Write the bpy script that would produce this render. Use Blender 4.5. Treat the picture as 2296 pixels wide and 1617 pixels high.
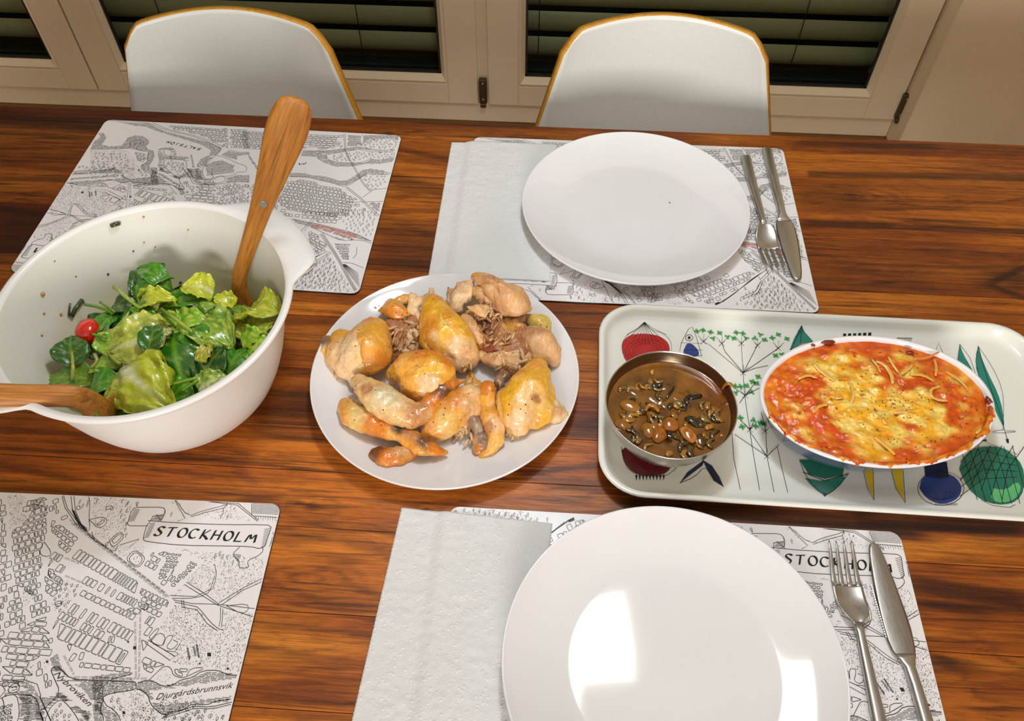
import bpy, bmesh, math, random
from mathutils import Vector, Matrix, noise
PI = math.pi
for o in list(bpy.data.objects): bpy.data.objects.remove(o)
S = bpy.context.scene; COL = S.collection
# ------------------------------------------------------------------ camera, world, lights, exposure
cam = bpy.data.cameras.new('camera'); cam.sensor_width = 36; cam.lens = 1827.2284/2296*36
cam.clip_start = .02; cam.clip_end = 60
co = bpy.data.objects.new('camera', cam); COL.objects.link(co)
co.location = (0, 0, .6754)
co.rotation_euler = (PI/2-.9109, 0, .0625)
S.camera = co
w = bpy.data.worlds.new('night'); S.world = w; w.use_nodes = True
w.node_tree.nodes['Background'].inputs[0].default_value = (.010, .011, .014, 1)
w.node_tree.nodes['Background'].inputs[1].default_value = 1
S.view_settings.view_transform = 'Standard'; S.view_settings.look = 'None'
S.view_settings.gamma = 1; S.view_settings.use_curve_mapping = False
S.view_settings.exposure = 0
def area(name, loc, size, power, col, rot=(0, 0, 0), sy=None, shape='RECTANGLE', spread=PI):
    l = bpy.data.lights.new(name, 'AREA'); l.shape = shape; l.size = size; l.size_y = sy or size
    l.energy = power; l.color = col; l.spread = spread
    o = bpy.data.objects.new(name, l); COL.objects.link(o); o.location = loc; o.rotation_euler = rot
    return o
pl = bpy.data.lights.new('pendant_light', 'POINT'); pl.energy = 13.8; pl.shadow_soft_size = .055; pl.color = (.85, .925, 1)
po = bpy.data.objects.new('pendant_light', pl); COL.objects.link(po); po.location = (.03, .71, .93)
area('pendant_panel', (.08, .53, .85), .22, 1.1, (1, .98, .95), sy=.16)
area('wall_fill_light', (.1, -2.45, .84), .9, 68, (1, .955, .90), rot=(math.radians(83), 0, 0))  # unseen fill light added behind the camera to lift walls and chair backs
# ------------------------------------------------------------------ helpers
def tag(o, label=None, cat=None, group=None, kind=None):
    if label: o['label'] = label
    if cat: o['category'] = cat
    if group: o['group'] = group
    if kind: o['kind'] = kind
    return o
def empty(name, loc, label, cat, group=None, rz=0):
    o = bpy.data.objects.new(name, None); COL.objects.link(o); o.location = loc; o.rotation_euler.z = rz
    o.empty_display_size = .02
    return tag(o, label, cat, group)
def mesh(name, V, F, mats, parent=None, smooth=False, fm=None, cols=None, loc=None):
    m = bpy.data.meshes.new(name); m.from_pydata([tuple(v) for v in V], [], F)
    for k in (mats if isinstance(mats, (list, tuple)) else [mats]): m.materials.append(k)
    if fm: m.polygons.foreach_set('material_index', fm)
    if smooth: m.polygons.foreach_set('use_smooth', [True]*len(m.polygons))
    if cols:
        a = m.color_attributes.new('Col', 'FLOAT_COLOR', 'POINT')
        flat = []
        for c in cols: flat += [c[0], c[1], c[2], 1]
        a.data.foreach_set('color', flat)
    m.update()
    o = bpy.data.objects.new(name, m); COL.objects.link(o)
    if parent: o.parent = parent
    if loc: o.location = loc
    return o
def recenter(o):
    vs = o.data.vertices; n = len(vs)
    c = Vector((sum(v.co.x for v in vs)/n, sum(v.co.y for v in vs)/n, min(v.co.z for v in vs)))
    o.data.transform(Matrix.Translation(-c)); o.location = Vector(o.location)+c
    return o
def box(V, F, x0, x1, y0, y1, z0, z1, c=0.0):
    b = len(V)
    if c <= 0:
        V += [(x, y, z) for z in (z0, z1) for y in (y0, y1) for x in (x0, x1)]
        F += [tuple(b+i for i in f) for f in ((0, 2, 3, 1), (4, 5, 7, 6), (0, 1, 5, 4), (2, 6, 7, 3), (0, 4, 6, 2), (1, 3, 7, 5))]
    else:                                                   # all edges chamfered by c
        bm = bmesh.new(); bmesh.ops.create_cube(bm, size=1)
        for v in bm.verts: v.co = Vector(((x0+x1)/2+v.co.x*(x1-x0), (y0+y1)/2+v.co.y*(y1-y0), (z0+z1)/2+v.co.z*(z1-z0)))
        bmesh.ops.bevel(bm, geom=bm.edges[:], offset=c, segments=2, affect='EDGES', profile=.5)
        bm.verts.index_update()
        V += [tuple(v.co) for v in bm.verts]; F += [tuple(b+v.index for v in f.verts) for f in bm.faces]; bm.free()
def boxo(name, b, mat, parent=None, c=0.0, smooth=False):
    V, F = [], []; box(V, F, *b, c); return mesh(name, V, F, mat, parent, smooth)
def lathe(name, prof, mat, parent=None, n=96, fr=None, loc=None, cols=None, sx=1, sy=1, caps=True):
    V, F, C = [], [], []
    for i, p in enumerate(prof):
        for j in range(n):
            t = 2*PI*j/n; r = p[0]; z = p[1]
            if fr and len(p) > 2: r, z = fr(t, *p)
            V.append((r*math.cos(t)*sx, r*math.sin(t)*sy, z))
    for i in range(len(prof)-1):
        for j in range(n):
            k = (j+1) % n; F.append((i*n+j, i*n+k, (i+1)*n+k, (i+1)*n+j))
    for i, rev in ((0, True), (len(prof)-1, False)):
        if caps and prof[i][0] > 1e-5:
            f = tuple(i*n+j for j in range(n)); F.append(f[::-1] if rev else f)
    if cols: C = [cols(v) for v in V]
    return mesh(name, V, F, mat, parent, True, cols=C or None, loc=loc)
def loft(V, F, secs, n=12, p=2.6, caps=(1, 1)):
    """secs: (centre, halfwidth, halfthick, side vector, up vector)"""
    b = len(V)
    for c, a, h, s, u in secs:
        for j in range(n):
            t = 2*PI*j/n; ct, st = math.cos(t), math.sin(t)
            x = math.copysign(abs(ct)**(2/p), ct)*a; y = math.copysign(abs(st)**(2/p), st)*h
            V.append(tuple(Vector(c)+Vector(s)*x+Vector(u)*y))
    m = len(secs)
    for i in range(m-1):
        for j in range(n):
            k = (j+1) % n; F.append((b+i*n+j, b+i*n+k, b+(i+1)*n+k, b+(i+1)*n+j))
    if caps[0]: F.append(tuple(b+j for j in range(n))[::-1])
    if caps[1]: F.append(tuple(b+(m-1)*n+j for j in range(n)))
def tube(V, F, pts, r, n=6):
    pts = [Vector(p) for p in pts]; secs = []
    for i, p in enumerate(pts):
        d = (pts[min(i+1, len(pts)-1)]-pts[max(i-1, 0)]).normalized()
        s = d.cross(Vector((0, 0, 1)))
        if s.length < .01: s = Vector((1, 0, 0))
        s.normalize(); u = s.cross(d); rr = r[i] if isinstance(r, (list, tuple)) else r
        secs.append((p, rr, rr, s, u))
    loft(V, F, secs, n, 2)
def smoothpts(P, it=2):
    for _ in range(it):
        Q = [P[0]]
        for a, b in zip(P, P[1:]):
            Q += [tuple(a[i]*.75+b[i]*.25 for i in range(len(a))), tuple(a[i]*.25+b[i]*.75 for i in range(len(a)))]
        P = Q+[P[-1]]
    return P
def inpoly(x, y, P):
    c = False; n = len(P); j = n-1
    for i in range(n):
        xi, yi = P[i]; xj, yj = P[j]
        if (yi > y) != (yj > y) and x < (xj-xi)*(y-yi)/(yj-yi)+xi: c = not c
        j = i
    return c
def srgb(r, g, b):
    f = lambda c: (c/255/12.92 if c/255 <= .04045 else ((c/255+.055)/1.055)**2.4)
    return (f(r), f(g), f(b))
def lerp(a, b, t): return tuple(a[i]+(b[i]-a[i])*t for i in range(3))
def sst(a, b, x):
    t = max(0, min(1, (x-a)/(b-a))); return t*t*(3-2*t)
# ------------------------------------------------------------------ materials
class N:
    def __init__(s, name):
        s.m = bpy.data.materials.new(name); s.m.use_nodes = True; s.t = s.m.node_tree; s.b = s.t.nodes['Principled BSDF']
        s.c = None
    def n(s, ty, **kw):
        nd = s.t.nodes.new(ty)
        for k, v in kw.items():
            if k.startswith('i_'):
                k = k[2:]; k = int(k) if k.isdigit() else k.replace('_', ' ')
                if isinstance(v, bpy.types.NodeSocket): s.t.links.new(v, nd.inputs[k])
                else: nd.inputs[k].default_value = v
            else: setattr(nd, k, v)
        return nd
    def l(s, a, b): s.t.links.new(a, b)
    def co(s, sc=(1, 1, 1), kind='Object', loc=(0, 0, 0)):
        tc = s.n('ShaderNodeTexCoord'); mp = s.n('ShaderNodeMapping'); s.l(tc.outputs[kind], mp.inputs[0])
        mp.inputs['Scale'].default_value = sc; mp.inputs['Location'].default_value = loc
        return mp.outputs[0]
    def noise(s, v, scale, det=4, rough=.5, dist=0):
        return s.n('ShaderNodeTexNoise', i_Vector=v, i_Scale=scale, i_Detail=det, i_Roughness=rough, i_Distortion=dist).outputs[0]
    def ramp(s, f, stops, interp='LINEAR'):
        r = s.n('ShaderNodeValToRGB'); s.l(f, r.inputs[0]); r.color_ramp.interpolation = interp
        e = r.color_ramp.elements
        while len(e) < len(stops): e.new(.5)
        for k, (p, c) in enumerate(stops):
            e[k].position = p; e[k].color = (*c, 1) if isinstance(c, tuple) else (c, c, c, 1)
        return r.outputs[0]
    def mix(s, f, a, b, mode='MIX'):
        m = s.n('ShaderNodeMix', data_type='RGBA', blend_type=mode)
        for i, v in ((0, f), (6, a), (7, b)):
            if isinstance(v, bpy.types.NodeSocket): s.l(v, m.inputs[i])
            else: m.inputs[i].default_value = (*v, 1) if isinstance(v, tuple) else v
        return m.outputs[2]
    def math(s, op, a, b=0.0, clamp=False):
        m = s.n('ShaderNodeMath', operation=op, use_clamp=clamp)
        for i, v in ((0, a), (1, b)):
            if isinstance(v, bpy.types.NodeSocket): s.l(v, m.inputs[i])
            else: m.inputs[i].default_value = v
        return m.outputs[0]
    def bump(s, h, st=.3, d=.001):
        b = s.n('ShaderNodeBump', i_Height=h, i_Strength=st, i_Distance=d); s.l(b.outputs[0], s.b.inputs['Normal'])
    def set(s, col=None, **kw):
        if col is not None:
            if isinstance(col, bpy.types.NodeSocket): s.l(col, s.b.inputs['Base Color'])
            else: s.b.inputs['Base Color'].default_value = (*col, 1)
        for k, v in kw.items():
            k = k.replace('_', ' ')
            if isinstance(v, bpy.types.NodeSocket): s.l(v, s.b.inputs[k])
            else: s.b.inputs[k].default_value = v
        return s.m
def plain(name, col, rough=.5, metal=0, bump=0, bs=200, **kw):
    s = N(name); v = s.co(); n = s.noise(v, bs, 3)
    c = s.mix(.12, col, s.ramp(n, [(.3, lerp(col, (0, 0, 0), .25)), (.7, lerp(col, (1, 1, 1), .12))]))
    s.set(c, Roughness=rough, Metallic=metal, **kw)
    if bump: s.bump(n, bump, .0006)
    return s.m
# table wood
def wood_top():
    s = N('sheesham_wood'); v = s.co((1, 1, 1))
    oi = s.n('ShaderNodeObjectInfo')
    off = s.n('ShaderNodeVectorMath', operation='SCALE'); off.inputs[0].default_value = (13.1, 7.7, 0); s.l(oi.outputs['Random'], off.inputs['Scale'])
    ad = s.n('ShaderNodeVectorMath', operation='ADD'); s.l(v, ad.inputs[0]); s.l(off.outputs[0], ad.inputs[1])
    def st(sc):
        mp = s.n('ShaderNodeMapping'); s.l(ad.outputs[0], mp.inputs[0]); mp.inputs['Scale'].default_value = sc; return mp.outputs[0]
    big = s.noise(st((1.6, 14, 1)), 1.6, 5, .55, .8)
    mid = s.noise(st((3, 60, 1)), 1.7, 5, .6, 1.2)
    fine = s.noise(st((22, 420, 1)), 1.3, 4, .65, .3)
    fig = s.noise(st((9, 30, 1)), 2.2, 4, .5, 2.0)
    a = s.n('ShaderNodeAttribute', attribute_name='Col')
    sp = s.n('ShaderNodeSeparateColor'); s.l(a.outputs['Color'], sp.inputs[0])
    dark = sp.outputs[0]; tone = sp.outputs[1]
    base = s.ramp(big, [(.28, srgb(138, 66, 16)), (.45, srgb(178, 94, 22)), (.58, srgb(204, 116, 30)), (.76, srgb(224, 140, 44))])
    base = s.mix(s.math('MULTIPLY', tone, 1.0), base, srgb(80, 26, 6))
    m1 = s.ramp(mid, [(.36, .45), (.47, 1.0), (.6, 1.0), (.78, 1.16)])
    base = s.mix(1.0, base, m1, 'MULTIPLY')
    f2 = s.ramp(fig, [(.3, .8), (.6, 1.06)])
    base = s.mix(1.0, base, f2, 'MULTIPLY')
    f1 = s.ramp(fine, [(.32, .62), (.5, 1.0), (.72, 1.22)])
    base = s.mix(.8, base, f1, 'MULTIPLY')
    ln = s.noise(st((2.2, 150, 1)), 1.5, 3, .55, .5)
    base = s.mix(.75, base, s.ramp(ln, [(.50, 1.0), (.56, .62), (.59, .55), (.64, 1.0)]), 'MULTIPLY')
    po = s.noise(st((60, 900, 1)), 1.0, 2, .5)
    base = s.mix(.6, base, s.ramp(po, [(.30, .45), (.38, 1.0), (.66, 1.0), (.76, 1.3)]), 'MULTIPLY')
    d2 = s.math('MULTIPLY', dark, s.ramp(mid, [(.3, 1.0), (.55, .92), (.75, .62)]), True)
    base = s.mix(d2, base, srgb(32, 11, 5))
    s.set(base, Roughness=s.ramp(fine, [(.3, .5), (.7, .36)]), Specular_IOR_Level=.35)
    s.bump(s.math('ADD', fine, s.math('MULTIPLY', mid, .5)), .25, .0006)
    return s.m
def wood_util(name, c1, c2, sc=(60, 6, 60), rough=.5, axis=None):
    s = N(name); v = s.co(sc); n = s.noise(v, 3, 6, .6, 1.0); n2 = s.noise(s.co(tuple(k*6 for k in sc)), 3, 4, .6)
    c = s.ramp(n, [(.3, c1), (.5, lerp(c1, c2, .6)), (.7, c2)])
    c = s.mix(.7, c, s.ramp(n2, [(.3, .7), (.6, 1.05)]), 'MULTIPLY')
    s.set(c, Roughness=rough); s.bump(n2, .2, .0006); return s.m
def food(name, rough=.3, sss=.15, specks=0, spk=srgb(50, 28, 12), bs=260, bump=.3, coat=.3, fib=None, var=.25):
    s = N(name); a = s.n('ShaderNodeAttribute', attribute_name='Col').outputs['Color']; v = s.co()
    if fib: vv = s.co(fib); n = s.noise(vv, 1, 5, .6, .6)
    else: n = s.noise(v, bs, 4, .55)
    c = s.mix(1, a, s.ramp(n, [(.25, 1-var), (.75, 1+var*.6)]), 'MULTIPLY')
    if specks:
        vo = s.n('ShaderNodeTexVoronoi', i_Vector=v, i_Scale=specks); vo.inputs['Randomness'].default_value = 1
        cs = s.n('ShaderNodeSeparateColor'); s.l(vo.outputs['Color'], cs.inputs[0])
        k = s.math('MULTIPLY', s.math('LESS_THAN', vo.outputs['Distance'], .16), s.math('GREATER_THAN', cs.outputs[0], .70))
        c = s.mix(s.math('MULTIPLY', k, .85), c, spk)
    s.set(c, Roughness=rough, Subsurface_Weight=sss, Subsurface_Scale=.006, Coat_Weight=coat, Coat_Roughness=.12)
    s.b.inputs['Subsurface Radius'].default_value = (1, .5, .25)
    s.bump(n, bump, .0012); return s.m
M = {}
M['wood'] = wood_top()
M['chairwhite'] = plain('white_laminate', (.77, .80, .765), .38)
M['ply'] = wood_util('plywood_edge', srgb(190, 130, 30), srgb(225, 165, 60), (8, 8, 300))
M['beech'] = wood_util('beech_leg', srgb(190, 140, 80), srgb(215, 170, 110), (40, 40, 6))
M['frame'] = plain('painted_window_frame', srgb(245, 226, 194), .45, bs=60)
M['wall'] = plain('wall_plaster', srgb(240, 220, 186), .85, bump=.15, bs=300)
M['ceil'] = plain('ceiling_paint', (.75, .72, .66), .9)
M['floor'] = wood_util('parquet', srgb(96, 66, 24), srgb(140, 98, 44), (3, 40, 3), .45)
M['gasket'] = plain('black_gasket', (.012, .014, .014), .5)
M['slat'] = plain('blind_slat_metal', srgb(184, 176, 132), .4, .1, bs=40)
M['rail'] = plain('blind_rail_metal', srgb(62, 68, 60), .45, .5)
M['cord'] = plain('blind_cord', srgb(24, 24, 18), .8)
M['hinge'] = plain('hinge_metal', srgb(92, 76, 52), .4, .7)
s = N('window_glass')
tr = s.n('ShaderNodeBsdfTransparent'); tr.inputs[0].default_value = (.82, .86, .84, 1)
gl = s.n('ShaderNodeBsdfGlossy', i_Roughness=.02); lw = s.n('ShaderNodeLayerWeight', i_Blend=.12)
mx = s.n('ShaderNodeMixShader'); s.l(s.math('MULTIPLY', lw.outputs['Fresnel'], .6), mx.inputs[0]); s.l(tr.outputs[0], mx.inputs[1]); s.l(gl.outputs[0], mx.inputs[2])
s.l(mx.outputs[0], s.t.nodes['Material Output'].inputs[0]); M['glass'] = s.m
M['porcelain'] = plain('white_porcelain', (.76, .76, .775), .08, bs=20, Coat_Weight=.3)
M['traywhite'] = plain('glazed_tray', srgb(228, 230, 222), .16, bs=15, Coat_Weight=.3)
M['mat'] = plain('placemat_melamine', (.80, .785, .79), .3)
M['matedge'] = plain('placemat_board_edge', srgb(40, 30, 26), .7)
M['ink'] = plain('black_ink', (.012, .011, .013), .45)
M['pink'] = plain('pink_ink', srgb(226, 168, 160), .5)
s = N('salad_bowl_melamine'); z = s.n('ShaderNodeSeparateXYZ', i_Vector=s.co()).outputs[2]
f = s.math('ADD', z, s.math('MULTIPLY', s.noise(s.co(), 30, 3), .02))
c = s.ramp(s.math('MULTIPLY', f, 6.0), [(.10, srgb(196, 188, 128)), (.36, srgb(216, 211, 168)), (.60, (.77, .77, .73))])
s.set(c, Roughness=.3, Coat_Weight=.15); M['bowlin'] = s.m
M['bowl'] = plain('white_melamine', (.79, .78, .76), .32, bs=20)
s = N('paper_towel'); v = s.co(); n = s.noise(v, 700, 3, .6); vo = s.n('ShaderNodeTexVoronoi', i_Vector=v, i_Scale=210)
d = s.ramp(vo.outputs['Distance'], [(.12, 1.0), (.3, 0.0)])
s.set(s.mix(s.math('MULTIPLY', d, .35), (.70, .71, .71), (.86, .86, .86)), Roughness=.95)
s.bump(s.math('ADD', n, s.math('MULTIPLY', d, .8)), .5, .0008); M['paper'] = s.m
def steel(name, rough, col, sc):
    s = N(name); n = s.noise(s.co(sc), 1, 3, .6)
    s.set(s.ramp(n, [(.3, lerp(col, (0, 0, 0), .08)), (.7, col)]), Metallic=1, Roughness=s.ramp(n, [(.3, rough*.85), (.7, rough*1.15)])); return s.m
M['steel'] = steel('brushed_steel', .36, (.52, .505, .475), (900, 60, 900))
M['potsteel'] = steel('pot_steel', .24, (.66, .64, .61), (40, 40, 900))
M['potinner'] = steel('dark_reflection_pot_interior', .30, (.26, .19, .13), (40, 40, 900))  # inner wall: reflection of the dark room put into the steel colour
M['server'] = wood_util('server_wood', srgb(138, 80, 24), srgb(192, 124, 48), (1, 1, 1))
s = M['server']
s = N('oak_server'); v = s.co((130, 9, 130)); n = s.noise(v, 1.6, 6, .6, .9); n2 = s.noise(s.co((700, 30, 700)), 1.2, 3)
c = s.ramp(n, [(.3, srgb(132, 78, 18)), (.5, srgb(170, 108, 34)), (.72, srgb(190, 130, 54))])
c = s.mix(.7, c, s.ramp(n2, [(.34, .72), (.55, 1.05)]), 'MULTIPLY'); s.set(c, Roughness=.5); s.bump(n2, .25, .0006); M['server'] = s.m
M['navyglaze'] = plain('blue_grey_glaze', srgb(74, 86, 112), .2, bs=60, Coat_Weight=.4)
M['whiteglaze'] = plain('white_glaze', (.78, .78, .80), .12)
M['leaf'] = food('spinach_skin', .22, .05, bs=420, bump=.35, coat=.5, var=.3)
M['lettuce'] = food('lettuce_skin', .26, .12, bs=240, bump=.6, coat=.45, var=.22)
M['tomato'] = food('tomato_skin', .12, .1, bs=60, bump=.02, coat=.6, var=.08)
M['skin'] = food('roast_chicken_skin', .3, .1, specks=190, bs=300, bump=.9, coat=.45, var=.2)
M['flesh'] = food('cooked_chicken_flesh', .42, .12, bs=200, bump=1.0, coat=.15, fib=(320, 90, 320), var=.2)
M['bone'] = food('bone_and_gristle', .35, .15, bs=300, bump=.4, coat=.3)
M['crust'] = food('baked_cheese_crust', .34, .0, specks=210, spk=srgb(60, 34, 20), bs=170, bump=.4, coat=.16, var=.24)
M['strand'] = food('melted_cheese', .24, .2, bs=200, bump=.2, coat=.5, var=.1)
M['broth'] = food('brown_broth', .06, .0, bs=70, bump=.02, coat=.8, var=.3)
M['onion'] = food('stewed_vegetable', .12, .1, bs=150, bump=.3, coat=.8, var=.3)
M['speck'] = plain('pepper_and_herb', srgb(44, 40, 16), .5)
M['seed'] = plain('mustard_seed', srgb(196, 140, 60), .4)
M['rivet'] = plain('rivet_steel', (.42, .42, .44), .35, .8)
for k, c in dict(R=(176, 24, 30), B=(34, 62, 132), N=(18, 32, 62), T=(24, 124, 110), G=(26, 112, 88), L=(96, 190, 120), Y=(222, 190, 30), K=(16, 16, 18), W=(96, 12, 26), C=(70, 196, 92)).items():
    M['p'+k] = plain('tray_paint_'+{'R': 'red', 'B': 'blue', 'N': 'navy', 'T': 'teal', 'G': 'green', 'L': 'light_green', 'Y': 'yellow', 'K': 'black', 'W': 'wine', 'C': 'clover'}[k], srgb(*c), .2, bs=90)
# ------------------------------------------------------------------ room (table top is z = 0, floor is z = -0.75)
FZ = -.75
def struct(o): o['kind'] = 'structure'; return o
struct(boxo('floor', (-3.2, 3.0, -2.6, 2.4, FZ-.05, FZ), M['floor']))
struct(boxo('ceiling', (-3.2, 3.0, -2.6, 2.4, 1.75, 1.8), M['ceil']))
struct(boxo('wall_left', (-3.25, -3.2, -2.6, 2.4, FZ, 1.75), M['wall']))
struct(boxo('wall_right', (3.0, 3.05, -2.6, 2.4, FZ, 1.75), M['wall']))
struct(boxo('wall_front', (-3.2, 3.0, -2.65, -2.6, FZ, 1.75), M['wall']))
V, F = [], []
box(V, F, .932, 3.0, 1.885, 2.25, FZ, 1.75); box(V, F, -3.2, .932, 1.885, 2.25, 1.45, 1.75); box(V, F, -3.2, -2.45, 1.885, 2.25, FZ, 1.45)
struct(mesh('wall_back', V, F, M['wall']))
V, F = [], []                                            # plaster reveal lip beside the window
box(V, F, .9318, .9345, 1.882, 1.886, FZ, 1.45, .001)
struct(mesh('trim_1', V, F, M['wall']))
# fixed outer frame
V, F = [], []
for b in ((-2.45, .931, 1.965, 2.03, FZ, FZ+.11), (-2.45, .931, 1.965, 2.03, 1.38, 1.45), (.900, .931, 1.966, 2.03, FZ+.108, 1.381), (-.235, -.165, 1.962, 2.029, FZ+.108, 1.381)):
    box(V, F, *b, .003)
struct(mesh('trim_2', V, F, M['frame']))
def sash(n, x0, x1):
    zb, zt = FZ+.066, 1.40; y0, y1 = 1.95, 2.0; W = .082
    gx0, gx1, gz0, gz1 = x0+W+.018, x1-W-.018, zb+.085, zt-.085
    V, F = [], []
    bx0, bx1, bz0, bz1 = x0+W, x1-W, zb+.062, zt-.062
    for b in ((x0, bx0, y0, y1, zb, zt), (bx1, x1, y0, y1, zb, zt), (bx0, bx1, y0, y1, zb, bz0), (bx0, bx1, y0, y1, bz1, zt)): box(V, F, *b, .0025)
    fr = struct(mesh('window_%d' % n, V, F, M['frame']))
    V, F = [], []                                        # glazing bead, sloping towards the pane
    o = [(bx0, bz0), (bx1, bz0), (bx1, bz1), (bx0, bz1)]; i = [(gx0, gz0), (gx1, gz0), (gx1, gz1), (gx0, gz1)]
    for P, y in ((o, y0+.003), (o, y0+.0005), ([(a+(c-a)*.35, b+(d-b)*.35) for (a, b), (c, d) in zip(o, i)], y0-.002), (i, y0+.016), (i, y0+.03)):
        V += [(p[0], y, p[1]) for p in P]
    for r in range(4):
        for k in range(4): F.append((r*4+k, r*4+(k+1) % 4, r*4+4+(k+1) % 4, r*4+4+k))
    mesh('glazing_bead', V, F, M['frame'], fr)
    V, F = [], []
    for b in ((gx0, gx0+.005, y0+.014, y0+.022, gz0, gz1), (gx1-.005, gx1, y0+.014, y0+.022, gz0, gz1), (gx0, gx1, y0+.014, y0+.022, gz0, gz0+.005), (gx0, gx1, y0+.014, y0+.022, gz1-.005, gz1)): box(V, F, *b)
    mesh('gasket', V, F, M['gasket'], fr)
    V, F = [], []; box(V, F, gx0, gx1, y0+.020, y0+.024, gz0, gz1); mesh('pane', V, F, M['glass'], fr)
    return fr
W1 = sash(1, -2.43, -1.303); W2 = sash(2, -1.297, -.216); W3 = sash(3, -.187, .925)
def hinge(x, parent):
    V, F = [], []; box(V, F, x-.011, x+.011, 1.937, 1.952, FZ+.078, FZ+.152, .003); box(V, F, x-.008, x+.008, 1.933, 1.945, FZ+.066, FZ+.080, .003)
    h = mesh('hinge', V, F, M['hinge'], parent)
    V, F = [], []; box(V, F, x-.003, x+.003, 1.9355, 1.938, FZ+.088, FZ+.094, .001); box(V, F, x-.003, x+.003, 1.9355, 1.938, FZ+.138, FZ+.144, .001)
    mesh('screw', V, F, M['rivet'], h)
hinge(-.201, W2); hinge(.931, W3)
# exterior venetian blinds behind the panes
def blind(x0, x1, label, cords):
    t = empty('venetian_blind', ((x0+x1)/2, 2.08, FZ+.07), label, 'blind', 'blinds outside the windows')
    V, F = [], []; n = 8
    cx = (x1-x0)/2
    for j in range(n+1):
        u = j/n-.5; z = u*.064; y = -.014+.06*u*u*4*.25-u*.012
        V += [(-cx, y, z), (cx, y, z), (-cx, y+.001, z-.0004), (cx, y+.001, z-.0004)]
    for j in range(n):
        a = j*4; b = a+4
        F += [(a, a+1, b+1, b), (a+2, b+2, b+3, a+3)]
    m = None
    k = 0; z = .102
    while z < 1.95:
        if m is None:
            o = mesh('slat', V, F, M['slat'], t, True); m = o.data
        else:
            o = bpy.data.objects.new('slat', m); COL.objects.link(o); o.parent = t
        o.location = (0, 0, z); z += .0735
    V, F = [], []; box(V, F, -cx, cx, -.03, .012, .026, .048, .003); box(V, F, -cx, cx, -.022, .02, .008, .022, .003)
    mesh('bottom_rail', V, F, M['rail'], t)
    for c in cords:
        V, F = [], []; tube(V, F, [(c-(x0+x1)/2, -.0185, .03), (c-(x0+x1)/2, -.0185, 1.9)], .0012, 6); mesh('cord', V, F, M['cord'], t)
blind(-2.4, -1.31, 'dark venetian blind behind the window pane at the far left edge', (-1.6,))
blind(-1.29, -.25, 'dark venetian blind behind the pane of the window with the first white chair', (-1.1, -.55))
blind(-.16, .90, 'olive venetian blind behind the right window, beyond the second white chair', (-.056, .64))
V, F = [], []; box(V, F, -3.2, 3.0, 2.36, 2.4, FZ, 1.75); struct(mesh('wall_outside', V, F, plain('night_facade', (.02, .022, .022), .9)))
V, F = [], []; box(V, F, .90, .93, 2.03, 2.12, FZ, 1.45); box(V, F, -.205, -.185, 2.03, 2.12, FZ, 1.45); struct(mesh('trim_3', V, F, M['gasket']))
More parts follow.
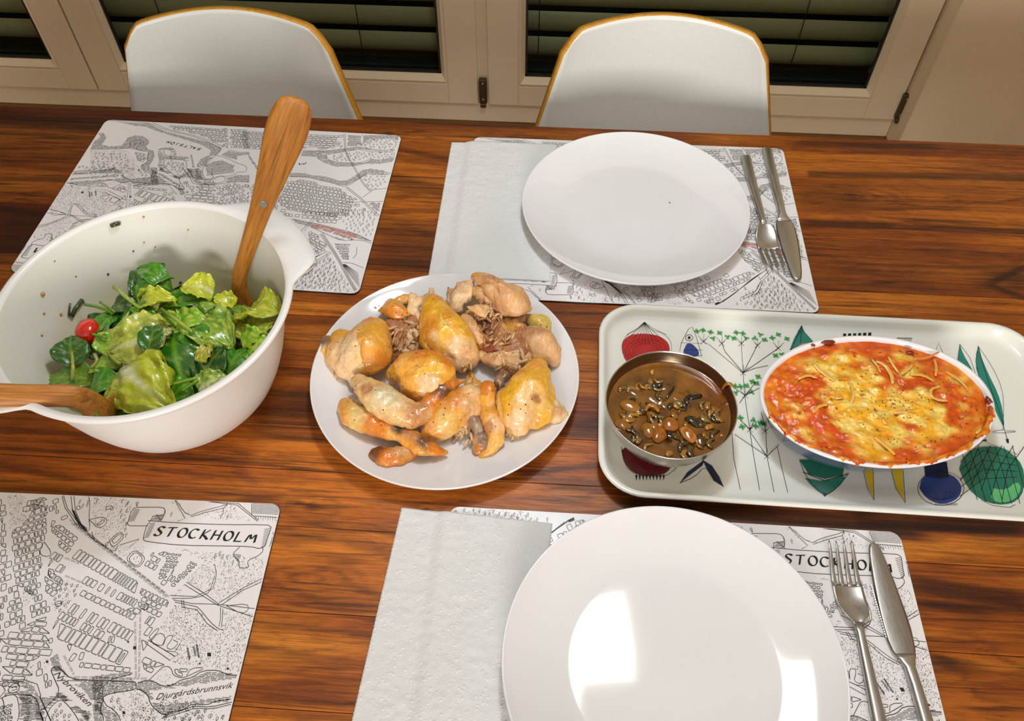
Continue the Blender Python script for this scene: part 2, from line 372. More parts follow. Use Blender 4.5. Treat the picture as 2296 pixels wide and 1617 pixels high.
# ------------------------------------------------------------------ table
TB = empty('dining_table', (0, 0, FZ), 'long dark reddish wooden dining table with streaked grain under all the dishes', 'table')
STREAKS = [[-754,892,-603,887,12.1,0.8],[-740,864,-624,861,2.8,0.4],[-726,831,-593,844,1.8,0.4],[-699,774,-603,778,3.4,0.6],[-698,810,-603,825,6.2,0.35],[-687,748,-624,747,1.6,0.5],[-673,718,-601,706,5.5,0.9],[-652,672,-599,675,33.4,0.75],[-617,594,-609,623,3.4,0.5],[-283,930,-2,924,3.9,0.3],[-212,866,-133,846,4.1,0.6],[-208,805,-132,784,9.3,0.6],[-187,781,-161,791,12.6,0.5],[-204,743,-128,752,3.2,0.3],[-199,681,-125,682,33.2,0.45],[-292,601,-231,599,3.3,0.3],[-189,649,-122,650,2.1,0.5],[-277,442,-213,451,24.0,0.65],[-266,415,-206,415,2.5,0.85],[-531,407,-440,405,2.0,0.6],[-521,385,-389,385,1.2,0.7],[-389,385,-188,379,1.0,0.7],[-512,366,-438,356,2.4,0.5],[-292,382,-249,346,4.7,0.3],[-502,345,-241,351,4.6,0.3],[-273,343,-240,347,3.2,0.6],[35,441,59,444,8.9,0.8],[-11,389,59,401,1.9,0.7],[-11,582,62,587,19.3,0.45],[37,459,59,460,2.7,0.3],[15,361,52,366,2.3,0.5],[328,909,492,914,4.8,0.7],[360,890,477,902,1.9,0.4],[353,849,598,857,5.3,0.7],[312,804,384,808,21.1,0.45],[341,781,445,789,2.5,0.5],[304,751,410,754,5.5,0.85],[410,752,566,756,3.9,0.55],[487,849,514,846,17.6,0.0],[396,788,505,791,1.6,0.5],[443,802,563,807,2.1,0.3],[440,768,498,768,1.6,0.7],[343,675,444,678,2.9,0.3],[339,654,438,653,2.1,0.25],[497,664,547,695,4.3,0.9],[497,664,532,649,3.5,0.9],[517,672,540,672,14.2,0.6],[552,806,585,817,1.7,0.6],[324,626,525,625,2.7,0.3],[81,359,346,352,9.0,0.9],[284,359,441,360,7.2,1.0],[330,300,420,292,6.9,0.85],[330,284,381,280,4.0,0.7],[329,313,428,317,1.3,0.4],[329,236,352,230,4.7,0.8],[349,230,357,209,2.1,0.6],[365,249,401,233,1.1,0.5],[355,200,379,202,0.7,0.8],[364,260,379,250,2.3,0.4],[-227,307,-183,312,4.7,0.5],[-175,310,-125,302,4.2,0.5],[-212,315,-124,323,1.3,0.5],[-226,321,-129,329,2.2,0.3],[-195,256,-196,276,2.4,0.5],[-196,276,-174,285,2.0,0.45],[-174,284,-155,270,2.0,0.5],[-159,270,-131,262,2.4,0.55],[-195,256,-132,250,2.3,0.6],[-189,264,-167,269,7.9,0.3],[-186,288,-159,290,1.6,0.35],[-229,210,-139,203,2.9,0.45],[-225,194,-137,192,1.4,0.3],[-207,179,-150,181,6.8,0.3],[-216,160,-135,162,1.3,0.4],[-226,227,-133,229,1.1,0.25],[-236,236,-134,236,0.8,0.2],[-227,345,-197,340,0.9,0.8],[-42,359,40,360,1.4,0.3]]  # dark grain; the band before the tray also has its shadow painted in
KN = [(.503, .8075, .004), (.371, .81, .007), (-.2056, .3407, .006), (-.222, .896, .006), (-.10, .345, .003)]
def darkness(x, y):
    d = 0
    wob = (noise.noise(Vector((x*6, y*18, 3)))*.004+noise.noise(Vector((x*25, y*40, 9)))*.0012)
    for x1, y1, x2, y2, w, s in STREAKS:
        x1, y1, x2, y2, w = x1/1000, y1/1000, x2/1000, y2/1000, w/1000+.0006
        if x < min(x1, x2)-.03 or x > max(x1, x2)+.03: continue
        t = (x-x1)/(x2-x1+1e-9); yc = y1+(y2-y1)*max(0, min(1, t))+wob
        e = sst(-.03, .012, x-min(x1, x2))*sst(-.03, .012, max(x1, x2)-x) if (min(x1, x2) > -.7 and max(x1, x2) < .55) else 1
        k = abs(y-yc)/w
        if k < 1.7: d = max(d, s*e*(1-sst(.65, 1.7, k)))
    for kx, ky, r in KN:
        q = math.hypot((x-kx)*.55, y-ky)/r
        d = max(d, .75*(1-sst(.3, 1, q)), .3*max(0, 1-abs(q-2.2)/.6))
    for kx, ky, rx, ry, nn in ((.371, .808, .085, .026, 4), (-.195, .272, .060, .022, 3), (.60, .70, .07, .03, 3), (-.21, .345, .02, .006, 2), (.30, .29, .06, .014, 3)):
        q = math.hypot((x-kx)/rx, (y-ky)/ry)+.12*noise.noise(Vector((x*30, y*60, 5)))
        if q < 1: d = max(d, .62*(.5+.5*math.cos(q*nn*6.283+2.5))**2*(1-q*.6))
    return min(1, d)
seams = [.018, .09, .165, .243, .321, .379, .43, .50, .572, .6455, .7305, .812, .8945, .925]
tones = [.45, .2, .3, .15, .12, .10, .35, .45, .25, .62, .30, .28, .62]
X0, X1 = -1.02, .98
for i in range(len(seams)-1):
    a, b = seams[i]+.0002, seams[i+1]-.0002; tn = tones[i]; V, F, C = [], [], []
    nx = 420; ny = max(3, int((b-a)/.0020)); c = .0005
    ys = [a]+[a+c+(b-a-2*c)*j/ny for j in range(ny+1)]+[b]
    for j, y in enumerate(ys):
        for k in range(nx+1):
            x = X0+(X1-X0)*k/nx
            V.append((x, y, .75-(c if j in (0, len(ys)-1) else 0)))
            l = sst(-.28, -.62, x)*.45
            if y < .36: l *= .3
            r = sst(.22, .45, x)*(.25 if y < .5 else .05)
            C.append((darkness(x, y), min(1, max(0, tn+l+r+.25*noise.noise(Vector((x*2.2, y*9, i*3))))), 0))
    w_ = nx+1
    for j in range(len(ys)-1):
        for k in range(nx): F.append((j*w_+k, j*w_+k+1, (j+1)*w_+k+1, (j+1)*w_+k))
    n0 = len(V); V += [(X0, a, .715), (X1, a, .715), (X0, b, .715), (X1, b, .715)]; C += [(.3, .5, 0)]*4
    F += [(n0, n0+1, w_-1, 0), (n0+3, n0+2, (len(ys)-1)*w_, len(ys)*w_-1), (n0+1, n0+3, len(ys)*w_-1, w_-1), (n0+2, n0, 0, (len(ys)-1)*w_), (n0, n0+2, n0+3, n0+1)]
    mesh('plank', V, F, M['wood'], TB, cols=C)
for (x, y) in ((-.95, .06), (.91, .06), (-.95, .885), (.91, .885)):
    boxo('leg', (x-.035, x+.035, y-.035, y+.035, 0, .715), M['wood'], TB, .004)
V, F = [], []
for b in ((-.915, .875, .05, .072, .64, .715), (-.915, .875, .873, .895, .64, .715)): box(V, F, *b, .002)
mesh('apron', V, F, M['wood'], TB)
# ------------------------------------------------------------------ chairs
def chair(cx, ry, label, group, wtop=.141, wbot=.184):
    t = empty('dining_chair', (cx, ry, FZ), label, 'chair', group)
    prof = smoothpts([(-.385, .425), (-.36, .44), (-.30, .447), (-.16, .445), (-.06, .447), (-.015, .475), (.006, .53), (.014, .60), (.022, .70), (.030, .80)], 2)
    def W(z, s):
        if s < .45: return .185+.02*sst(0, .4, s)
        return .205+(wbot-.205)*sst(.46, .62, z) if z < .64 else wbot+(wtop-wbot)*max(0, (z-.64)/.165)**1.0
    n = 36; V, F = [], []; m = len(prof)
    L = [0]
    for a, b in zip(prof, prof[1:]): L.append(L[-1]+math.dist(a, b))
    for i, (y, z) in enumerate(prof):
        s = L[i]/L[-1]
        for j in range(n+1):
            u = j/n*2-1
            zz, yy = z, y
            if z > .55:                                   # rounded crest and corners
                top = .826-.016*abs(u)**2-.030*max(0, (abs(u)-.86)/.14)**2
                zz = .55+(z-.55)*(top-.55)/(.80-.55); yy = y+(zz-z)*.14
            x = u*W(zz, s)*(1-.02*sst(.81, .85, zz))
            bend = .028*u*u*sst(.45, .62, z)
            dip = -.012*(1-u*u)*(1-sst(.44, .47, z)) if s < .5 else 0
            if s < .08: zz -= .01*(1-s/.08)
            V.append((x, yy-bend, zz+dip))
    for i in range(m-1):
        for j in range(n): F.append((i*(n+1)+j, i*(n+1)+j+1, (i+1)*(n+1)+j+1, (i+1)*(n+1)+j))
    o = mesh('seat_shell', V, F, [M['chairwhite'], M['ply']], t, True)
    sm = o.modifiers.new('thick', 'SOLIDIFY'); sm.thickness = .012; sm.offset = -1; sm.material_offset_rim = 1
    for sx in (-1, 1):
        for sy, yo in ((-1, -.30), (1, -.06)):
            V, F = [], []; loft(V, F, [((sx*.12, yo, .432), .016, .013, (1, 0, 0), (0, 1, 0)), ((sx*.15, yo+sy*.03, .25), .014, .013, (1, 0, 0), (0, 1, 0)), ((sx*.185, yo+sy*.075, 0), .010, .010, (1, 0, 0), (0, 1, 0))])
            mesh('leg', V, F, M['beech'], t, True)
    V, F = [], []; tube(V, F, [(-.13, -.3, .418), (-.11, -.28, .424), (.11, -.28, .424), (.13, -.3, .418)], .008, 8); tube(V, F, [(-.13, -.06, .42), (.13, -.06, .42)], .008, 8)
    mesh('under_frame', V, F, M['steel'], t, True)
    return t
c1 = chair(-.479, 1.048, 'white shell chair with golden plywood edge behind the left placemat and wooden server', 'white chairs along the window side')
c1.rotation_euler.z = .03; c1.scale.z = .985
c2 = chair(.1485, 1.048, 'white shell chair with golden plywood edge behind the far dinner plate', 'white chairs along the window side', .134, .181)
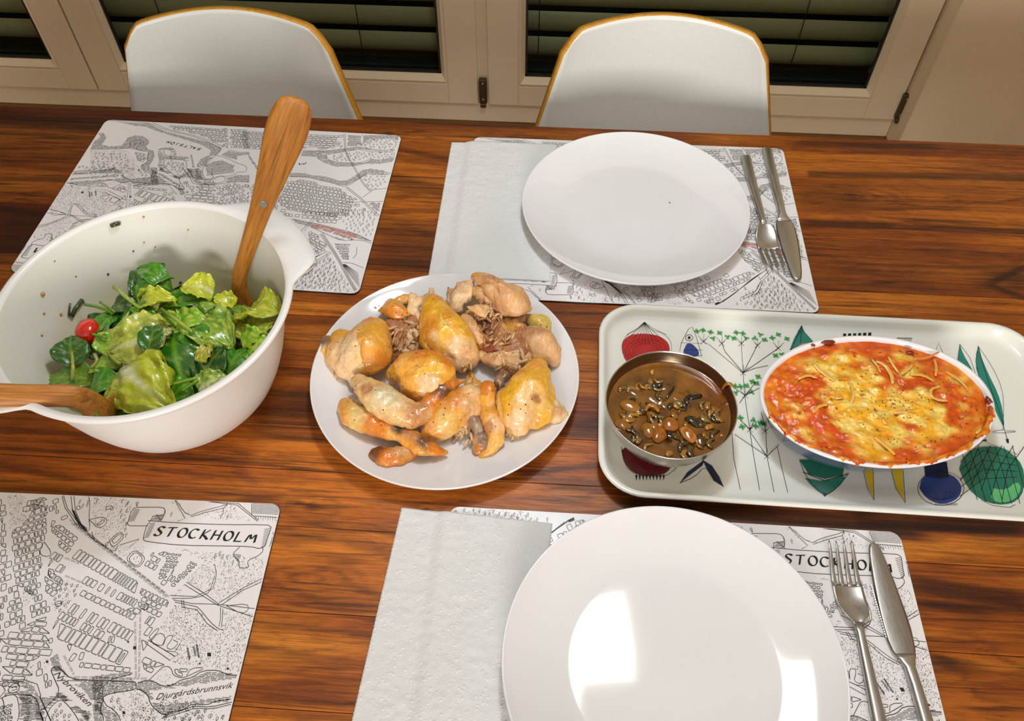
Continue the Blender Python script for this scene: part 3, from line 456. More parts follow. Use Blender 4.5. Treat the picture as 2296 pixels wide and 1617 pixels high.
# ------------------------------------------------------------------ placemats with a printed city map
MW, MH = .405, .2856
RAW = [["h",[4058,12,3805,37,3445,37,3319,118,3147,195,2936,252,2727,309,2519,365,2300,464,2319,610,2401,731,2411,872,2394,1036,2328,1098,2185,1180,2377,1197,2447,1149,2473,1016,2518,825,2500,711,2419,618,2432,519,2597,416,2809,346,3023,275,3240,203,3446,114,3666,94,3830,47]],["l",[4049,11,3813,14,3451,22,3330,89,3127,170,2951,208,2741,265,2524,351,2295,478,2314,566],0.45],["l",[3407,10,3147,142,2928,191,2686,260,2468,346,2277,447],0.45],["h",[4037,302,3975,289,3891,380,3896,484,3907,529,3780,562,3648,536,3615,475,3617,371,3544,312,3431,310,3330,376,3285,446,3304,521,3256,575,3173,597,3119,708,3115,807,3121,892,3087,958,2988,1005,2922,1136,2871,1253,2945,1273,3184,1307,3177,1279,2977,1235,2993,1142,3049,1038,3185,967,3233,887,3173,826,3224,688,3232,617,3355,613,3438,591,3517,583,4006,633,4025,495,3980,372]],["l",[4003,640,3523,591,3502,524,3551,469,3536,408,3465,395,3360,423,3348,481,3410,516,3425,575,3355,613,3241,617,3206,686,3212,744,3164,825,3224,887,3208,955,3130,1017,3044,1051,2988,1155,2999,1224,3077,1257,3189,1294],0.45],["h",[3120,563,3068,523,2959,513,2882,572,2843,684,2694,685,2626,722,2553,912,2513,1005,2451,1136,2526,1075,2645,1099,2587,1188,2591,1255,2478,1378,2525,1421,2578,1347,2674,1249,2781,1151,2831,1087,3004,909,3030,785,3098,648]],["l",[3038,556,2962,557,2913,618,2934,692,2998,668,3041,600,3038,556],0.45],["l",[2923,748,2813,745,2689,756,2643,836,2620,959,2641,1030,2689,1075,2770,1027,2874,940,2952,849,2958,779,2923,748],0.45],["l",[2687,896,2513,1087],0.7],["l",[2911,690,2887,745],0.7],["l",[2522,1088,2456,1177,2338,1207,2198,1195],0.45],["l",[2342,626,2392,758,2420,901,2389,995,2320,1098,2236,1077,2156,1015,2072,1022,1978,973,1950,915,1849,920,1858,824,1928,774,2016,754,2140,680,2247,632,2342,626],0.45],["h",[2185,1180,2298,1109,2156,1043,2055,1048,1957,985,1789,970,1750,1102,1921,1104,2088,1145]],["l",[2223,1116,2191,1046,2129,1013,2060,1062,2075,1130,2172,1166,2223,1116],0.45],["l",[2181,1193,2084,1158,1919,1110,1750,1102],0.45],["h",[2265,605,2200,513,2088,547,1915,532,1899,588,2053,601,2037,685,2149,652]],["l",[2196,498,2074,531,1917,525],0.45],["h",[1235,441,1039,409,866,394,718,352,508,291,473,185,503,38,391,29,317,22,49,-1,21,160,45,338,136,346,405,340,545,337,666,420,859,466,910,485,870,581,759,628,532,622,376,581,345,507,184,536,14,464,35,551,171,605,368,622,517,691,740,710,890,653,999,578,1027,538,1229,541]],["l",[1239,426,963,417,857,393,684,335,508,291,470,155,524,25],0.45],["l",[910,485,757,428,551,353,499,334,457,359,306,375,34,351,25,451,184,536,342,521,383,588,514,621,732,626,870,581,910,485],0.45],["l",[440,255,390,133,266,93,128,81,39,162,49,265,130,331,314,332,432,299,440,255],0.45],["h",[1289,882,1112,867,1013,900,831,911,637,976,549,968,460,879,379,749,277,712,165,730,9,744,9,799,221,818,297,797,337,869,411,943,529,1061,619,1055,809,1004,1001,953,1272,949]],["l",[1270,956,1030,942,903,985,716,1023,579,1078,509,1072,423,971,330,813,218,831,17,800],0.45],["l",[759,30,709,220,666,420,529,636,418,821,321,989,195,1138],0.4],["l",[777,32,727,221,672,435,547,638,436,822,339,991,212,1139],0.4],["l",[521,1100,305,1291,30,1585],0.45],["l",[506,1085,301,1265,7,1571],0.45],["l",[546,1389,412,1365,-14,1315],0.45],["l",[275,1263,165,1109,5,1069],0.45],["l",[277,2421,173,2560,14,2746],0.35],["l",[273,2421,168,2553,20,2722],0.35],["l",[269,2420,162,2545,26,2697],0.35],["l",[265,2420,157,2537,33,2672],0.35],["l",[261,2420,152,2529,39,2647],0.35],["l",[257,2419,147,2521,46,2623],0.35],["l",[253,2419,142,2514,52,2598],0.35],["l",[249,2419,137,2506,58,2573],0.35],["l",[245,2418,132,2498,65,2547],0.35],["l",[653,1950,514,2126,375,2316,188,2617,51,2821],0.35],["l",[641,1943,508,2118,368,2308,183,2607,45,2815],0.35],["l",[630,1937,501,2109,362,2300,178,2598,38,2809],0.35],["l",[619,1930,495,2101,356,2292,173,2588,31,2803],0.35],["l",[276,2393,174,2393,26,2455],0.45],["l",[168,2125,149,2249,176,2318],0.45],["h",[1049,1721,808,1772,720,1785,539,1830,241,1905,16,2014,150,2006,381,2036,492,1976,629,1898,699,1874,784,1841,976,1786]],["l",[1049,1721,809,1767,721,1780,540,1825,243,1895,14,2024],0.45],["l",[784,1841,625,1918,490,1986,380,2041,150,2006,9,2053],0.45],["p",[787,1801,716,1800,537,1840,239,1915,184,1980,295,1979,526,1889,701,1864,780,1830]],["l",[590,2392,520,2310,463,2228],0.45],["l",[577,2419,496,2327,445,2246],0.45],["l",[701,2661,618,2562,575,2428],0.45],["l",[719,2644,648,2546,595,2430],0.45],["l",[890,1931,781,1646],0.4],["l",[853,1908,755,1664],0.4],["g",[3172,44,2337,33,2266,299,2336,408,2695,231,2933,176,3140,133],178.2,10,8],["g",[2168,61,1768,57,1664,507,2035,510],-179.4,9,8],["g",[2319,62,2053,55,1928,490,2204,470],-178.5,8,9],["g",[1343,81,802,49,742,325,973,374,1228,396],-178.5,16,8],["g",[728,43,530,41,477,259,669,319],-179.4,5,6],["g",[2420,817,2275,692,2035,784,1982,959,2155,988,2323,1030],-164.5,5,5],["g",[3475,594,3245,632,3181,855,3279,863,3396,703],170.6,8,8],["g",[1276,1004,1082,987,611,1094,504,1178,356,1296,354,1638,742,1672,1103,1603,1316,1456,1301,1114],172.0,9,9],["g",[1004,1529,497,1506,430,1810,557,1811,711,1763,999,1696],-178.9,11,11],["g",[842,1866,687,1923,516,2116,476,2200,610,2337,664,2226,737,2096,871,1919],151.1,14,7],["g",[473,2064,259,2055,211,2378,278,2384,408,2166],-177.8,5,6],["g",[206,1347,26,1332,8,1521,48,1537],148.7,6,6],["t",[446,2303,354,2409,239,2566,77,2823,727,2879,708,2689,575,2484],8.5,1],["d",[446,2303,354,2409,239,2566,77,2823,727,2879,708,2689,575,2484],1],["t",[359,1473,50,1509,21,1956,111,1924,237,1854,402,1808,433,1667],8,1],["t",[339,855,213,858,33,815,38,1032,197,1125,330,990],8,0],["t",[889,497,539,409,490,376,49,367,37,438,195,523,390,511,573,598,810,604],7,0],["t",[412,209,353,130,125,95,59,208,180,306,365,307],7,0],["t",[458,1395,70,1601,573,1657,404,1403],8,1],["t",[3956,708,3544,658,3390,816,3282,1003,3486,1089,3770,1114],9,0],["d",[3997,654,3524,613,3336,812,3272,1030,3435,1126,3534,1107,3789,1157],1.3],["t",[2914,775,2689,784,2642,920,2699,1049,2793,988,2934,847],6,0],["d",[3403,1068,3269,890,3067,1039,2986,1209,3182,1266],0.8],["t",[3544,439,3387,425,3384,484,3489,508],6,0],["g",[1465,2739,1526,2727,1844,2055,1994,1621,1962,1607],19.9,9,11],["g",[1698,2811,1816,2862,1884,2835,2019,2497,2058,2299,2095,2176,2256,1811,2186,1795,2003,1956,1913,1925,1673,2481,1797,2575],26.2,9.5,10],["g",[1967,1595,2115,1602,2304,1787,2427,1542,2513,1389,2344,1382,2410,1221,2262,1088,2172,1129],-1.7,17,9],["g",[1959,2612,2149,2547,2357,2427,2268,2239,2189,2305,1988,2540],-30.6,9,8],["g",[2108,2177,2331,2078,2362,1999,2301,1826,2225,1887],-25.5,10,9],["g",[2336,2411,2425,2387,3002,2096,2986,1910,2775,1965,2300,2158,2268,2239],-24.0,9,17],["g",[2519,1993,3020,1808,3049,1913,3121,1929,3166,1827,3033,1695,2893,1738,2487,1873],-20.1,10,9.5],["g",[2489,1835,3079,1634,3132,1551,3139,1454,2440,1667,2448,1743],-20.1,8,16],["g",[2401,1703,2488,1707,3159,1467,3198,1350,2715,1340,2580,1404,2495,1497,2403,1603],-17.6,11,18],["g",[2678,1373,2741,1400,3202,1339,3225,1270,2718,1270],-3.3,12,9],["g",[2998,2029,3074,2032,3305,1911,3304,1834,3256,1705,3116,1749,3041,1860],-20.6,9,9],["g",[3132,1699,3271,1656,3248,1496,3192,1517],-17.2,18,22],["g",[3188,1493,3392,1430,3442,1385,3352,1287,3245,1282],-17.5,13,9],["g",[3000,2343,3126,2279,3134,2088,2937,2174,2936,2215],-22.5,10,9],["g",[3118,2349,3305,2343,3268,2203,3185,2051,3134,2088],-2.5,7,5],["g",[3386,2291,3485,2268,3294,1989,3235,2013],-18.8,7,5],["d",[1494,2832,1672,2840,1791,2589,1654,2495],1.2],["d",[2003,1956,2118,1961,2150,1884,2086,1790],1.3],["d",[2241,2074,2514,2006,2431,1755,2314,1762,2285,1996],0.5],["t",[2272,2062,2514,2006,2477,1899,2439,1768,2329,1789],8,0],["x",[2166,2607,3301,1924]],["x",[2194,2571,3276,1923]],["x",[2220,2572,3251,1961]],["x",[3077,1811,3247,1259]],["x",[3066,1709,3223,1258]],["x",[2729,1241,3326,1257]],["x",[2737,1218,3209,1246]],["x",[2580,1404,2722,1258]],["x",[2331,2078,2509,2019]],["x",[2268,2239,2419,2191]],["d",[3140,2406,3508,2423,3579,2356,4007,2390,4036,2103,3756,1893,3683,1929,3398,2074,3357,1953,3310,1938,3498,2269],1.1],["d",[3355,1875,3421,1865,3598,1822,3676,1724,3791,1667,3809,1693,3766,1855,4078,1819,4072,1344,3899,1359,3749,1376,3502,1388,3436,1444,3497,1568,3292,1669,3305,1707],1.6],["d",[2302,2870,2549,2881,2699,2766,2709,2573,2626,2425,2457,2446,2335,2704],0.9],["d",[2803,2376,2961,2383,2923,2214,2814,2265,2562,2379],0.8],["t",[2136,2831,2259,2837,2297,2732,2227,2699],8,1],["t",[2532,2850,2655,2855,2685,2646,2709,2573,2810,2433,2718,2429,2617,2643],8,1],["t",[3034,2706,3169,2713,3360,2662,3613,2733,3633,2660,3052,2648],8,1],["d",[2978,2886,3074,2890,3213,2700,3513,2804,3489,2894,3820,2669,3552,2656,3119,2740],0.8],["t",[3437,2391,3703,2390,3803,2255,3753,2198,3609,2246],9,1],["l",[3069,2905,3231,2686,3335,2750,3550,2821,3550,2897],0.45],["l",[3060,2889,3208,2670,3150,2638],0.45],["l",[3258,2687,3355,2729,3530,2789,3559,2836],0.45],["l",[3375,2904,3645,2825,3874,2671],0.45],["l",[3403,2905,3654,2841,3878,2683],0.45],["l",[3530,2789,3541,2723],0.45],["l",[3398,2074,3609,1965,3731,1892,4066,1869],0.45],["l",[3384,2053,3587,1951,3720,1885,4070,1799],0.45],["l",[3314,1925,3528,1935,3636,2005,3645,2139,3596,2246],0.45],["l",[3293,1950,3511,1950,3620,2018,3626,2138],0.45],["l",[3330,1913,3503,1888,3731,1892],0.45],["l",[3349,1894,3509,1869,3563,1859,3697,1738,3788,1680,3825,1681],0.45],["l",[3425,1852,3555,1839,3676,1724,3779,1667],0.45],["l",[3727,1905,3896,2044,4053,2138],0.45],["l",[3751,1887,3901,2024,4055,2104],0.45],["l",[3750,1867,3777,1767,3781,1704],0.45],["l",[3772,1856,3792,1768,3802,1699],0.45],["l",[3797,1882,3968,1910,3994,1853,3940,1819,3797,1882],0.45],["l",[3400,1916,3425,1852],0.45],["l",[3418,1917,3444,1853],0.45],["l",[3777,2846,3806,2727],0.45],["l",[3784,2847,4036,2843],0.35],["l",[3787,2833,4039,2830],0.35],["l",[3790,2820,4042,2816],0.35],["l",[3793,2806,4045,2803],0.35],["l",[3797,2793,4048,2789],0.35],["l",[3800,2779,4051,2776],0.35],["l",[3803,2766,4054,2763],0.35],["l",[3806,2753,4057,2749],0.35],["l",[3827,2725,4060,2717],0.45],["l",[4033,2686,4064,2687],0.45],["l",[3848,2722,3852,2692],0.3],["l",[3870,2723,3876,2683],0.3],["l",[3891,2724,3896,2693],0.3],["l",[3913,2725,3920,2684],0.3],["l",[3934,2726,3939,2694],0.3],["l",[3956,2727,3963,2684],0.3],["l",[3977,2728,3982,2694],0.3],["l",[3999,2729,4006,2685],0.3],["l",[4020,2730,4026,2695],0.3],["l",[2599,2424,2660,2520,2723,2472,2672,2370,2630,2375,2599,2424],0.5],["l",[2619,2424,2670,2499,2700,2474,2658,2391,2619,2424],0.45],["l",[2586,2366,2606,2424,2562,2379,2678,2314,2693,2385],0.45],["l",[2706,2386,2859,2450,2803,2376],0.45],["l",[2810,2278,2852,2350,2948,2299,2975,2258,2937,2174,2824,2237,2810,2278],0.45],["l",[2831,2272,2865,2330,2938,2291,2953,2243,2924,2194,2843,2238,2831,2272],0.45],["l",[2341,2615,2389,2632,2451,2650,2515,2623,2501,2549,2434,2546,2410,2574,2341,2615],0.45],["l",[2430,2575,2472,2628,2494,2607,2449,2561,2430,2575],0.45],["l",[2089,2844,2160,2696,2287,2539,2370,2499,2386,2529,2330,2644,2294,2777,2253,2852],0.45],["l",[2116,2846,2187,2697,2290,2568,2359,2528],0.45],["l",[2147,2710,2239,2595,2345,2513],0.35],["l",[2154,2708,2244,2596,2349,2513],0.35],["l",[2160,2705,2250,2596,2353,2513],0.35],["l",[2167,2702,2255,2596,2357,2513],0.35],["l",[2173,2699,2260,2596,2361,2513],0.35],["l",[2007,2840,2081,2722,2231,2580,2562,2379],0.45],["l",[2017,2849,2101,2723,2248,2588,2365,2513],0.45],["l",[2378,2478,2468,2417,2595,2359],0.45],["l",[2410,2501,2468,2417],0.45],["l",[2455,2755,2506,2765,2530,2728,2508,2719,2498,2742,2479,2726,2454,2724,2455,2755],0.45],["l",[2309,2832,2343,2833,2349,2780,2326,2787],0.45],["l",[2025,2383,2129,2289,2120,2246,2043,2257,2014,2311,2025,2383],0.45],["l",[2072,1946,2102,1921,2091,1901,2061,1926,2072,1946],0.45],["l",[2334,1840,2364,1861,2394,1850,2400,1818,2359,1809,2334,1840],0.45],["l",[2345,1828,2395,1841],0.45],["l",[2163,2138,2220,2127,2240,2060,2190,2071,2163,2138],0.45],["l",[3241,1556,3296,1657,3268,1668,3213,1567,3469,1458,3501,1556],0.45],["l",[3253,1556,3291,1632,3360,1610,3362,1525,3312,1529,3253,1556],0.45],["l",[3362,1525,3373,1611,3422,1613,3420,1576,3390,1514,3446,1493,3489,1555,3433,1577],0.45],["l",[3209,1542,3459,1410,3485,1446,3225,1567],0.45],["l",[2535,1273,2520,1295,2534,1319,2570,1321,2611,1294,2709,1229,2927,1227,3213,1235,3240,1225,3254,1191,3240,1173,3213,1164,3056,1134,3009,1100,3028,1079,3017,1045,3036,990,3071,959,3081,930],0.55],["l",[2535,1273,2602,1195,2643,1151,2653,1095,2562,968,2524,1033,2482,1076,2426,1096,2307,1096,2211,1069,2256,1021,2263,977,2300,945],0.55],["h",[2535,1273,2520,1295,2534,1319,2570,1321,2709,1229,3213,1235,3244,1213,3240,1173,3055,1136,3009,1100,3070,930,3012,927,2935,1074,2832,1160,2748,1190,2892,1061,2975,966,2966,925,2878,972,2760,945,2656,910,2610,908,2562,968,2653,1095,2643,1151,2602,1195]],["h",[2211,1069,2307,1096,2426,1096,2482,1076,2524,1033,2610,908,2472,902,2379,927,2300,945,2263,977,2256,1021]],["l",[2562,968,2610,908],0.7],["l",[2565,974,2618,909],0.45],["h",[3250,1231,3339,1252,3448,1211,3549,1233,3659,1267,3784,1337,4027,1330,4024,1295,3852,1264,3644,1198,3431,1154,3410,1108,3505,1067,4023,1159,4012,1113,3735,1089,3552,992,3471,1027,3368,1128,3267,1180]],["l",[3252,1225,3328,1252,3379,1242,3462,1206,3541,1221,3588,1264,3678,1285,3745,1346,3876,1352,3932,1326,4030,1319],0.55],["l",[3255,1180,3306,1171,3364,1139,3403,1074,3473,1022,3541,992,3590,1022,3678,1042,3735,1089,3854,1084,3905,1114,4029,1136],0.55],["l",[3533,981,3615,1017,3690,1043,3751,1073,3882,1068,4047,1115],0.5],["l",[3524,969,3620,1001,3704,1032,3768,1057,3898,1055,4039,1098],0.45],["l",[3339,1252,3381,1312,3414,1360,3462,1363,3493,1341,3519,1295,3597,1276,3670,1314,3768,1371,3645,1359,3626,1300],0.45],["l",[3517,1342,3533,1307,3593,1287,3591,1316,3553,1320,3546,1345,3517,1342],0.45],["l",[3557,1349,3622,1352,3623,1329,3564,1326,3557,1349],0.45],["d",[3376,1288,3417,1349,3484,1328,3502,1271,3469,1224,3399,1255],0.8],["d",[3243,1145,3313,1148,3419,1041,3486,978,3427,946,3289,940,3246,1067],1],["t",[3052,1080,3200,1132,3266,939,3116,932],9,0],["t",[3628,974,3794,1048,3980,1056,4025,974,3634,956],8,0],["d",[3628,974,3794,1048,4003,1057,4025,974,3634,956],0.7],["d",[2277,1367,2354,1358,2419,1141,2325,1136],1.2],["d",[2409,1373,2513,1389,2512,1330,2466,1293],1.2],["l",[2249,1155,2282,1182,2323,1158,2327,1117,2283,1098,2241,1113,2249,1155],0.6],["l",[2261,1139,2293,1157,2312,1133,2274,1119],0.45],["l",[3565,1518,3611,1423,3617,1426,3572,1520,3565,1518],0.45],["l",[3612,1529,3651,1456],0.45],["l",[3620,1531,3659,1459],0.45],["l",[3633,1548,3681,1444,3688,1446,3640,1550,3633,1548],0.45],["b",[3121,1510,3146,1511,3154,1487,3129,1485]],["b",[3743,1487,3774,1488,3782,1459,3752,1457]],["b",[2451,1364,2471,1364,2478,1346,2459,1345]],["b",[3205,1008,3225,1008,3232,989,3211,988]],["b",[3697,1404,3711,1405,3715,1391,3701,1390]],["b",[3935,1375,3951,1376,3955,1361,3939,1360]],["b",[3058,1550,3073,1551,3077,1536,3063,1536]],["f",[1978,2598,2174,2622,2425,2387,3002,2096,3301,1924,3294,1782,3231,1704,3321,1658,3188,1529,3324,1263,2726,1247,2567,1345,2513,1389,2388,1640,2196,1991],-20.1,8,14],["f",[1021,2795,1884,2835,2143,2123,2311,1801,2508,1401,2469,1376,2620,1150,2515,1055,1830,1091],26.2,9,10],["f",[2962,2216,2974,2342,3162,2379,3255,2202,3376,2059,3297,1937],-22.5,8,9],["f",[3066,1785,3182,1701,3501,1556,3466,1386,3371,1265,3241,1259],-17.2,12,12],["f",[2561,1186,2330,1233,1743,1129,1639,1487,2555,1617,2435,1400],169.9,8,10],["f",[3150,1397,2647,1353,2542,1501,2806,1652,3062,1674],-176.7,8,12],["f",[3163,12,2062,25,1919,518,2241,473,2700,217],179.3,8,8],["f",[2168,61,524,25,474,229,687,321,969,389,1257,428,2027,538],-179.4,9,8],["f",[1850,1135,1679,1106,1309,980,614,1081,299,1317,68,1613,1668,1752],172.0,9,9],["f",[1288,1553,473,1483,430,1810,557,1811,711,1763,1052,1711],-178.9,11,10],["f",[2750,2725,476,2194,780,2605,1152,2853,2746,2951],-150.3,10,9],["l",[2880,2633,2996,2631,3013,2706,3000,2750,2972,2771,2837,2765,2742,2760,2711,2751],0.55],["l",[2704,2588,2736,2574,2896,2582],0.5],["l",[2711,2751,2698,2706,2704,2588],0.5],["l",[3003,2631,2942,2695,2908,2671,2902,2626],0.45],["l",[3002,2742,3002,2698,2906,2678],0.45],["l",[2902,2626,2883,2581,2889,2480,2898,2445,2925,2432,3083,2418,3272,2409,3615,2420,3879,2426,3950,2408,3998,2432,3998,2488,4011,2604,4006,2626,3962,2643,3561,2624,3128,2622,2900,2633],0.55],["l",[3971,2430,3994,2389,3954,2338,3895,2308,3876,2279,3899,2239],0.5],["l",[3775,2418,3722,2342,3809,2283,3810,2228,3865,2220,3899,2239],0.5],["l",[2716,2737,2771,2736],0.35],["l",[2714,2723,2769,2724],0.35],["l",[2712,2709,2768,2712],0.35],["l",[2711,2696,2766,2700],0.35],["l",[2709,2682,2765,2688],0.35],["l",[2707,2669,2763,2676],0.35],["l",[2706,2656,2762,2664],0.35],["l",[2704,2642,2760,2652],0.35],["l",[2703,2629,2759,2640],0.35],["l",[2701,2615,2757,2628],0.35],["l",[2905,2604,2954,2614],0.35],["l",[2905,2590,2953,2601],0.35],["l",[2904,2575,2951,2587],0.35],["l",[2903,2560,2950,2574],0.35],["l",[2903,2546,2949,2561],0.35],["l",[2902,2531,2948,2548],0.35],["l",[2901,2517,2947,2535],0.35],["l",[2901,2502,2945,2522],0.35],["l",[2900,2488,2944,2509],0.35],["l",[2899,2473,2943,2495],0.35],["l",[2899,2459,2942,2482],0.35],["l",[4007,2612,3953,2594],0.35],["l",[4006,2595,3954,2577],0.35],["l",[4006,2580,3955,2560],0.35],["l",[4006,2564,3957,2543],0.35],["l",[4005,2548,3958,2525],0.35],["l",[4005,2532,3960,2508],0.35],["l",[4005,2516,3961,2491],0.35],["l",[4004,2500,3962,2474],0.35],["l",[4004,2484,3964,2457],0.35],["l",[4004,2469,3965,2440],0.35],["l",[4003,2453,3966,2423],0.35],["l",[3727,2349,3809,2339],0.35],["l",[3738,2335,3806,2327],0.35],["l",[3750,2322,3804,2316],0.35],["l",[3761,2309,3801,2305],0.35],["l",[3772,2295,3799,2294],0.35],["l",[3783,2282,3796,2283],0.35],["l",[3795,2269,3794,2271],0.35],["l",[3806,2255,3792,2260],0.35],["l",[2945,2684,3004,2693],0.3],["l",[2936,2677,3004,2684],0.3],["l",[2928,2669,3004,2675],0.3],["l",[2920,2661,3004,2666],0.3],["l",[2911,2653,3004,2658],0.3],["l",[2903,2645,3004,2649],0.3],["l",[3622,2779,3637,2802],0.45],["l",[4044,2462,4055,2527],0.45],["l",[4037,2433,4057,2491],0.45],["l",[4032,2569,4057,2567,4059,2549,4037,2551],0.45],["t",[486,2274,345,2482,185,2812,913,2801,780,2605,578,2438],8.5,1],["l",[1135,2815,985,2693,767,2488,510,2236],0.4],["l",[1106,2798,951,2665,741,2455,504,2232],0.4],["l",[1077,2782,918,2636,715,2423,497,2227],0.4],["l",[1048,2765,884,2607,688,2390,491,2223],0.4],["l",[845,2685,665,2578,583,2418,608,2341],0.45],["l",[819,2702,640,2596,561,2417],0.45],["b",[1140,2787,1089,2760,1077,2783,1128,2815]],["g",[1482,2619,1040,2388,743,2270,550,2218,765,2469,979,2636,1211,2726,1377,2717],-150.3,11,10],["g",[1907,2702,1680,2641,1662,2829,1885,2842],-171.7,12,9]]
def nib(V, F, a, b, n):
    k = len(V); V += [(a[0]-n[0], a[1]-n[1]), (a[0]+n[0], a[1]+n[1]), (b[0]+n[0], b[1]+n[1]), (b[0]-n[0], b[1]-n[1])]; F.append((k, k+1, k+2, k+3))
OCC = set()
TXT = [[(252, 123), (258, 129), (296, 106), (291, 99)], [(341, 108), (343, 117), (405, 130), (405, 119)], [(250, 90), (258, 90), (267, 62), (261, 60)], [(163, 92), (170, 96), (195, 58), (188, 56)], [(21, 200), (24, 206), (64, 190), (62, 184)], [(255, 52), (257, 58), (309, 45), (307, 36)]]
def stroke(V, F, P, w, closed=False):
    """flat ribbon along P (mm), width w (mm)"""
    P = [p for i, p in enumerate(P) if i == 0 or math.dist(p, P[i-1]) > 1e-4]
    if closed and len(P) > 2: P = P+[P[0]]
    n = len(P)
    if n < 2: return
    for (ax, ay), (bx, by) in zip(P, P[1:]):
        m = int(math.hypot(bx-ax, by-ay))+1
        for i in range(m+1): OCC.add((int(ax+(bx-ax)*i/m), int(ay+(by-ay)*i/m)))
    w *= 1.12; k = len(V)
    for i, p in enumerate(P):
        a = P[i-1] if i else (P[-2] if closed else p); b = P[i+1] if i < n-1 else (P[1] if closed else p)
        d = (b[0]-a[0], b[1]-a[1]); l = math.hypot(*d) or 1
        V += [(p[0]-d[1]/l*w/2, p[1]+d[0]/l*w/2), (p[0]+d[1]/l*w/2, p[1]-d[0]/l*w/2)]
    for i in range(n-1): F.append((k+2*i, k+2*i+1, k+2*i+3, k+2*i+2))
def disc(V, F, x, y, r, n=5):
    k = len(V); V += [(x+r*math.cos(6.283*i/n), y+r*math.sin(6.283*i/n)) for i in range(n)]; F.append(tuple(range(k, k+n)))
GL = {'S': [[(.88, .86), (.7, .98), (.42, 1), (.2, .86), (.22, .68), (.5, .52), (.76, .36), (.76, .14), (.5, 0), (.2, .02), (.04, .16)]],
 'T': [[(-.02, .93), (.95, 1.0)], [(.48, .97), (.38, 0)]],
 'O': [[(.5+.46*math.cos(a*PI/8), .5+.5*math.sin(a*PI/8)) for a in range(17)]],
 'C': [[(.5+.5*math.cos(a*PI/8), .5+.5*math.sin(a*PI/8)) for a in range(2, 15)]],
 'K': [[(.2, 1), (.08, 0)], [(.86, 1), (.14, .46)], [(.14, .46), (.5, .3), (.92, -.02)]],
 'H': [[(.12, 1), (.02, 0)], [(.88, 1), (.8, 0)], [(.07, .5), (.84, .52)]],
 'L': [[(.15, 1), (.05, 0), (.8, .03)]],
 'M': [[(-.05, 0), (.2, 1), (.5, .2), (.88, 1), (1.02, 0)]],
 'A': [[(0, 0), (.5, 1), (.92, 0)], [(.2, .36), (.74, .36)]],
 'J': [[(.6, 1), (.6, .2), (.4, 0), (.1, .05)]],
 'N': [[(.05, 0), (.12, 1), (.82, 0), (.88, 1)]]}
GL['Q'] = GL['O']+[[(.3, 1.25), (.36, 1.25)], [(.64, 1.25), (.7, 1.25)]]      # o with two dots
def lettering(V, F, word, p0, p1, hgt, pen, adv=1.32, slant=.14):
    n = len(word); dx, dy = p1[0]-p0[0], p1[1]-p0[1]; L = math.hypot(dx, dy); ux, uy = dx/L, dy/L
    cw = L/(n*adv-.32)
    pn = (pen*.5*math.cos(.5), pen*.5*math.sin(.5))
    for i, ch in enumerate(word):
        for st in GL[ch]:
            pts = []
            for a, b in st:
                lx = i*cw*adv+a*cw+b*hgt*slant; ly = b*hgt
                pts.append((p0[0]+lx*ux-ly*uy, p0[1]+lx*uy+ly*ux))
            if len(st) > 3: pts = smoothpts(pts, 1)
            for a, b in zip(pts, pts[1:]): nib(V, F, a, b, pn)
            stroke(V, F, pts, pen*.34)
def cursive(V, F, word, p0, p1, hgt):
    cu = bpy.data.curves.new('t', 'FONT'); cu.body = word; cu.size = 1; cu.shear = .45; cu.resolution_u = 2
    o = bpy.data.objects.new('t', cu); COL.objects.link(o); bpy.context.view_layer.update()
    me = bpy.data.meshes.new_from_object(o.evaluated_get(bpy.context.evaluated_depsgraph_get()))
    xs = [v.co.x for v in me.vertices]; x0, x1 = min(xs), max(xs)
    dx, dy = p1[0]-p0[0], p1[1]-p0[1]; L = math.hypot(dx, dy); ux, uy = dx/L, dy/L; k = len(V)
    for v in me.vertices:
        a = (v.co.x-x0)/(x1-x0)*L; b = v.co.y*hgt; V.append((p0[0]+a*ux-b*uy, p0[1]+a*uy+b*ux))
    for p in me.polygons: F.append(tuple(k+i for i in p.vertices))
    bpy.data.objects.remove(o); bpy.data.meshes.remove(me); bpy.data.curves.remove(cu)
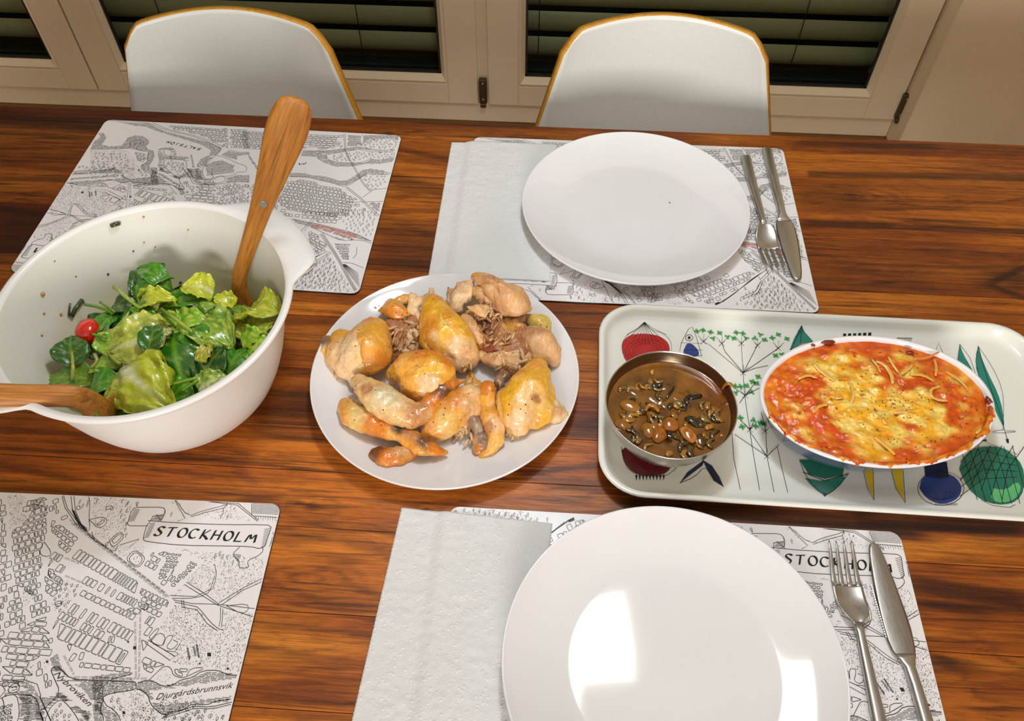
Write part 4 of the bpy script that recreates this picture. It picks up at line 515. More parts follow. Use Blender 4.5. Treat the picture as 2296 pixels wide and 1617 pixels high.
def build_map():
    R = random.Random(4)
    V, F = [], []; PV, PF = [], []
    BAN = [(284, 264), (296, 268), (318, 271), (405, 262), (404, 238), (398, 232), (290, 240), (284, 246), (281, 256)]
    def ok(x, y, m=1.2): return m < x < MW*1000-m and m < y < MH*1000-m
    hp = []
    for e in RAW:
        if e[0] == 'h': hp.append([(e[1][i]/10, e[1][i+1]/10) for i in range(0, len(e[1]), 2)])
    ISL = []
    for e in RAW:
        if e[0] == 'l' and len(e[1]) >= 12:
            q = [(e[1][i]/10, e[1][i+1]/10) for i in range(0, len(e[1]), 2)]
            if math.dist(q[0], q[-1]) < 3 and abs(sum(a[0]*b[1]-b[0]*a[1] for a, b in zip(q, q[1:])))/2 > 25: ISL.append(q)
    for e in sorted(RAW, key=lambda q: q[0] == 'f'):
        k = e[0]; P = [(e[1][i]/10, e[1][i+1]/10) for i in range(0, len(e[1]), 2)]
        if k == 'l':
            Q = [(min(max(x, .8), MW*1000-.8), min(max(y, .8), MH*1000-.8)) for x, y in P]
            if len(Q) > 4: Q = smoothpts(Q, 1)
            stroke(V, F, Q, e[2]*.92)
        elif k == 'p': PV_k = len(PV); PV += P; PF.append(tuple(range(PV_k, PV_k+len(P))))
        elif k == 'b':
            q = len(V); V += P; F.append(tuple(range(q, q+len(P))))
        elif k == 'x':
            a, b = P; L = math.dist(a, b); n = int(L/1.0); d = ((b[0]-a[0])/L, (b[1]-a[1])/L)
            for i in range(n):
                if i % 6 == 5: continue
                for o in (0, .9):
                    x = a[0]+d[0]*i*1.0-d[1]*o; y = a[1]+d[1]*i*1.0+d[0]*o
                    if ok(x, y): stroke(V, F, [(x, y), (x+d[0]*.5, y+d[1]*.5)], .38)
        elif k == 'h':
            ys = [p[1] for p in P]; y = min(ys)+.3
            while y < max(ys):
                yy = y+R.uniform(-.08, .08); xs = []
                for (ax, ay), (bx, by) in zip(P, P[1:]+P[:1]):
                    if (ay > yy) != (by > yy): xs.append(ax+(yy-ay)/(by-ay)*(bx-ax))
                xs.sort()
                for a, b in zip(xs[::2], xs[1::2]):
                    x = a+R.uniform(-.6, .4)
                    while x < b:
                        l = R.uniform(2.5, 9); x2 = min(x+l, b+R.uniform(-.5, .5))
                        if x2-x > .6 and x > .8 and x2 < MW*1000-.8 and not any(inpoly(q_, yy, T_) for T_ in TXT+ISL for q_ in (x, (x+x2)/2, x2)): stroke(V, F, [(x, yy), ((x+x2)/2, yy+R.uniform(-.12, .12)), (x2, yy+R.uniform(-.1, .1))], .32)
                        x = x2+R.uniform(.4, 1.3)
                y += 1.02
        elif k in ('g', 'f'):
            ang, cw, ch = math.radians(e[2]), e[3]*.56, e[4]*.60; ca, sa = math.cos(ang), math.sin(ang)
            cx = sum(p[0] for p in P)/len(P); cy = sum(p[1] for p in P)/len(P)
            Lp = [((x-cx)*ca+(y-cy)*sa, -(x-cx)*sa+(y-cy)*ca) for x, y in P]
            y = min(p[1] for p in Lp); g = .95
            while y < max(p[1] for p in Lp):
                h = ch*R.uniform(.8, 1.15); x = min(p[0] for p in Lp)+R.uniform(-2, 0)
                while x < max(p[0] for p in Lp):
                    wd = cw*R.choice((.55, .7, .9, 1, 1.1)); c4 = [(x, y), (x+wd, y), (x+wd, y+h), (x, y+h)]
                    ins = [inpoly(*q, Lp) for q in c4]
                    if sum(ins) >= 3:
                        if sum(ins) == 3:                    # corner cut off: a triangular block
                            c4 = [q for q, t in zip(c4, ins) if t]
                        mx = sum(q[0] for q in c4)/len(c4); my = sum(q[1] for q in c4)/len(c4)
                        B = []
                        for qx, qy in c4:
                            B.append((qx+(g/2)*(1 if qx < mx else -1)+R.uniform(-.15, .15), qy+(g/2)*(1 if qy < my else -1)+R.uniform(-.15, .15)))
                        Bw = [(cx+a*ca-b*sa, cy+a*sa+b*ca) for a, b in B]
                        free = k == 'g' or not any((int(q[0]+(r_[0]-q[0])*f_), int(q[1]+(r_[1]-q[1])*f_)) in OCC for q in Bw for r_ in Bw for f_ in (0, .25, .5))
                        if free and all(ok(*q) for q in Bw) and not inpoly(*Bw[0], BAN):
                            r = []
                            for i in range(len(Bw)):           # tiny rounded corners
                                a, b, c = Bw[i-1], Bw[i], Bw[(i+1) % len(Bw)]
                                for o in (a, c):
                                    d = math.dist(o, b) or 1; t = min(.5, .3*d)/d; r.append((b[0]+(o[0]-b[0])*t, b[1]+(o[1]-b[1])*t))
                            stroke(V, F, r, .42, True)
                            if R.random() < .16 and min(wd, h) > 6:
                                q = [(mx+(a-mx)*.45, my+(b-my)*.45) for a, b in c4]; q = [(cx+a*ca-b*sa, cy+a*sa+b*ca) for a, b in q]
                                stroke(V, F, q, .36, R.random() < .6)
                    x += wd
                y += h+R.choice((0, 0, .5))
        elif k in ('d', 't'):
            xs = [p[0] for p in P]; ys = [p[1] for p in P]; x0, x1, y0, y1 = min(xs), max(xs), min(ys), max(ys)
            if k == 'd':
                for _ in range(int((x1-x0)*(y1-y0)*.27*e[2])):
                    x, y = R.uniform(x0, x1), R.uniform(y0, y1)
                    if inpoly(x, y, P) and ok(x, y) and not inpoly(x, y, BAN):
                        a = R.uniform(-.5, .9); stroke(V, F, [(x, y), (x+.5*math.cos(a), y+.5*math.sin(a))], .36)
            else:
                sp = e[2]*.74; j = 0; y = y0
                while y < y1:
                    x = x0+(j % 2)*sp/2
                    while x < x1:
                        tx, ty = x+R.uniform(-.25, .25)*sp, y+R.uniform(-.25, .25)*sp
                        if inpoly(tx, ty, P) and ok(tx, ty, 3.5) and not inpoly(tx, ty, BAN):
                            if e[3]:
                                h = R.uniform(2.6, 3.6); Q = [(tx, ty), (tx+.8, ty+h*.35), (tx+.15, ty+h), (tx-.75, ty+h*.4)]
                                stroke(V, F, Q, .34, True); stroke(V, F, [(tx, ty), (tx-.1, ty-1.1), (tx+.7, ty-1.2)], .34)
                            else:
                                stroke(V, F, [(tx+.95*math.cos(a), ty+1.15*math.sin(a)) for a in (0, .9, 1.8, 2.7, 3.6, 4.5, 5.4)], .32, True); stroke(V, F, [(tx, ty-1.1), (tx+.1, ty-2.0)], .34)
                        x += sp
                    y += sp*.8; j += 1
    f = lambda A: [((x-MW*500)/1000, (y-MH*500)/1000, .00315) for x, y in A]
    W = []
    for args in (('STOCKHOLM', (297.2, 249.0), (389.0, 246.4), 9.2, 2.3, 1.32, .14), ('SALTSJQN', (256.5, 49.6), (306, 38.0), 4.6, 1.3, 1.32, -.05), ('M', (113.5, 66.2), (121.5, 68.4), 4.2, 1.5, 1.32, .14)):
        A, B = [], []; lettering(A, B, *args); W.append((f(A), B))
    for args in (('Nybroviken', (255.5, 125.6), (293, 102.5), 6.5), ('Djurgårdsbrunnsvik', (343.8, 110.4), (402.5, 122.4), 6.6), ('Strömmen', (252.5, 89), (265, 63), 4.0), ('Riddarfjärden', (165, 91), (190, 58), 4.6), ('Karlbergs sjön', (22.8, 199.6), (62, 186), 5.4)):
        A, B = [], []; cursive(A, B, *args); W.append((f(A), B))
    return f(V), F, W, f(PV), PF
mV, mF, WORDS, pV, pF = build_map()
def rrect(x0, x1, y0, y1, r, n=6):
    P = []
    for cx, cy, a0 in ((x1-r, y1-r, 0), (x0+r, y1-r, 90), (x0+r, y0+r, 180), (x1-r, y0+r, 270)):
        for i in range(n+1):
            a = math.radians(a0+90*i/n); P.append((cx+r*math.cos(a), cy+r*math.sin(a)))
    return P
def placemat():
    t = empty('placemat', (0, 0, 0), 'x', 'placemat', 'city map placemats')
    P = rrect(-MW/2, MW/2, -MH/2, MH/2, .009); n = len(P)
    V = [(x, y, 0) for x, y in P]+[(x, y, .0026) for x, y in P]+[(x*.999, y*.999, .003) for x, y in P]
    F = [tuple(range(n))[::-1], tuple(range(2*n, 3*n))]; fm = [1, 0]
    for r in (0, 1):
        for i in range(n): F.append((r*n+i, r*n+(i+1) % n, (r+1)*n+(i+1) % n, (r+1)*n+i)); fm.append(1-r)
    mesh('board', V, F, [M['mat'], M['matedge']], t, fm=fm)
    o = mesh('map_print', mV, mF, M['ink'], t); o['kind'] = 'stuff'
    for A, B in WORDS: mesh('printed_word', A, B, M['ink'], t)
    o = mesh('pink_canal_print', [(x, y, .00308) for x, y, z in pV], pF, M['pink'], t); o['label'] = 'faded pink stretch of the printed canal'
    return t
def copytree(t, **kw):
    r = t.copy(); COL.objects.link(r)
    for k, v in kw.items(): r[k] = v
    for ch in list(t.children):
        c = ch.copy(); COL.objects.link(c); c.parent = r
        for g in list(ch.children):
            d = g.copy(); COL.objects.link(d); d.parent = c
    return r
PM = placemat()
for i, (x, y, a, lb) in enumerate(((-.4337, .1948, .016, 'black and white city map placemat lying empty at the near left'), (-.4082, .7514, PI-.0238, 'black and white city map placemat upside down behind the salad bowl'),
        (.0969, .750, PI+.0012, 'black and white city map placemat under the far dinner plate'), (.1239, .2052, -.0019, 'black and white city map placemat under the near dinner plate'))):
    o = PM if i == 0 else copytree(PM)
    o['label'] = lb; o.location = (x, y, .0002); o.rotation_euler.z = a
# ------------------------------------------------------------------ plates
def plate(x, y, z, R, label, group, deep=.022):
    k = R/.135
    pr = [(0, .0062), (.045*k, .0060), (.078*k, .0063), (.088*k, .0072), (.100*k, .0100), (.114*k, .0142), (.126*k, .0188), (.1318*k, deep-.0006), (.1338*k, deep+.0006), (.1349*k, deep), (.1346*k, deep-.0018), (.128*k, .0150), (.112*k, .0088), (.095*k, .0038), (.083*k, .0022), (.080*k, 0), (.076*k, 0), (.073*k, .0020), (0, .0022)]
    o = lathe('dinner_plate', smoothpts(pr[:11], 1)+pr[11:], M['porcelain'], n=128, loc=(x, y, z))
    tag(o, label, 'plate', group); return o
plate(.0998, .7511, .0034, .135, 'empty white round dinner plate with a tiny dark crumb, on the far placemat', 'empty white dinner plates')
plate(.1133, .2130, .0050, .135, 'empty large white glossy dinner plate in front, on the near placemat', 'empty white dinner plates')
serv = plate(-.0979, .4886, .0004, .1347, 'white round plate heaped with carved roast chicken', None); serv.name = 'serving_plate'
o = lathe('crumb', [(0, 0), (.0009, .0003), (.0006, .0008), (0, .001)], M['speck'], n=8, loc=(.144, .770, .0095)); tag(o, 'tiny dark crumb on the empty far dinner plate', 'crumb')
# ------------------------------------------------------------------ folded kitchen paper napkins
def napkin(p0, ang, W, L, label, matx, maty, wrinkle, seed):
    nx, ny = 90, 150; V, F = [], []
    ca, sa = math.cos(ang), math.sin(ang)
    for j in range(ny+1):
        for i in range(nx+1):
            u, v = i/nx*W, j/ny*L
            e = .00025*math.sin(v*1900+seed)*(1 if i in (0, nx) else 0)
            x = p0[0]+(u+e)*ca+v*sa; y = p0[1]+(u+e)*sa-v*ca
            onm = sst(matx-.014, matx-.001, x)*(1-sst(maty+.001, maty+.012, y)) if maty > .5 or True else 1
            z = .0012+.0030*onm
            if wrinkle:
                z += .0016*max(0, noise.noise(Vector((x*28, y*9, seed))))*sst(matx-.03, matx+.01, x)*(1-sst(matx+.02, matx+.07, x))
            z += .0005*noise.noise(Vector((x*60, y*60, seed)))+.0004*noise.noise(Vector((x*180, y*180, seed)))
            V.append((x, y, max(z, .0008)))
    w_ = nx+1
    for j in range(ny):
        for i in range(nx): F.append((j*w_+i, (j+1)*w_+i, (j+1)*w_+i+1, j*w_+i+1))
    t = empty('paper_napkin', (p0[0], p0[1], 0), label, 'napkin', 'folded paper napkins')
    o = mesh('top_ply', [(x-p0[0], y-p0[1], z) for x, y, z in V], F, M['paper'], t, True)
    sm = o.modifiers.new('thick', 'SOLIDIFY'); sm.thickness = .0003; sm.offset = 1
    o = mesh('bottom_ply', [((x-p0[0])*1.004, (y-p0[1])*1.003, z-.0006) for x, y, z in V], F, M['paper'], t, True)
    return t
napkin((-.1352, .8818), -.0005, .1385, .246, 'folded white embossed paper napkin tucked under the left rim of the far plate', -.1056, .893, 0, 2)
napkin((-.1232, .3450), -.064, .1385, .248, 'folded white embossed paper napkin tucked under the left rim of the near plate', -.0786, .348, 1, 7)
# ------------------------------------------------------------------ cutlery: local y runs from the handle end (0) to the tip
def fork():
    t = empty('fork', (0, 0, 0), 'x', 'fork', 'steel forks'); X, Z = (1, 0, 0), (0, 0, 1)
    V, F = [], []
    loft(V, F, [((0, 0, .0048), .0050, .0034, X, Z), ((0, .003, .0050), .0062, .0044, X, Z), ((0, .05, .0052), .0056, .0040, X, Z), ((0, .10, .0068), .0040, .0031, X, Z), ((0, .122, .0080), .0032, .0024, X, Z), ((0, .130, .0082), .0048, .0016, X, Z)], 14, 2.8)
    mesh('handle', V, F, M['steel'], t, True)
    V, F = [], []; n = 12; secs = []
    ZH = lambda y: .0082-.0072*sst(.13, .155, y)+.0070*sst(.165, .203, y)
    for y, w_ in ((.127, .0034), (.130, .0050), (.1335, .0080), (.138, .0106), (.144, .0122), (.150, .0128), (.156, .0128), (.162, .0126), (.1655, .0125)):
        secs.append((y, w_))
    for y, w_ in secs:
        for i in range(n+1):
            u = i/n*2-1; V.append((u*w_, y, ZH(y)+.0022*u*u+.0003)); 
        for i in range(n+1):
            u = i/n*2-1; V.append((u*w_, y, ZH(y)+.0022*u*u-.0011))
    r = 2*(n+1)
    for k in range(len(secs)-1):
        for i in range(n): F.append((k*r+i, k*r+i+1, (k+1)*r+i+1, (k+1)*r+i)); F.append((k*r+n+1+i, (k+1)*r+n+1+i, (k+1)*r+n+2+i, k*r+n+2+i))
        F.append((k*r, (k+1)*r, (k+1)*r+n+1, k*r+n+1)); F.append((k*r+n, k*r+r-1, (k+1)*r+r-1, (k+1)*r+n))
    for k in (0, len(secs)-1):
        for i in range(n): F.append((k*r+i, k*r+i+1, k*r+n+2+i, k*r+n+1+i))
    mesh('head', V, F, M['steel'], t, True)
    for q in range(4):
        xo = (-.82+.547*q)*.0126; V, F = [], []; sc = []
        for y, w_ in ((.164, .0023), (.168, .0022), (.176, .00195), (.185, .0017), (.193, .0014), (.199, .0009), (.2025, .0004)):
            u = xo/.0126; sc.append(((xo*(1-.06*(y-.164)/.04), y, ZH(y)+.0022*u*u-.0004), w_, .0008, X, Z))
        loft(V, F, sc, 10, 3); mesh('tine', V, F, M['steel'], t, True)
    return t
def knife():
    t = empty('knife', (0, 0, 0), 'x', 'knife', 'steel knives'); X, Z = (1, 0, 0), (0, 0, 1)
    V, F = [], []
    loft(V, F, [((0, 0, .0048), .0050, .0034, X, Z), ((0, .003, .0050), .0062, .0045, X, Z), ((0, .06, .0052), .0057, .0043, X, Z), ((0, .11, .0052), .0045, .0040, X, Z), ((0, .124, .0048), .0044, .0032, X, Z), ((0, .131, .0042), .0068, .0018, X, Z), ((.0, .135, .0040), .0090, .0010, X, Z)], 14, 2.8)
    mesh('handle', V, F, M['steel'], t, True)
    V, F = [], []; L = [(.129, -.0050, .0052), (.133, -.0082, .0078), (.138, -.0104, .0094), (.146, -.0116, .0104), (.156, -.0119, .0107), (.168, -.0116, .0104), (.182, -.0107, .0097), (.196, -.0094, .0088), (.210, -.0078, .0078), (.220, -.0064, .0068), (.227, -.0048, .0056), (.231, -.0028, .0038), (.2325, -.0006, .0016)]
    for y, a, b in L:
        tz = .0036
        ser = .0004 if .15 < y < .2 else 0
        for (x, z) in ((a, tz), (a+.002, tz+.0007), ((a+b)/2, tz+.0009), (b-.002, tz+.0007), (b+ser, tz), ((a+b)/2, tz-.0009)): V.append((x, y, z))
    for k in range(len(L)-1):
        for i in range(6): F.append((k*6+i, k*6+(i+1) % 6, (k+1)*6+(i+1) % 6, (k+1)*6+i))
    F.append(tuple(range(6))[::-1]); F.append(tuple((len(L)-1)*6+i for i in range(6)))
    mesh('blade', V, F, M['steel'], t, True)
    V, F = [], []
    for i in range(22):
        y = .148+i*.0021; k = len(V); V += [(-.0113, y, .0041), (-.0113, y+.0019, .0041), (-.0124+.0000*i, y+.001, .0036), (-.0113, y+.001, .0031)]; F += [(k, k+1, k+2), (k, k+2, k+3), (k+1, k+3, k+2)]
    mesh('serration', V, F, M['steel'], t)
    return t
fk, kn = fork(), knife()
def setc(o, x, y, x2, y2, lb, flip=False):
    o.location = (x, y, .0034); o.rotation_euler.z = math.atan2(y2-y, x2-x)-PI/2; o['label'] = lb
    if flip: o.scale.x = -1
setc(fk, .2735, .129, .2682, .3304, 'steel fork lying on the near placemat over the printed title, beside the near plate')
setc(kn, .3135, .102, .2985, .334, 'steel knife with broad blade at the right of the near fork')
setc(copytree(fk), .246, .8665, .2575, .668, 'steel fork pointing to the viewer beside the far plate')
setc(copytree(kn), .2752, .884, .2815, .6505, 'steel knife with serrated blade edge at the right of the far fork', False)
# ------------------------------------------------------------------ patterned serving tray
TRAY = [["R",[-2007,677,-1986,756,-1915,827,-1814,852,-1714,854,-1614,835,-1537,775,-1504,700,-1516,572,-1611,416,-1769,343,-1904,395,-1980,489,-2002,588]],["l",[-1763,1010,-1831,928,-1955,824],0.35],["l",[-1763,1010,-1821,923,-1926,800],0.35],["l",[-1763,1010,-1807,916,-1886,763],0.35],["l",[-1763,1010,-1791,910,-1841,733],0.35],["l",[-1763,1010,-1776,906,-1798,710],0.35],["l",[-1763,1010,-1761,904,-1758,700],0.35],["l",[-1763,1010,-1746,906,-1715,703],0.35],["l",[-1763,1010,-1730,908,-1668,714],0.35],["l",[-1763,1010,-1713,915,-1622,743],0.35],["l",[-1763,1010,-1697,924,-1576,785],0.35],["l",[-1763,1010,-1681,938,-1529,854],0.35],["l",[-1999,563,-2013,690,-1955,824,-1853,897,-1763,1010,-1692,908,-1572,877,-1496,791,-1482,676,-1519,522],0.3],["l",[-1547,633,-1560,583,-1592,537,-1640,498,-1700,472,-1765,459,-1831,463,-1889,481,-1935,512,-1965,554,-1975,603,-1963,653,-1932,701,-1884,740,-1823,768,-1756,780,-1689,777,-1630,758,-1584,725,-1555,682,-1547,633],0.25],["l",[-1587,630,-1597,590,-1623,552,-1662,521,-1711,499,-1765,489,-1818,492,-1866,507,-1903,532,-1927,566,-1935,606,-1926,647,-1900,685,-1861,717,-1811,739,-1757,749,-1703,747,-1654,731,-1617,705,-1593,670,-1587,630],0.25],["l",[-1626,628,-1634,596,-1654,568,-1684,544,-1722,527,-1764,519,-1805,521,-1842,533,-1871,552,-1889,578,-1895,609,-1888,640,-1868,669,-1838,693,-1800,710,-1758,718,-1716,716,-1679,705,-1650,684,-1632,658,-1626,628],0.25],["l",[-1404,643,-1377,773,-1262,1018,-1221,876,-1181,596],0.4],["l",[-1256,834,-1259,821,-1265,809,-1274,799,-1285,792,-1297,789,-1308,791,-1319,796,-1326,804,-1331,816,-1332,829,-1330,842,-1323,854,-1314,864,-1303,870,-1292,873,-1280,872,-1270,867,-1262,858,-1257,847,-1256,834],0.5],["K",[-1278,832,-1284,817,-1295,810,-1306,816,-1310,830,-1305,845,-1293,852,-1282,847]],["l",[-1394,754,-1175,764],0.3],["l",[-1364,659,-1166,673],0.4],["l",[-1329,580,-1171,596],0.4],["B",[-1365,646,-1329,743,-1299,756,-1260,743,-1202,657,-1212,581,-1368,583]],["N",[-1491,-935,-1414,-814,-1245,-668,-1267,-732,-1380,-832]],["N",[-1263,-670,-1178,-726,-1117,-844,-1087,-946,-1173,-888,-1218,-790]],["l",[-1491,-935,-1347,-860,-1250,-741,-1202,-810,-1087,-946],0.5],["l",[-771,402,-787,114,-778,-293,-776,-530,-759,-959],0.45],["l",[-776,401,-1082,743,-1148,790],0.4],["l",[-771,402,-930,664,-956,777],0.5],["l",[-771,402,-751,792],0.4],["l",[-771,402,-584,778],0.5],["l",[-771,402,-370,754],0.5],["l",[-776,401,-638,472,-507,514],0.5],["l",[-954,79,-952,-306,-965,-628,-936,-967],0.45],["l",[-644,-83,-624,-304,-648,-585,-628,-969],0.45],["l",[-536,-471,-523,-721,-503,-965],0.45],["l",[-648,-585,-780,-315],0.4],["l",[-648,-585,-930,-359],0.5],["l",[-648,-585,-515,-448],0.5],["l",[-781,114,-876,202],0.5],["l",[-781,114,-658,289],0.5],["l",[-781,114,-847,17],0.5],["l",[-781,114,-628,219],0.5],["l",[-778,-293,-858,-188],0.5],["l",[-778,-293,-731,-202],0.5],["l",[-1175,819,-1120,755],0.35],["l",[-1115,823,-1180,751],0.35],["l",[-1148,790,-1198,869],0.3],["l",[-1148,790,-1134,895],0.3],["l",[-1148,790,-1082,872],0.3],["l",[-983,806,-929,743],0.35],["l",[-923,811,-989,739],0.35],["l",[-956,777,-1005,857],0.3],["l",[-956,777,-941,882],0.3],["l",[-956,777,-889,860],0.3],["l",[-777,821,-724,758],0.35],["l",[-717,825,-784,753],0.35],["l",[-751,792,-798,871],0.3],["l",[-751,792,-734,897],0.3],["l",[-751,792,-682,874],0.3],["l",[-610,807,-558,744],0.35],["l",[-550,811,-618,740],0.35],["l",[-584,778,-631,857],0.3],["l",[-584,778,-566,883],0.3],["l",[-584,778,-515,860],0.3],["l",[-396,783,-345,721],0.35],["l",[-336,788,-404,716],0.35],["l",[-370,754,-415,834],0.3],["l",[-370,754,-351,859],0.3],["l",[-370,754,-300,836],0.3],["l",[-797,429,-745,369],0.35],["l",[-738,433,-803,365],0.35],["l",[-771,402,-817,477],0.3],["l",[-771,402,-755,501],0.3],["l",[-771,402,-704,480],0.3],["l",[-672,-561,-625,-612],0.35],["l",[-618,-557,-679,-616],0.35],["l",[-648,-585,-691,-520],0.3],["l",[-648,-585,-633,-499],0.3],["l",[-648,-585,-586,-517],0.3],["l",[-802,-269,-753,-322],0.35],["l",[-747,-265,-808,-326],0.35],["l",[-778,-293,-822,-226],0.3],["l",[-778,-293,-762,-204],0.3],["l",[-778,-293,-715,-223],0.3],["l",[-807,141,-756,84],0.35],["l",[-750,145,-813,79],0.35],["l",[-781,114,-827,186],0.3],["l",[-781,114,-765,210],0.3],["l",[-781,114,-716,189],0.3],["l",[-657,-280,-609,-334],0.35],["l",[-602,-277,-664,-338],0.35],["l",[-633,-305,-676,-238],0.3],["l",[-633,-305,-617,-216],0.3],["l",[-633,-305,-570,-235],0.3],["c",[-1208,929]],["c",[-1142,947]],["c",[-1063,926]],["c",[-968,920]],["c",[-1044,841]],["c",[-888,873]],["c",[-790,938]],["c",[-824,857]],["c",[-722,932]],["c",[-693,868]],["c",[-603,875]],["c",[-537,929]],["c",[-499,861]],["c",[-416,893]],["c",[-346,943]],["c",[-263,891]],["c",[-412,655]],["c",[-345,675]],["c",[-874,226]],["c",[-817,223]],["c",[-873,143]],["c",[-755,239]],["c",[-692,294]],["c",[-625,363]],["c",[-714,161]],["c",[-650,277]],["c",[-856,-161]],["c",[-851,-265]],["c",[-732,-179]],["c",[-718,-249]],["c",[-667,-208]],["c",[-632,-217]],["T",[-98,1042,-59,997,7,879,-122,836,-254,742,-181,910]],["K",[-98,1047,-68,1004,-141,983]],["l",[-254,742,-124,823,5,871],0.5],["l",[-98,1042,-204,817,-269,660],0.5],["l",[-98,1042,-126,836],0.5],["T",[-324,-798,-145,-826,89,-729,-43,-889,-142,-965,-177,-967,-253,-903]],["G",[-345,-605,-115,-589,71,-638,35,-743,-140,-795,-282,-755]],["K",[-188,-954,-136,-950,-169,-984]],["l",[-345,-605,-313,-788,-178,-977,-43,-889,95,-718],0.5],["l",[-332,-738,-143,-816,81,-729],0.8],["K",[344,1002,376,1004,369,962,337,959]],["K",[396,1005,429,1008,421,965,389,963]],["K",[449,1009,481,1011,473,969,441,967]],["K",[501,1013,533,1015,525,973,493,970]],["K",[553,1017,586,1019,578,976,545,974]],["K",[606,1020,638,1023,630,980,598,978]],["l",[907,984,897,936],0.35],["l",[919,985,909,937],0.35],["l",[931,986,921,938],0.35],["l",[943,986,933,939],0.35],["l",[955,987,945,940],0.35],["l",[967,988,957,941],0.35],["l",[980,989,969,942],0.35],["l",[992,990,981,942],0.35],["l",[1004,991,993,943],0.35],["l",[1016,992,1005,944],0.35],["l",[1028,992,1017,945],0.35],["l",[1040,993,1029,946],0.35],["l",[1052,994,1041,947],0.35],["l",[903,984,1067,990],0.5],["l",[1272,832,1327,951,1337,811],0.4],["Y",[250,-666,330,-661,293,-845,275,-984,250,-848]],["l",[237,-667,237,-869,274,-988,330,-661],0.4],["Y",[508,-648,605,-641,569,-845,550,-994,508,-850]],["l",[497,-649,499,-850,553,-997,611,-641],0.4],["B",[718,-835,757,-742,833,-676,944,-648,1060,-670,1110,-747,1103,-828,1051,-910,950,-971,845,-983,756,-931]],["N",[829,-543,1044,-528,1020,-693,927,-720,802,-699]],["l",[1129,-806,1104,-863,1061,-915,1004,-957,939,-987,871,-1000,809,-996,756,-975,718,-939,700,-891,702,-836,726,-779,768,-726,825,-681,892,-651,961,-637,1026,-641,1079,-663,1116,-701,1133,-750,1129,-806],0.45],["l",[829,-980,816,-1004],0.3],["l",[839,-979,827,-1003],0.3],["l",[850,-978,837,-1002],0.3],["l",[860,-978,847,-1002],0.3],["l",[870,-977,858,-1001],0.3],["l",[881,-976,868,-1000],0.3],["l",[891,-975,878,-1000],0.3],["l",[901,-975,889,-999],0.3],["l",[912,-974,899,-998],0.3],["l",[922,-973,909,-997],0.3],["l",[933,-973,920,-997],0.3],["l",[943,-972,930,-996],0.3],["l",[953,-971,940,-995],0.3],["l",[964,-970,951,-994],0.3],["l",[974,-970,961,-994],0.3],["l",[984,-969,971,-993],0.3],["l",[995,-968,982,-992],0.3],["l",[1005,-967,992,-992],0.3],["l",[1015,-967,1002,-991],0.3],["l",[1026,-966,1013,-990],0.3],["l",[1077,-831,1043,-872,997,-906,945,-929,890,-941,838,-939,793,-923,761,-896,744,-860],0.25],["l",[1040,-833,1012,-874,974,-907,932,-930,889,-941,849,-938,815,-922,792,-894,781,-857],0.25],["l",[1004,-836,980,-876,951,-909,920,-931,888,-941,860,-937,837,-920,822,-892,817,-855],0.25],["l",[967,-839,949,-878,928,-910,907,-932,887,-941,871,-936,859,-919,853,-890,853,-852],0.25],["G",[1139,-604,1207,-475,1314,-372,1451,-327,1595,-321,1696,-398,1747,-520,1714,-685,1638,-849,1519,-935,1378,-955,1253,-915,1164,-803]],["L",[1391,-787,1508,-799,1643,-690,1662,-768,1565,-893,1433,-937,1340,-909]],["l",[1212,-390,1219,-598,1219,-917],0.55],["l",[1295,-376,1299,-592,1291,-932],0.55],["l",[1379,-361,1379,-587,1363,-946],0.55],["l",[1463,-347,1459,-581,1441,-941],0.55],["l",[1547,-333,1539,-575,1519,-935],0.55],["l",[1631,-318,1618,-570,1596,-930],0.55],["l",[1715,-304,1698,-564,1674,-924],0.55],["l",[1169,-519,1450,-267,1732,-396],0.45],["l",[1145,-613,1420,-376,1713,-460],0.45],["l",[1121,-707,1390,-483,1693,-523],0.45],["l",[1097,-798,1361,-588,1674,-586],0.45],["l",[1073,-889,1332,-692,1656,-649],0.45],["l",[1398,-324,1236,-597,1115,-727],0.55],["l",[1507,-316,1325,-590,1198,-771],0.55],["l",[1616,-309,1414,-584,1281,-815],0.55],["l",[1725,-301,1503,-578,1363,-858],0.55],["l",[1834,-293,1592,-572,1444,-902],0.55],["l",[1253,-915,1340,-967,1490,-976,1550,-943],0.35],["T",[1546,941,1545,813,1574,665,1589,580,1521,612,1460,707,1496,810]],["l",[1546,941,1460,707],0.4],["l",[1546,941,1601,767,1605,569],0.4],["T",[1732,928,1722,801,1734,554,1761,317,1746,108,1698,-119,1674,80,1660,357,1615,570,1671,797]],["l",[1732,928,1701,503,1711,83,1692,-141,1689,-271],0.5],["l",[1732,928,1801,657,1820,392,1776,179,1680,-120],0.35],["l",[1732,928,1650,720,1624,498],0.4],["l",[1689,-119,1593,-141,1559,-163,1677,-160,1791,-138,1802,-127,1703,-134],0.4],["K",[1675,-229,1704,-227,1690,-276,1673,-272]],["K",[1433,-264,1483,-243,1489,-268]],["W",[-2028,-619,-1977,-573,-1560,-543,-1530,-668,-1572,-795,-1646,-861,-1805,-883,-1928,-851,-2007,-743]],["l",[-2028,-576,-1998,-784,-1894,-879,-1629,-880,-1509,-780,-1497,-707],0.4],["K",[-1902,-875,-1879,-878,-1891,-939]],["K",[-1870,-873,-1848,-875,-1860,-937]],["K",[-1839,-871,-1816,-873,-1828,-935]],["K",[-1807,-869,-1784,-871,-1796,-932]],["K",[-1775,-866,-1752,-869,-1765,-930]],["K",[-1743,-864,-1720,-866,-1733,-928]],["K",[-1711,-862,-1688,-864,-1701,-926]],["K",[-1679,-860,-1656,-862,-1670,-923]],["K",[-1647,-857,-1625,-860,-1638,-921]]]
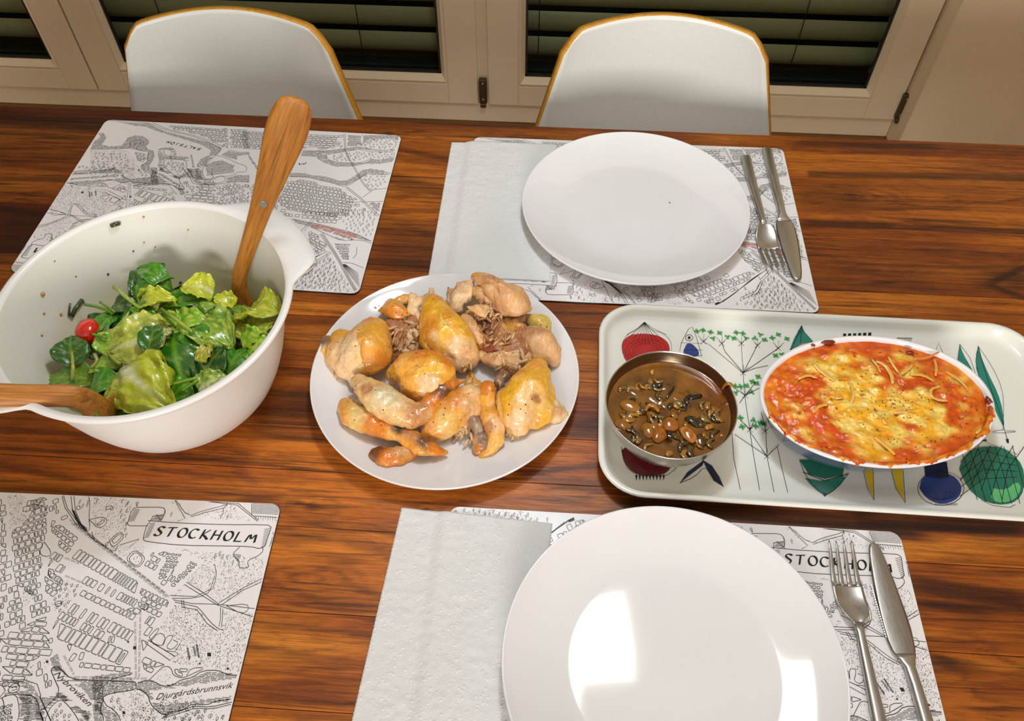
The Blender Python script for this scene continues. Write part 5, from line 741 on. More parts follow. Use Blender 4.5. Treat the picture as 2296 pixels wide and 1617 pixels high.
TR = empty('serving_tray', (.282, .4755, .0004), 'white rectangular ceramic tray painted with vegetables and fish, carrying pot and gratin', 'tray', rz=-.008)
def rr(hx, hy, r, n=10): return rrect(-hx, hx, -hy, hy, r, n)
rings = [(.205, .095, .030, 0), (.212, .102, .034, .0), (.216, .106, .036, .003), (.2225, .1135, .041, .0115), (.2255, .1165, .043, .0165), (.2258, .1168, .043, .0182), (.2240, .1150, .042, .0192), (.2210, .1120, .040, .0188), (.2190, .1100, .038, .0160), (.2170, .1080, .036, .0115), (.2140, .1050, .034, .0080), (.2085, .0995, .030, .0066), (.150, .060, .02, .0064)]
V, F = [], []
for hx, hy, r, z in rings: V += [(x, y, z) for x, y in rr(hx, hy, r)]
m = len(rr(.2, .1, .03))
for i in range(len(rings)-1):
    for j in range(m): F.append((i*m+j, i*m+(j+1) % m, (i+1)*m+(j+1) % m, (i+1)*m+j))
F.append(tuple(range(m))[::-1]); F.append(tuple((len(rings)-1)*m+j for j in range(m)))
mesh('tray_body', V, F, M['traywhite'], TR, True)
def clampxy(x, y):
    hx, hy = .2085, .0995
    return max(-hx, min(hx, x)), max(-hy, min(hy, y))
groups = {}
for e in TRAY:
    P = [(e[1][i]/10000, e[1][i+1]/10000) for i in range(0, len(e[1]), 2)]
    k = e[0]; V, F = groups.setdefault({'l': 'K', 'c': 'C'}.get(k, 'K'), ([], []))
    if k == 'l':
        Q = [(x*1000, y*1000) for x, y in P]
        if 4 < len(Q) < 12: Q = smoothpts(Q, 1)
        A, B = [], []; stroke(A, B, Q, e[2]*.9); o = len(V)
        V += [(x/1000, y/1000, .0072) for x, y in A]; F += [tuple(o+i for i in f) for f in B]
    elif k == 'c':
        x, y = P[0]; a0 = (x*917+y*613) % 1.5; pet = []
        for q in range(4 if int(x*1e4) % 3 else 3):
            a = a0+q*(PI/2 if int(x*1e4) % 3 else 2.09)
            pet.append([(x*1000+(1.75+1.5*math.cos(u))*math.cos(a)-1.0*math.sin(u)*math.sin(a), y*1000+(1.75+1.5*math.cos(u))*math.sin(a)+1.0*math.sin(u)*math.cos(a)) for u in [k_*.628 for k_ in range(10)]])
        for Q in pet: o = len(V); V += [(p/1000, r/1000, .00700) for p, r in Q]; F.append(tuple(range(o, o+len(Q))))
        V, F = groups.setdefault('K', ([], [])); A, B = [], []
        for Q in pet: stroke(A, B, [(p+.35, r-.25) for p, r in Q], .24, True)
        o = len(V); V += [(a/1000, b/1000, .0072) for a, b in A]; F += [tuple(o+i for i in f) for f in B]
    else:
        if len(P) > 6: P = smoothpts(P+[P[0]], 1)[:-1]
        z = {'N': .00702, 'L': .00705, 'K': .00708}.get(k, .00700)
        if k == 'K': o = len(V); V += [(x, y, z) for x, y in P]; F.append(tuple(range(o, o+len(P))))
        else: groups[k+str(len(groups))] = ([(x, y, z) for x, y in P], [tuple(range(len(P)))])
nm = {'K': ('black_line_drawing', None), 'R': ('painted_onion', 'red painted onion'), 'W': ('painted_beetroot', 'wine red painted beetroot'), 'T': ('painted_leaf', 'teal painted shape'), 'G': ('painted_artichoke', 'green painted shape'), 'L': ('painted_highlight', None), 'B': ('painted_fish', 'blue painted shape'), 'N': ('painted_fin', 'navy painted shape'), 'Y': ('painted_carrot', 'yellow painted point'), 'C': ('painted_clover', 'bright green painted clover leaves')}
for kk, (V, F) in groups.items():
    k = kk[0]
    V = [(x, y, z+max(0, .0068*sst(.0, 1, (max(abs(y)-.0995, (abs(x)-.2085))/.0075)) if max(abs(y)-.0995, abs(x)-.2085) > 0 else 0)) for x, y, z in V]
    o = mesh(nm[k][0], V, F, M['p'+k], TR)
    if nm[k][1]: o['label'] = nm[k][1]
    if k in 'KC': o['kind'] = 'stuff'
# ------------------------------------------------------------------ salad bowl
BX, BY = -.358, .466
def hd(t):
    m = 0
    for c in (.77, 3.74):
        d = abs((t-c+PI) % (2*PI)-PI); m = max(m, 1-sst(.30, .58, d))
    return m
def bowlfr(t, r, z, w): k = hd(t); return r+w*.024*k, z-.004*k*w*(1 if w > .5 else 0)+(.0 if w else 0)
bp_out = [(0, .0015), (.050, .0015), (.054, 0), (.058, 0), (.066, .0012), (.075, .0062), (.084, .0145), (.0925, .026), (.100, .042), (.1065, .060), (.112, .080), (.117, .100), (.1215, .118), (.1235, .126, 0.0), (.1255, .1295, .25), (.1290, .1315, .75), (.1310, .1325, 1.0), (.1318, .1342, 1.0), (.1308, .1358, 1.0), (.1290, .1364, .72), (.1268, .1362, .30), (.1250, .1352, .06), (.1238, .1330, 0)]
bp_in = [(.1238, .1330), (.1205, .121), (.1165, .105), (.1120, .086), (.1070, .066), (.1005, .047), (.092, .032), (.081, .019), (.067, .010), (.050, .0060), (.025, .0046), (0, .0045)]
bw = empty('salad_bowl', (BX, BY, .0004), 'large white salad bowl with two wide rim grips, full of green leaves', 'bowl')
o = lathe('outer_shell', [p if len(p) > 2 else (p[0], p[1], 0) for p in bp_out], M['bowl'], bw, n=144, fr=bowlfr, caps=False)
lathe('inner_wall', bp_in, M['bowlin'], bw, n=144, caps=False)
# ------------------------------------------------------------------ wooden salad servers
def server(name_pts, widths, thick, side_hint, label, rivet_t=None, rivet_r=.0):
    Q = smoothpts([(*p, w_, h_) for p, w_, h_ in zip(name_pts, widths, thick)], 2)
    P = [Vector(p[:3]) for p in Q]; widths = [p[3] for p in Q]; thick = [p[4] for p in Q]; o0 = P[-1].copy()
    t = empty('salad_server', tuple(o0), label, 'salad server', 'wooden salad servers')
    k = len(P)*6//10; ax = (P[0]-P[k]).normalized(); rot = ax.to_track_quat('Y', 'Z'); t.rotation_mode = 'QUATERNION'; t.rotation_quaternion = rot; iv = rot.inverted()
    fr = []
    for i in range(len(P)):
        d = (P[min(i+1, len(P)-1)]-P[max(i-1, 0)]).normalized(); s = Vector(side_hint); s = (s-d*s.dot(d)).normalized(); fr.append((d, s, s.cross(d)))
    def build(idx, nm):
        V, F = [], []; loft(V, F, [(P[i]-o0, widths[i], thick[i], fr[i][1], fr[i][2]) for i in idx], 20, 2.5, (nm == 'handle', nm != 'handle'))
        return mesh(nm, [tuple(iv@Vector(v)) for v in V], F, M['server'], t, True)
    build(range(0, k+1), 'handle'); build(range(k, len(P)), 'spoon_head')
    if rivet_t is not None:
        i = min(range(len(P)), key=lambda j: (P[j]-Vector(rivet_t)).length); d, s, u = fr[i]
        if u.z < 0: u = -u
        V, F = [], []; c = P[i]-o0
        loft(V, F, [(c+u*(thick[i]*.8), rivet_r, rivet_r*1.1, s, d), (c+u*(thick[i]+.0004), rivet_r, rivet_r*1.1, s, d), (c+u*(thick[i]+.0009), rivet_r*.8, rivet_r*.9, s, d)], 20, 2)
        mesh('rivet', [tuple(iv@Vector(v)) for v in V], F, M['rivet'], t, False)
    return t
A0 = Vector((-0.3015, 0.5408, 0.0960)); A1 = Vector((-0.2206, 0.5704, 0.2620))
def along(a, b, t): return tuple(a+(b-a)*t)
hw = [(1.080, .0045), (1.072, .0100), (1.045, .0142), (1.0, .0164), (.93, .0178), (.85, .0172), (.75, .0152), (.65, .0132), (.55, .0114), (.45, .0100), (.33, .0088), (.20, .0078), (.08, .0072), (0, .0072)]
pts = [along(A0, A1, t) for t, _ in hw]; wid = [w_ for _, w_ in hw]; th = [.0028, .0036, .004]+[.0042]*9+[.004, .0038]
tail = [((-0.3051, 0.5369, 0.0820), .0072, .0036), ((-0.3047, 0.5308, 0.0690), .0100, .0030), ((-0.3028, 0.5245, 0.0560), .0150, .0026), ((-0.3005, 0.5150, 0.0430), .0190, .0022), ((-0.2949, 0.4962, 0.0380), .0180, .002), ((-0.2908, 0.4829, 0.0370), .0110, .002)]
for a, b, c in tail: pts.append(a); wid.append(b); th.append(c)
server(pts, wid, th, (1, .15, .05), 'brown wooden salad server with steel rivet standing upright against the bowl rim', along(A0, A1, .50), .0034)
B0 = Vector((-0.3841, 0.3646, 0.1280)); B1 = Vector((-0.4992, 0.3293, 0.1700))
hw = [(1.0, .004), (1.0, .009), (.9, .013), (.75, .013), (.6, .011), (.45, .0098), (.3, .0092), (.15, .0092), (0, .0094)]
pts = [along(B0, B1, t) for t, _ in hw]; wid = [w_ for _, w_ in hw]; th = [.003]+[.0042]*8
for a, b, c in [((-0.3789, 0.3665, 0.1200), .0100, .0040), ((-0.3756, 0.3678, 0.1080), .0118, .0036), ((-0.3724, 0.3667, 0.0930), .0140, .003), ((BX-.022, BY-.062, .072), .0165, .0026), ((BX-.008, BY-.056, .052), .0185, .0022), ((BX, BY-.050, .042), .0120, .002)]: pts.append(a); wid.append(b); th.append(c)
server(pts, wid, th, (.1, .8, .5), 'pale wooden salad server resting across the left rim of the salad bowl')
# ------------------------------------------------------------------ salad leaves
DG, MG, LG, OL = srgb(32, 104, 14), srgb(66, 152, 22), srgb(140, 204, 42), srgb(108, 152, 30)
YG, PY, WH, DK = srgb(212, 222, 40), srgb(234, 230, 104), srgb(236, 236, 190), srgb(12, 46, 8)
def leaf(name, base, tip, wid, col, label, lettuce=0, rib=None, seed=0, curl=.2, roll=0, stem=None, group=None, cup=.25, shape=.8):
    B, T = Vector(base), Vector(tip); d = T-B; B = B-d*.05; d = d*1.1; wid *= 1.12; L = d.length; X = d.normalized(); Z = Vector((0, 0, 1))
    Y = Z.cross(X).normalized(); U = X.cross(Y).normalized()
    q = Matrix.Rotation(roll, 3, X); Y, U = q@Y, q@U
    nu, nv = (26, 20) if lettuce else (18, 12); V, F, C = [], [], []
    R = random.Random(seed); sx = R.uniform(0, 99)
    for i in range(nu+1):
        s = i/nu
        if lettuce: hw_ = wid/2*(math.sin(PI*min(1, .08+.92*s**.75))**.55+.15*(1-s))
        else: hw_ = wid/2*math.sin(PI*s**shape)**.75
        if i in (0,): hw_ = max(hw_, wid*.03)
        for j in range(nv+1):
            v = j/nv*2-1
            if lettuce:
                e = abs(v)**1.5; ruf = noise.noise(Vector((s*5+sx, v*4, seed)))*.16*L*(.25+e)+noise.noise(Vector((s*13+sx, v*10, seed+3)))*.07*L*(.3+e)
                x = s*L+noise.noise(Vector((v*3, sx, 1)))*.10*L*s; y = v*hw_*(1+.15*noise.noise(Vector((s*8, sx, 5)))); z = ruf+cup*hw_*v*v+curl*L*math.sin(PI*s)*.5
            else:
                x = s*L; y = v*hw_; z = cup*hw_*abs(v)**1.3+curl*L*math.sin(PI*s)*.5+noise.noise(Vector((s*4+sx, v*2.5, seed)))*.09*L*(.3+abs(v))+.018*L*math.sin(s*26-abs(v)*5)*abs(v)
            V.append(B+X*x+Y*y+U*z)
            rb = 1-sst(.03, .16 if not lettuce else .34*(1.1-s), abs(v))
            c = lerp(col, lerp(col, (0, 0, 0), .35), .5+.5*noise.noise(Vector((s*3+sx, v*2, 7))))
            vein = max(0, math.sin(s*22-abs(v)*6))**6*.22*(1 if not lettuce else .6); c = lerp(c, PY, vein)
            if lettuce: c = lerp(c, lerp(col, PY, .6), sst(.2, .9, noise.noise(Vector((s*6+sx, v*5, 11)))+.4))
            c = lerp(c, rib or lerp(col, PY, .4), rb*(.8 if rib else .55)*(1-.5*s)); C.append(c)
    w_ = nv+1
    for i in range(nu):
        for j in range(nv): F.append((i*w_+j, i*w_+j+1, (i+1)*w_+j+1, (i+1)*w_+j))
    o = mesh(name, V, F, M['lettuce' if lettuce else 'leaf'], None, True, cols=C); recenter(o)
    sm = o.modifiers.new('thick', 'SOLIDIFY'); sm.thickness = .0006; sm.offset = 0
    tag(o, label, 'leaf', group)
    if stem:
        V, F = [], []; P_ = [Vector(p)-o.location for p in stem]; n = len(P_)
        tube(V, F, P_, [.0013+.0009*(1-i/(n-1)) for i in range(n)], 8)
        mesh('leaf_stem', V, F, M['leaf'], o, True, cols=[lerp(col, PY, .45)]*len(V))
    return o
G1 = 'salad leaves buried lower in the bowl'
R = random.Random(11)
for i in range(46):                                        # leaves under the visible ones
    a, r = R.uniform(0, 2*PI), .07*math.sqrt(R.random()); z = R.uniform(.020, .050)+.014*(1-r/.07)+(.012 if i > 33 else 0)
    b = R.uniform(0, 2*PI); L = R.uniform(.022, .034); x, y = BX+r*math.cos(a), BY+r*math.sin(a)
    lt = i % 3 == 0
    leaf('lettuce_leaf' if lt else 'spinach_leaf', (x-L/2*math.cos(b), y-L/2*math.sin(b), z), (x+L/2*math.cos(b), y+L/2*math.sin(b), z+R.uniform(-.006, .006)), R.uniform(.02, .03),
         R.choice((LG, YG)) if lt else R.choice((DG, MG, DG)), 'salad leaf half hidden low in the heap', 1 if lt else 0, seed=100+i, curl=R.uniform(-.1, .3), roll=R.uniform(-.3, .3), group=G1)
sp = lambda *a, **k: leaf('spinach_leaf', *a, **k)
le = lambda *a, **k: leaf('lettuce_leaf', *a, lettuce=1, **k)
sp((-0.4043, 0.5150, 0.0780), (-0.3852, 0.5534, 0.0880), .029, DG, 'dark round spinach leaf at the very back top of the salad', seed=1, curl=.35, roll=-.2, cup=.1)
sp((-0.3705, 0.5246, 0.0840), (-0.4035, 0.5396, 0.0940), .020, MG, 'glossy pointed spinach leaf lying over the rearmost round leaf', seed=2, curl=.5, shape=.9)
sp((-0.4018, 0.5162, 0.0800), (-0.4040, 0.5402, 0.0880), .014, DG, 'narrow dark spinach leaf on a pale stalk at the back left', seed=3, stem=[(-0.4077, 0.5076, 0.0780), (-0.4008, 0.5164, 0.0830), (-0.3923, 0.5239, 0.0880)])
sp((-0.4002, 0.5095, 0.0780), (-0.3693, 0.5326, 0.0920), .014, MG, 'slim curled spinach leaf arching up behind the yellow lettuce', seed=4, curl=.5)
sp((-0.3701, 0.5004, 0.0840), (-0.3233, 0.5193, 0.0820), .021, MG, 'long mid green spinach leaf lying flat across the back of the heap', seed=5, curl=.15, cup=.5, stem=[(-0.3727, 0.5016, 0.0840), (-0.3563, 0.4995, 0.0860), (-0.3424, 0.5060, 0.0860)])
sp((-0.3756, 0.5358, 0.0700), (-0.3616, 0.5234, 0.0700), .020, DK, 'dark wet spinach leaf tucked behind the yellow lettuce crest', seed=6)
sp((-0.4027, 0.5401, 0.0700), (-0.3880, 0.5262, 0.0700), .020, DK, 'very dark spinach leaf under the rear leaves', seed=7)
sp((-0.3091, 0.4857, 0.0700), (-0.3185, 0.5100, 0.0800), .027, DG, 'dark glossy spinach leaf left of the upright server head', seed=8, curl=.4)
sp((-0.2882, 0.4912, 0.0700), (-0.3038, 0.5134, 0.0780), .020, OL, 'olive green spinach leaf at the foot of the upright server', seed=9, curl=.3)
sp((-0.4338, 0.4332, 0.0780), (-0.4441, 0.4596, 0.0840), .030, DG, 'spoon shaped dark spinach leaf on a long pale stalk at the left', seed=10, curl=.25, roll=.1, cup=.12, shape=.75, stem=[(-0.4290, 0.4170, 0.0750), (-0.4309, 0.4281, 0.0800), (-0.4361, 0.4425, 0.0840)])
sp((-0.4127, 0.4232, 0.0680), (-0.4581, 0.4231, 0.0660), .027, OL, 'wide olive spinach leaf touching the left bowl wall', seed=11, curl=.15)
sp((-0.4107, 0.4094, 0.0700), (-0.3816, 0.4167, 0.0760), .028, MG, 'folded spinach leaf above the left wooden server', seed=12, curl=.45)
sp((-0.4103, 0.4126, 0.0640), (-0.3755, 0.3853, 0.0700), .020, DG, 'dark narrow spinach leaf running along the left server', seed=13, curl=.3)
sp((-0.3448, 0.3884, 0.0700), (-0.3786, 0.3803, 0.0720), .027, srgb(60, 150, 16), 'bright glossy spinach leaf at the front edge of the heap', seed=14, curl=.4, cup=.1)
sp((-0.3258, 0.4190, 0.0760), (-0.3459, 0.4658, 0.0880), .044, srgb(44, 120, 20), 'large crinkled green leaf in the middle of the salad', seed=15, curl=.45, cup=-.2, rib=LG)
sp((-0.3109, 0.4185, 0.0780), (-0.2958, 0.4532, 0.0880), .033, srgb(18, 92, 26), 'smooth dark green spinach leaf with fine veins right of the crinkled leaf', seed=16, curl=.15, cup=.1)
sp((-0.3304, 0.4700, 0.0920), (-0.3131, 0.4496, 0.0880), .026, MG, 'round spinach leaf ending a long stalk at the centre of the heap', seed=17, curl=.2, shape=.7, stem=[(-0.3652, 0.4922, 0.0920), (-0.3436, 0.4765, 0.0960), (-0.3255, 0.4638, 0.0950), (-0.3165, 0.4556, 0.0930)])
sp((-0.4154, 0.4944, 0.0780), (-0.4252, 0.4688, 0.0800), .018, MG, 'narrow green leaf pointing down left beside the tomato', seed=18, curl=.2)
sp((-0.4178, 0.4800, 0.0720), (-0.3859, 0.4838, 0.0780), .032, DG, 'broad dark spinach leaf right of the tomato', seed=19, curl=.35)
sp((-0.4225, 0.4999, 0.0760), (-0.3958, 0.5051, 0.0800), .020, DG, 'dark spinach leaf behind the crossing green stalks', seed=20, curl=.4)
sp((-0.3938, 0.4978, 0.0900), (-0.3668, 0.4782, 0.0860), .016, MG, 'slender spinach leaf ending the long thin stalk at the back', seed=21, curl=.3, stem=[(-0.4209, 0.5184, 0.0920), (-0.4046, 0.5054, 0.0940), (-0.3886, 0.4931, 0.0940), (-0.3758, 0.4847, 0.0920)])
sp((-0.3545, 0.4336, 0.1000), (-0.3529, 0.4631, 0.1040), .021, srgb(36, 112, 24), 'small pointed leaf standing on the pale layered lettuce', seed=22, curl=.35)
sp((-0.2866, 0.4286, 0.0780), (-0.2749, 0.4551, 0.0840), .030, srgb(44, 140, 20), 'bright rumpled green leaf close to the right front rim', seed=23, curl=.5, cup=-.3)
sp((-0.3364, 0.4033, 0.0800), (-0.3093, 0.3990, 0.0800), .034, srgb(70, 160, 20), 'flat light green leaf at the front rim beside the romaine heart', seed=24, curl=.1, shape=.7)
sp((-0.3940, 0.4347, 0.0660), (-0.4221, 0.4337, 0.0700), .024, OL, 'olive leaf lying under the pale lettuce on the left', seed=25)
sp((-0.4368, 0.4838, 0.0660), (-0.4273, 0.4954, 0.0760), .022, DG, 'dark leaf right behind the tomato half', seed=26, curl=.4)
sp((-0.4278, 0.4494, 0.0660), (-0.4171, 0.4638, 0.0720), .022, DK, 'very dark leaf below the tomato half', seed=27)
sp((-0.3414, 0.4712, 0.0720), (-0.3048, 0.4970, 0.0700), .030, DG, 'shaded spinach leaf under the light frilly lettuce', seed=28)
sp((-0.3642, 0.5028, 0.0720), (-0.3351, 0.4935, 0.0800), .020, LG, 'light green leaf just below the red tomato sliver', seed=29, curl=.3)
sp((-0.3078, 0.5081, 0.0700), (-0.2908, 0.4990, 0.0720), .024, OL, 'folded olive leaf in front of the upright server head', seed=30, curl=.3)
le((-0.3265, 0.5212, 0.0860), (-0.3526, 0.5179, 0.0940), .026, YG, 'frilly yellow lettuce piece at the back of the salad', seed=40, rib=WH, curl=.5)
le((-0.3911, 0.4991, 0.0840), (-0.3573, 0.5053, 0.0920), .024, YG, 'crumpled yellow green lettuce piece at the back left', seed=41, curl=.5)
le((-0.3054, 0.5094, 0.0800), (-0.3217, 0.5158, 0.0860), .018, YG, 'small yellow lettuce curl beside the upright server', seed=42, curl=.5)
le((-0.3759, 0.5007, 0.0800), (-0.3490, 0.4810, 0.0840), .026, LG, 'bright lettuce piece under the long green stalk', seed=43, curl=.3)
le((-0.3483, 0.4561, 0.0900), (-0.3962, 0.4418, 0.0880), .046, srgb(176, 192, 70), 'large pale layered lettuce piece left of centre', seed=44, rib=WH, curl=.3, roll=-.25)
le((-0.3515, 0.4670, 0.0940), (-0.3538, 0.4372, 0.0940), .016, srgb(214, 206, 130), 'white lettuce rib curving beside the small pointed leaf', seed=45, rib=WH, curl=.3)
le((-0.3776, 0.4253, 0.0880), (-0.3247, 0.3841, 0.0900), .052, srgb(190, 200, 26), 'big yellow romaine heart leaf with white rib in front', seed=46, rib=(.75, .76, .62), curl=.5, roll=.3, cup=-.3)
le((-0.3708, 0.4263, 0.0840), (-0.3349, 0.4111, 0.0860), .034, srgb(180, 190, 20), 'yellow romaine leaf behind the big romaine heart leaf', seed=47, curl=.4)
le((-0.2880, 0.5024, 0.0780), (-0.2524, 0.4924, 0.0920), .040, srgb(180, 196, 34), 'frilly yellow lettuce leaf against the right bowl wall', seed=48, rib=PY, curl=.4, roll=-.2)
le((-0.2829, 0.4753, 0.0780), (-0.2588, 0.4846, 0.0880), .040, srgb(168, 190, 40), 'pleated lettuce leaf in front of the right hand frilly leaf', seed=52, rib=PY, curl=.3)
le((-0.2776, 0.4553, 0.0820), (-0.2541, 0.4633, 0.0900), .032, LG, 'pale green lettuce piece touching the right front rim', seed=49, curl=.3)
le((-0.3298, 0.4853, 0.0820), (-0.2898, 0.4568, 0.0840), .038, srgb(112, 168, 36), 'light green frilly lettuce right of the centre', seed=50, curl=.4)
le((-0.4081, 0.4464, 0.0780), (-0.3984, 0.4681, 0.0860), .026, LG, 'triangular light green leaf between tomato and pale lettuce', seed=51, curl=.15)
le((-0.3053, 0.4074, 0.0820), (-0.2844, 0.4215, 0.0860), .024, srgb(140, 180, 60), 'pale green lettuce shred at the front rim', seed=53, rib=WH, curl=.3)
le((-0.4140, 0.4391, 0.0720), (-0.3902, 0.4350, 0.0760), .026, LG, 'crinkled light green shred below the triangular leaf', seed=54, curl=.3)
le((-0.3033, 0.4924, 0.0820), (-0.2833, 0.4710, 0.0800), .018, srgb(190, 184, 50), 'narrow yellow leaf right of centre under the dark glossy leaf', seed=55, curl=.3)
le((-0.3110, 0.4357, 0.0880), (-0.3073, 0.4561, 0.0900), .012, srgb(190, 184, 50), 'thin yellow strip leaning on the smooth dark leaf', seed=56, curl=.3)
le((-0.3533, 0.4817, 0.0780), (-0.3201, 0.4828, 0.0840), .026, LG, 'soft green lettuce piece behind the crinkled leaf', seed=57, curl=.4)
def stalk(P, r, col, label):
    V, F = [], []; tube(V, F, smoothpts(P, 1), r, 8); o = mesh('green_stalk', V, F, M['leaf'], None, True, cols=[col]*len(V)); recenter(o)
    return tag(o, label, 'stalk')
stalk([(-0.4467, 0.5009, 0.0840), (-0.4303, 0.4969, 0.0860), (-0.4140, 0.4913, 0.0840)], .0016, OL, 'thin olive stalk poking out at the back left')
stalk([(-0.4302, 0.5015, 0.0880), (-0.4121, 0.4911, 0.0860)], .0013, OL, 'short olive stalk crossing over the longer one at the left')
stalk([(-0.3930, 0.4932, 0.0920), (-0.3965, 0.4780, 0.0920), (-0.4037, 0.4675, 0.0880)], .0014, LG, 'straight light green stalk over the broad dark leaf')
stalk([(-0.3338, 0.4011, 0.0940), (-0.3191, 0.4059, 0.0960), (-0.3052, 0.4116, 0.0960)], .0017, srgb(140, 170, 30), 'yellow green stalk leading to the smooth dark leaf')
stalk([(-0.3172, 0.3989, 0.0920), (-0.3035, 0.4093, 0.0960)], .0017, srgb(110, 160, 30), 'second green stalk just in front of the yellow green one')
stalk([(-0.3831, 0.3651, 0.1280), (-0.3781, 0.3634, 0.1120), (-0.3684, 0.3596, 0.0980)], .0015, srgb(90, 150, 30), 'long green stalk lying over the left wooden server')
stalk([(-0.4209, 0.4601, 0.0900), (-0.4073, 0.4577, 0.0880)], .0013, srgb(110, 160, 30), 'short green stalk touching the tomato half')
stalk([(-0.4141, 0.4279, 0.0800), (-0.4066, 0.4319, 0.0860), (-0.4127, 0.4398, 0.0860)], .0015, srgb(170, 180, 80), 'curled pale stalk at the left of the heap')
def tomato(c, r, label, sc=(1, 1, .85)):
    V, F, C = [], [], []; n, m = 24, 14
    for i in range(m+1):
        for j in range(n):
            a, b = PI*i/m, 2*PI*j/n; k = 1+.02*noise.noise(Vector((math.cos(b)*2, math.sin(b)*2, i*.3)))
            V.append((c[0]+r*sc[0]*k*math.sin(a)*math.cos(b), c[1]+r*sc[1]*k*math.sin(a)*math.sin(b), c[2]+r*sc[2]*math.cos(a))); C.append(srgb(214, 30, 8) if i > 2 else srgb(226, 44, 10))
    for i in range(m):
        for j in range(n): F.append((i*n+j, i*n+(j+1) % n, (i+1)*n+(j+1) % n, (i+1)*n+j))
    o = mesh('cherry_tomato', V, F, M['tomato'], None, True, cols=C); recenter(o); return tag(o, label, 'tomato')
tomato((-0.4343, 0.4723, 0.0780), .0125, 'red cherry tomato half at the left of the salad', (.95, 1.1, .9))
tomato((-0.3573, 0.5036, 0.0740), .010, 'red tomato sliver showing under the long flat spinach leaf')
tomato((-0.3641, 0.4420, 0.0740), .012, 'dark red tomato in the shade between pale lettuce and crinkled leaf')
tomato((-0.3884, 0.3853, 0.0600), .012, 'dark red tomato beside the left server head at the front')
# bits stuck on the wall and leaves
def herb(P, w_, label, col=srgb(52, 74, 18)):
    V, F = [], []; tube(V, F, P, w_, 6); o = mesh('herb_piece', V, F, M['leaf'], None, True, cols=[col]*len(V)); recenter(o); tag(o, label, 'herb')
herb([(-0.4615, 0.4932, 0.0733), (-0.4587, 0.5006, 0.0774), (-0.4556, 0.5113, 0.0785)], .0022, 'dark chopped herb piece stuck to the left bowl wall')
herb([(-0.4624, 0.4922, 0.0763), (-0.4607, 0.5007, 0.0850)], .0010, 'thin dark herb sliver standing beside the herb piece on the left bowl wall')
herb([(-0.4274, 0.5653, 0.1281), (-0.4233, 0.5669, 0.1288), (-0.4203, 0.5697, 0.1279)], .0022, 'small brown green leaf scrap stuck high on the back bowl wall', srgb(70, 64, 24))
def bit(p, r, col, label, cat, mat='speck'):
    o = lathe({'seed': 'mustard_seed', 'speck': 'peppercorn_bit'}[mat], [(0, -r), (r*.7, -r*.7), (r, 0), (r*.7, r*.7), (0, r)], M[mat], n=8, loc=p); tag(o, label, cat, 'specks of dressing on the bowl wall')
for p, r in (((-0.4722, 0.4898, 0.1090), .0022), ((-0.4713, 0.4770, 0.0963), .0013), ((-0.4661, 0.4885, 0.0822), .0016), ((-0.4694, 0.4578, 0.0875), .0012), ((-0.4389, 0.5287, 0.0544), .0012), ((-0.4001, 0.5803, 0.1278), .0012), ((-0.3619, 0.5830, 0.1102), .0010), ((-0.3974, 0.5724, 0.0948), .0010), ((-0.4056, 0.5708, 0.1022), .0009)):
    bit(p, r, None, 'yellow mustard seed or crumb stuck to the inside of the salad bowl', 'seed', 'seed')
for p, r in (((-0.4389, 0.5418, 0.0840), .0012), ((-0.4163, 0.5636, 0.0961), .0009), ((-0.3828, 0.5644, 0.0519), .0014), ((-0.4561, 0.5117, 0.0744), .0009), ((-0.2991, 0.5472, 0.0484), .0008), ((-0.4576, 0.5229, 0.0993), .0007), ((-0.4662, 0.5190, 0.1236), .0006)):
    bit(p, r, None, 'black pepper speck stuck to the inside of the salad bowl', 'pepper', 'speck')
# ------------------------------------------------------------------ steel pot of broth
PX, PY_ = .1197, .4385
pot = empty('steel_bowl', (PX, PY_, .0072), 'small round stainless steel bowl of brown broth at the left end of the tray', 'bowl')
lathe('bowl_wall', [(0, .001), (.020, .0002), (.028, 0), (.034, .0025), (.042, .0085), (.050, .0185), (.0560, .031), (.0592, .042), (.0604, .0495), (.0607, .0506), (.0604, .0512), (.0598, .0508), (.0595, .0496)], M['potsteel'], pot, n=96, caps=False)
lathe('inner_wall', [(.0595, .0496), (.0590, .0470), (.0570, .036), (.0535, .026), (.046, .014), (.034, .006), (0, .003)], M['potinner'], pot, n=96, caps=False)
bz = .0372
def brothc(v):
    n = noise.noise(Vector((v[0]*45, v[1]*45, 2)))+.5*noise.noise(Vector((v[0]*110, v[1]*110, 5)))
    c = lerp(srgb(134, 84, 14), srgb(92, 58, 12), sst(-.4, .5, n)); return lerp(c, srgb(128, 66, 18), sst(.01, .05, v[0])*sst(-.02, .03, v[1])*.8)
V, F, C = [(0, 0, 0)], [], []
nr, na = 34, 72
for i in range(1, nr+1):
    for j in range(na):
        r = .0571*i/nr; a = 2*PI*j/na; x, y = r*math.cos(a), r*math.sin(a)
        z = .0010*noise.noise(Vector((x*90, y*90, 1)))*(1-sst(.03, .055, r))+.0006*noise.noise(Vector((x*240, y*240, 1)))*(1-sst(.03, .056, r))+(.0006*sst(.054, .0571, r))
        V.append((x, y, z))
for j in range(na): F.append((0, 1+j, 1+(j+1) % na))
for i in range(nr-1):
    for j in range(na): F.append((1+i*na+j, 1+(i+1)*na+j, 1+(i+1)*na+(j+1) % na, 1+i*na+(j+1) % na))
br = mesh('vegetable_broth', V, F, M['broth'], None, True, cols=[brothc(v) for v in V], loc=(PX, PY_, .0072+bz)); tag(br, 'murky brown broth filling the small steel bowl', 'soup')
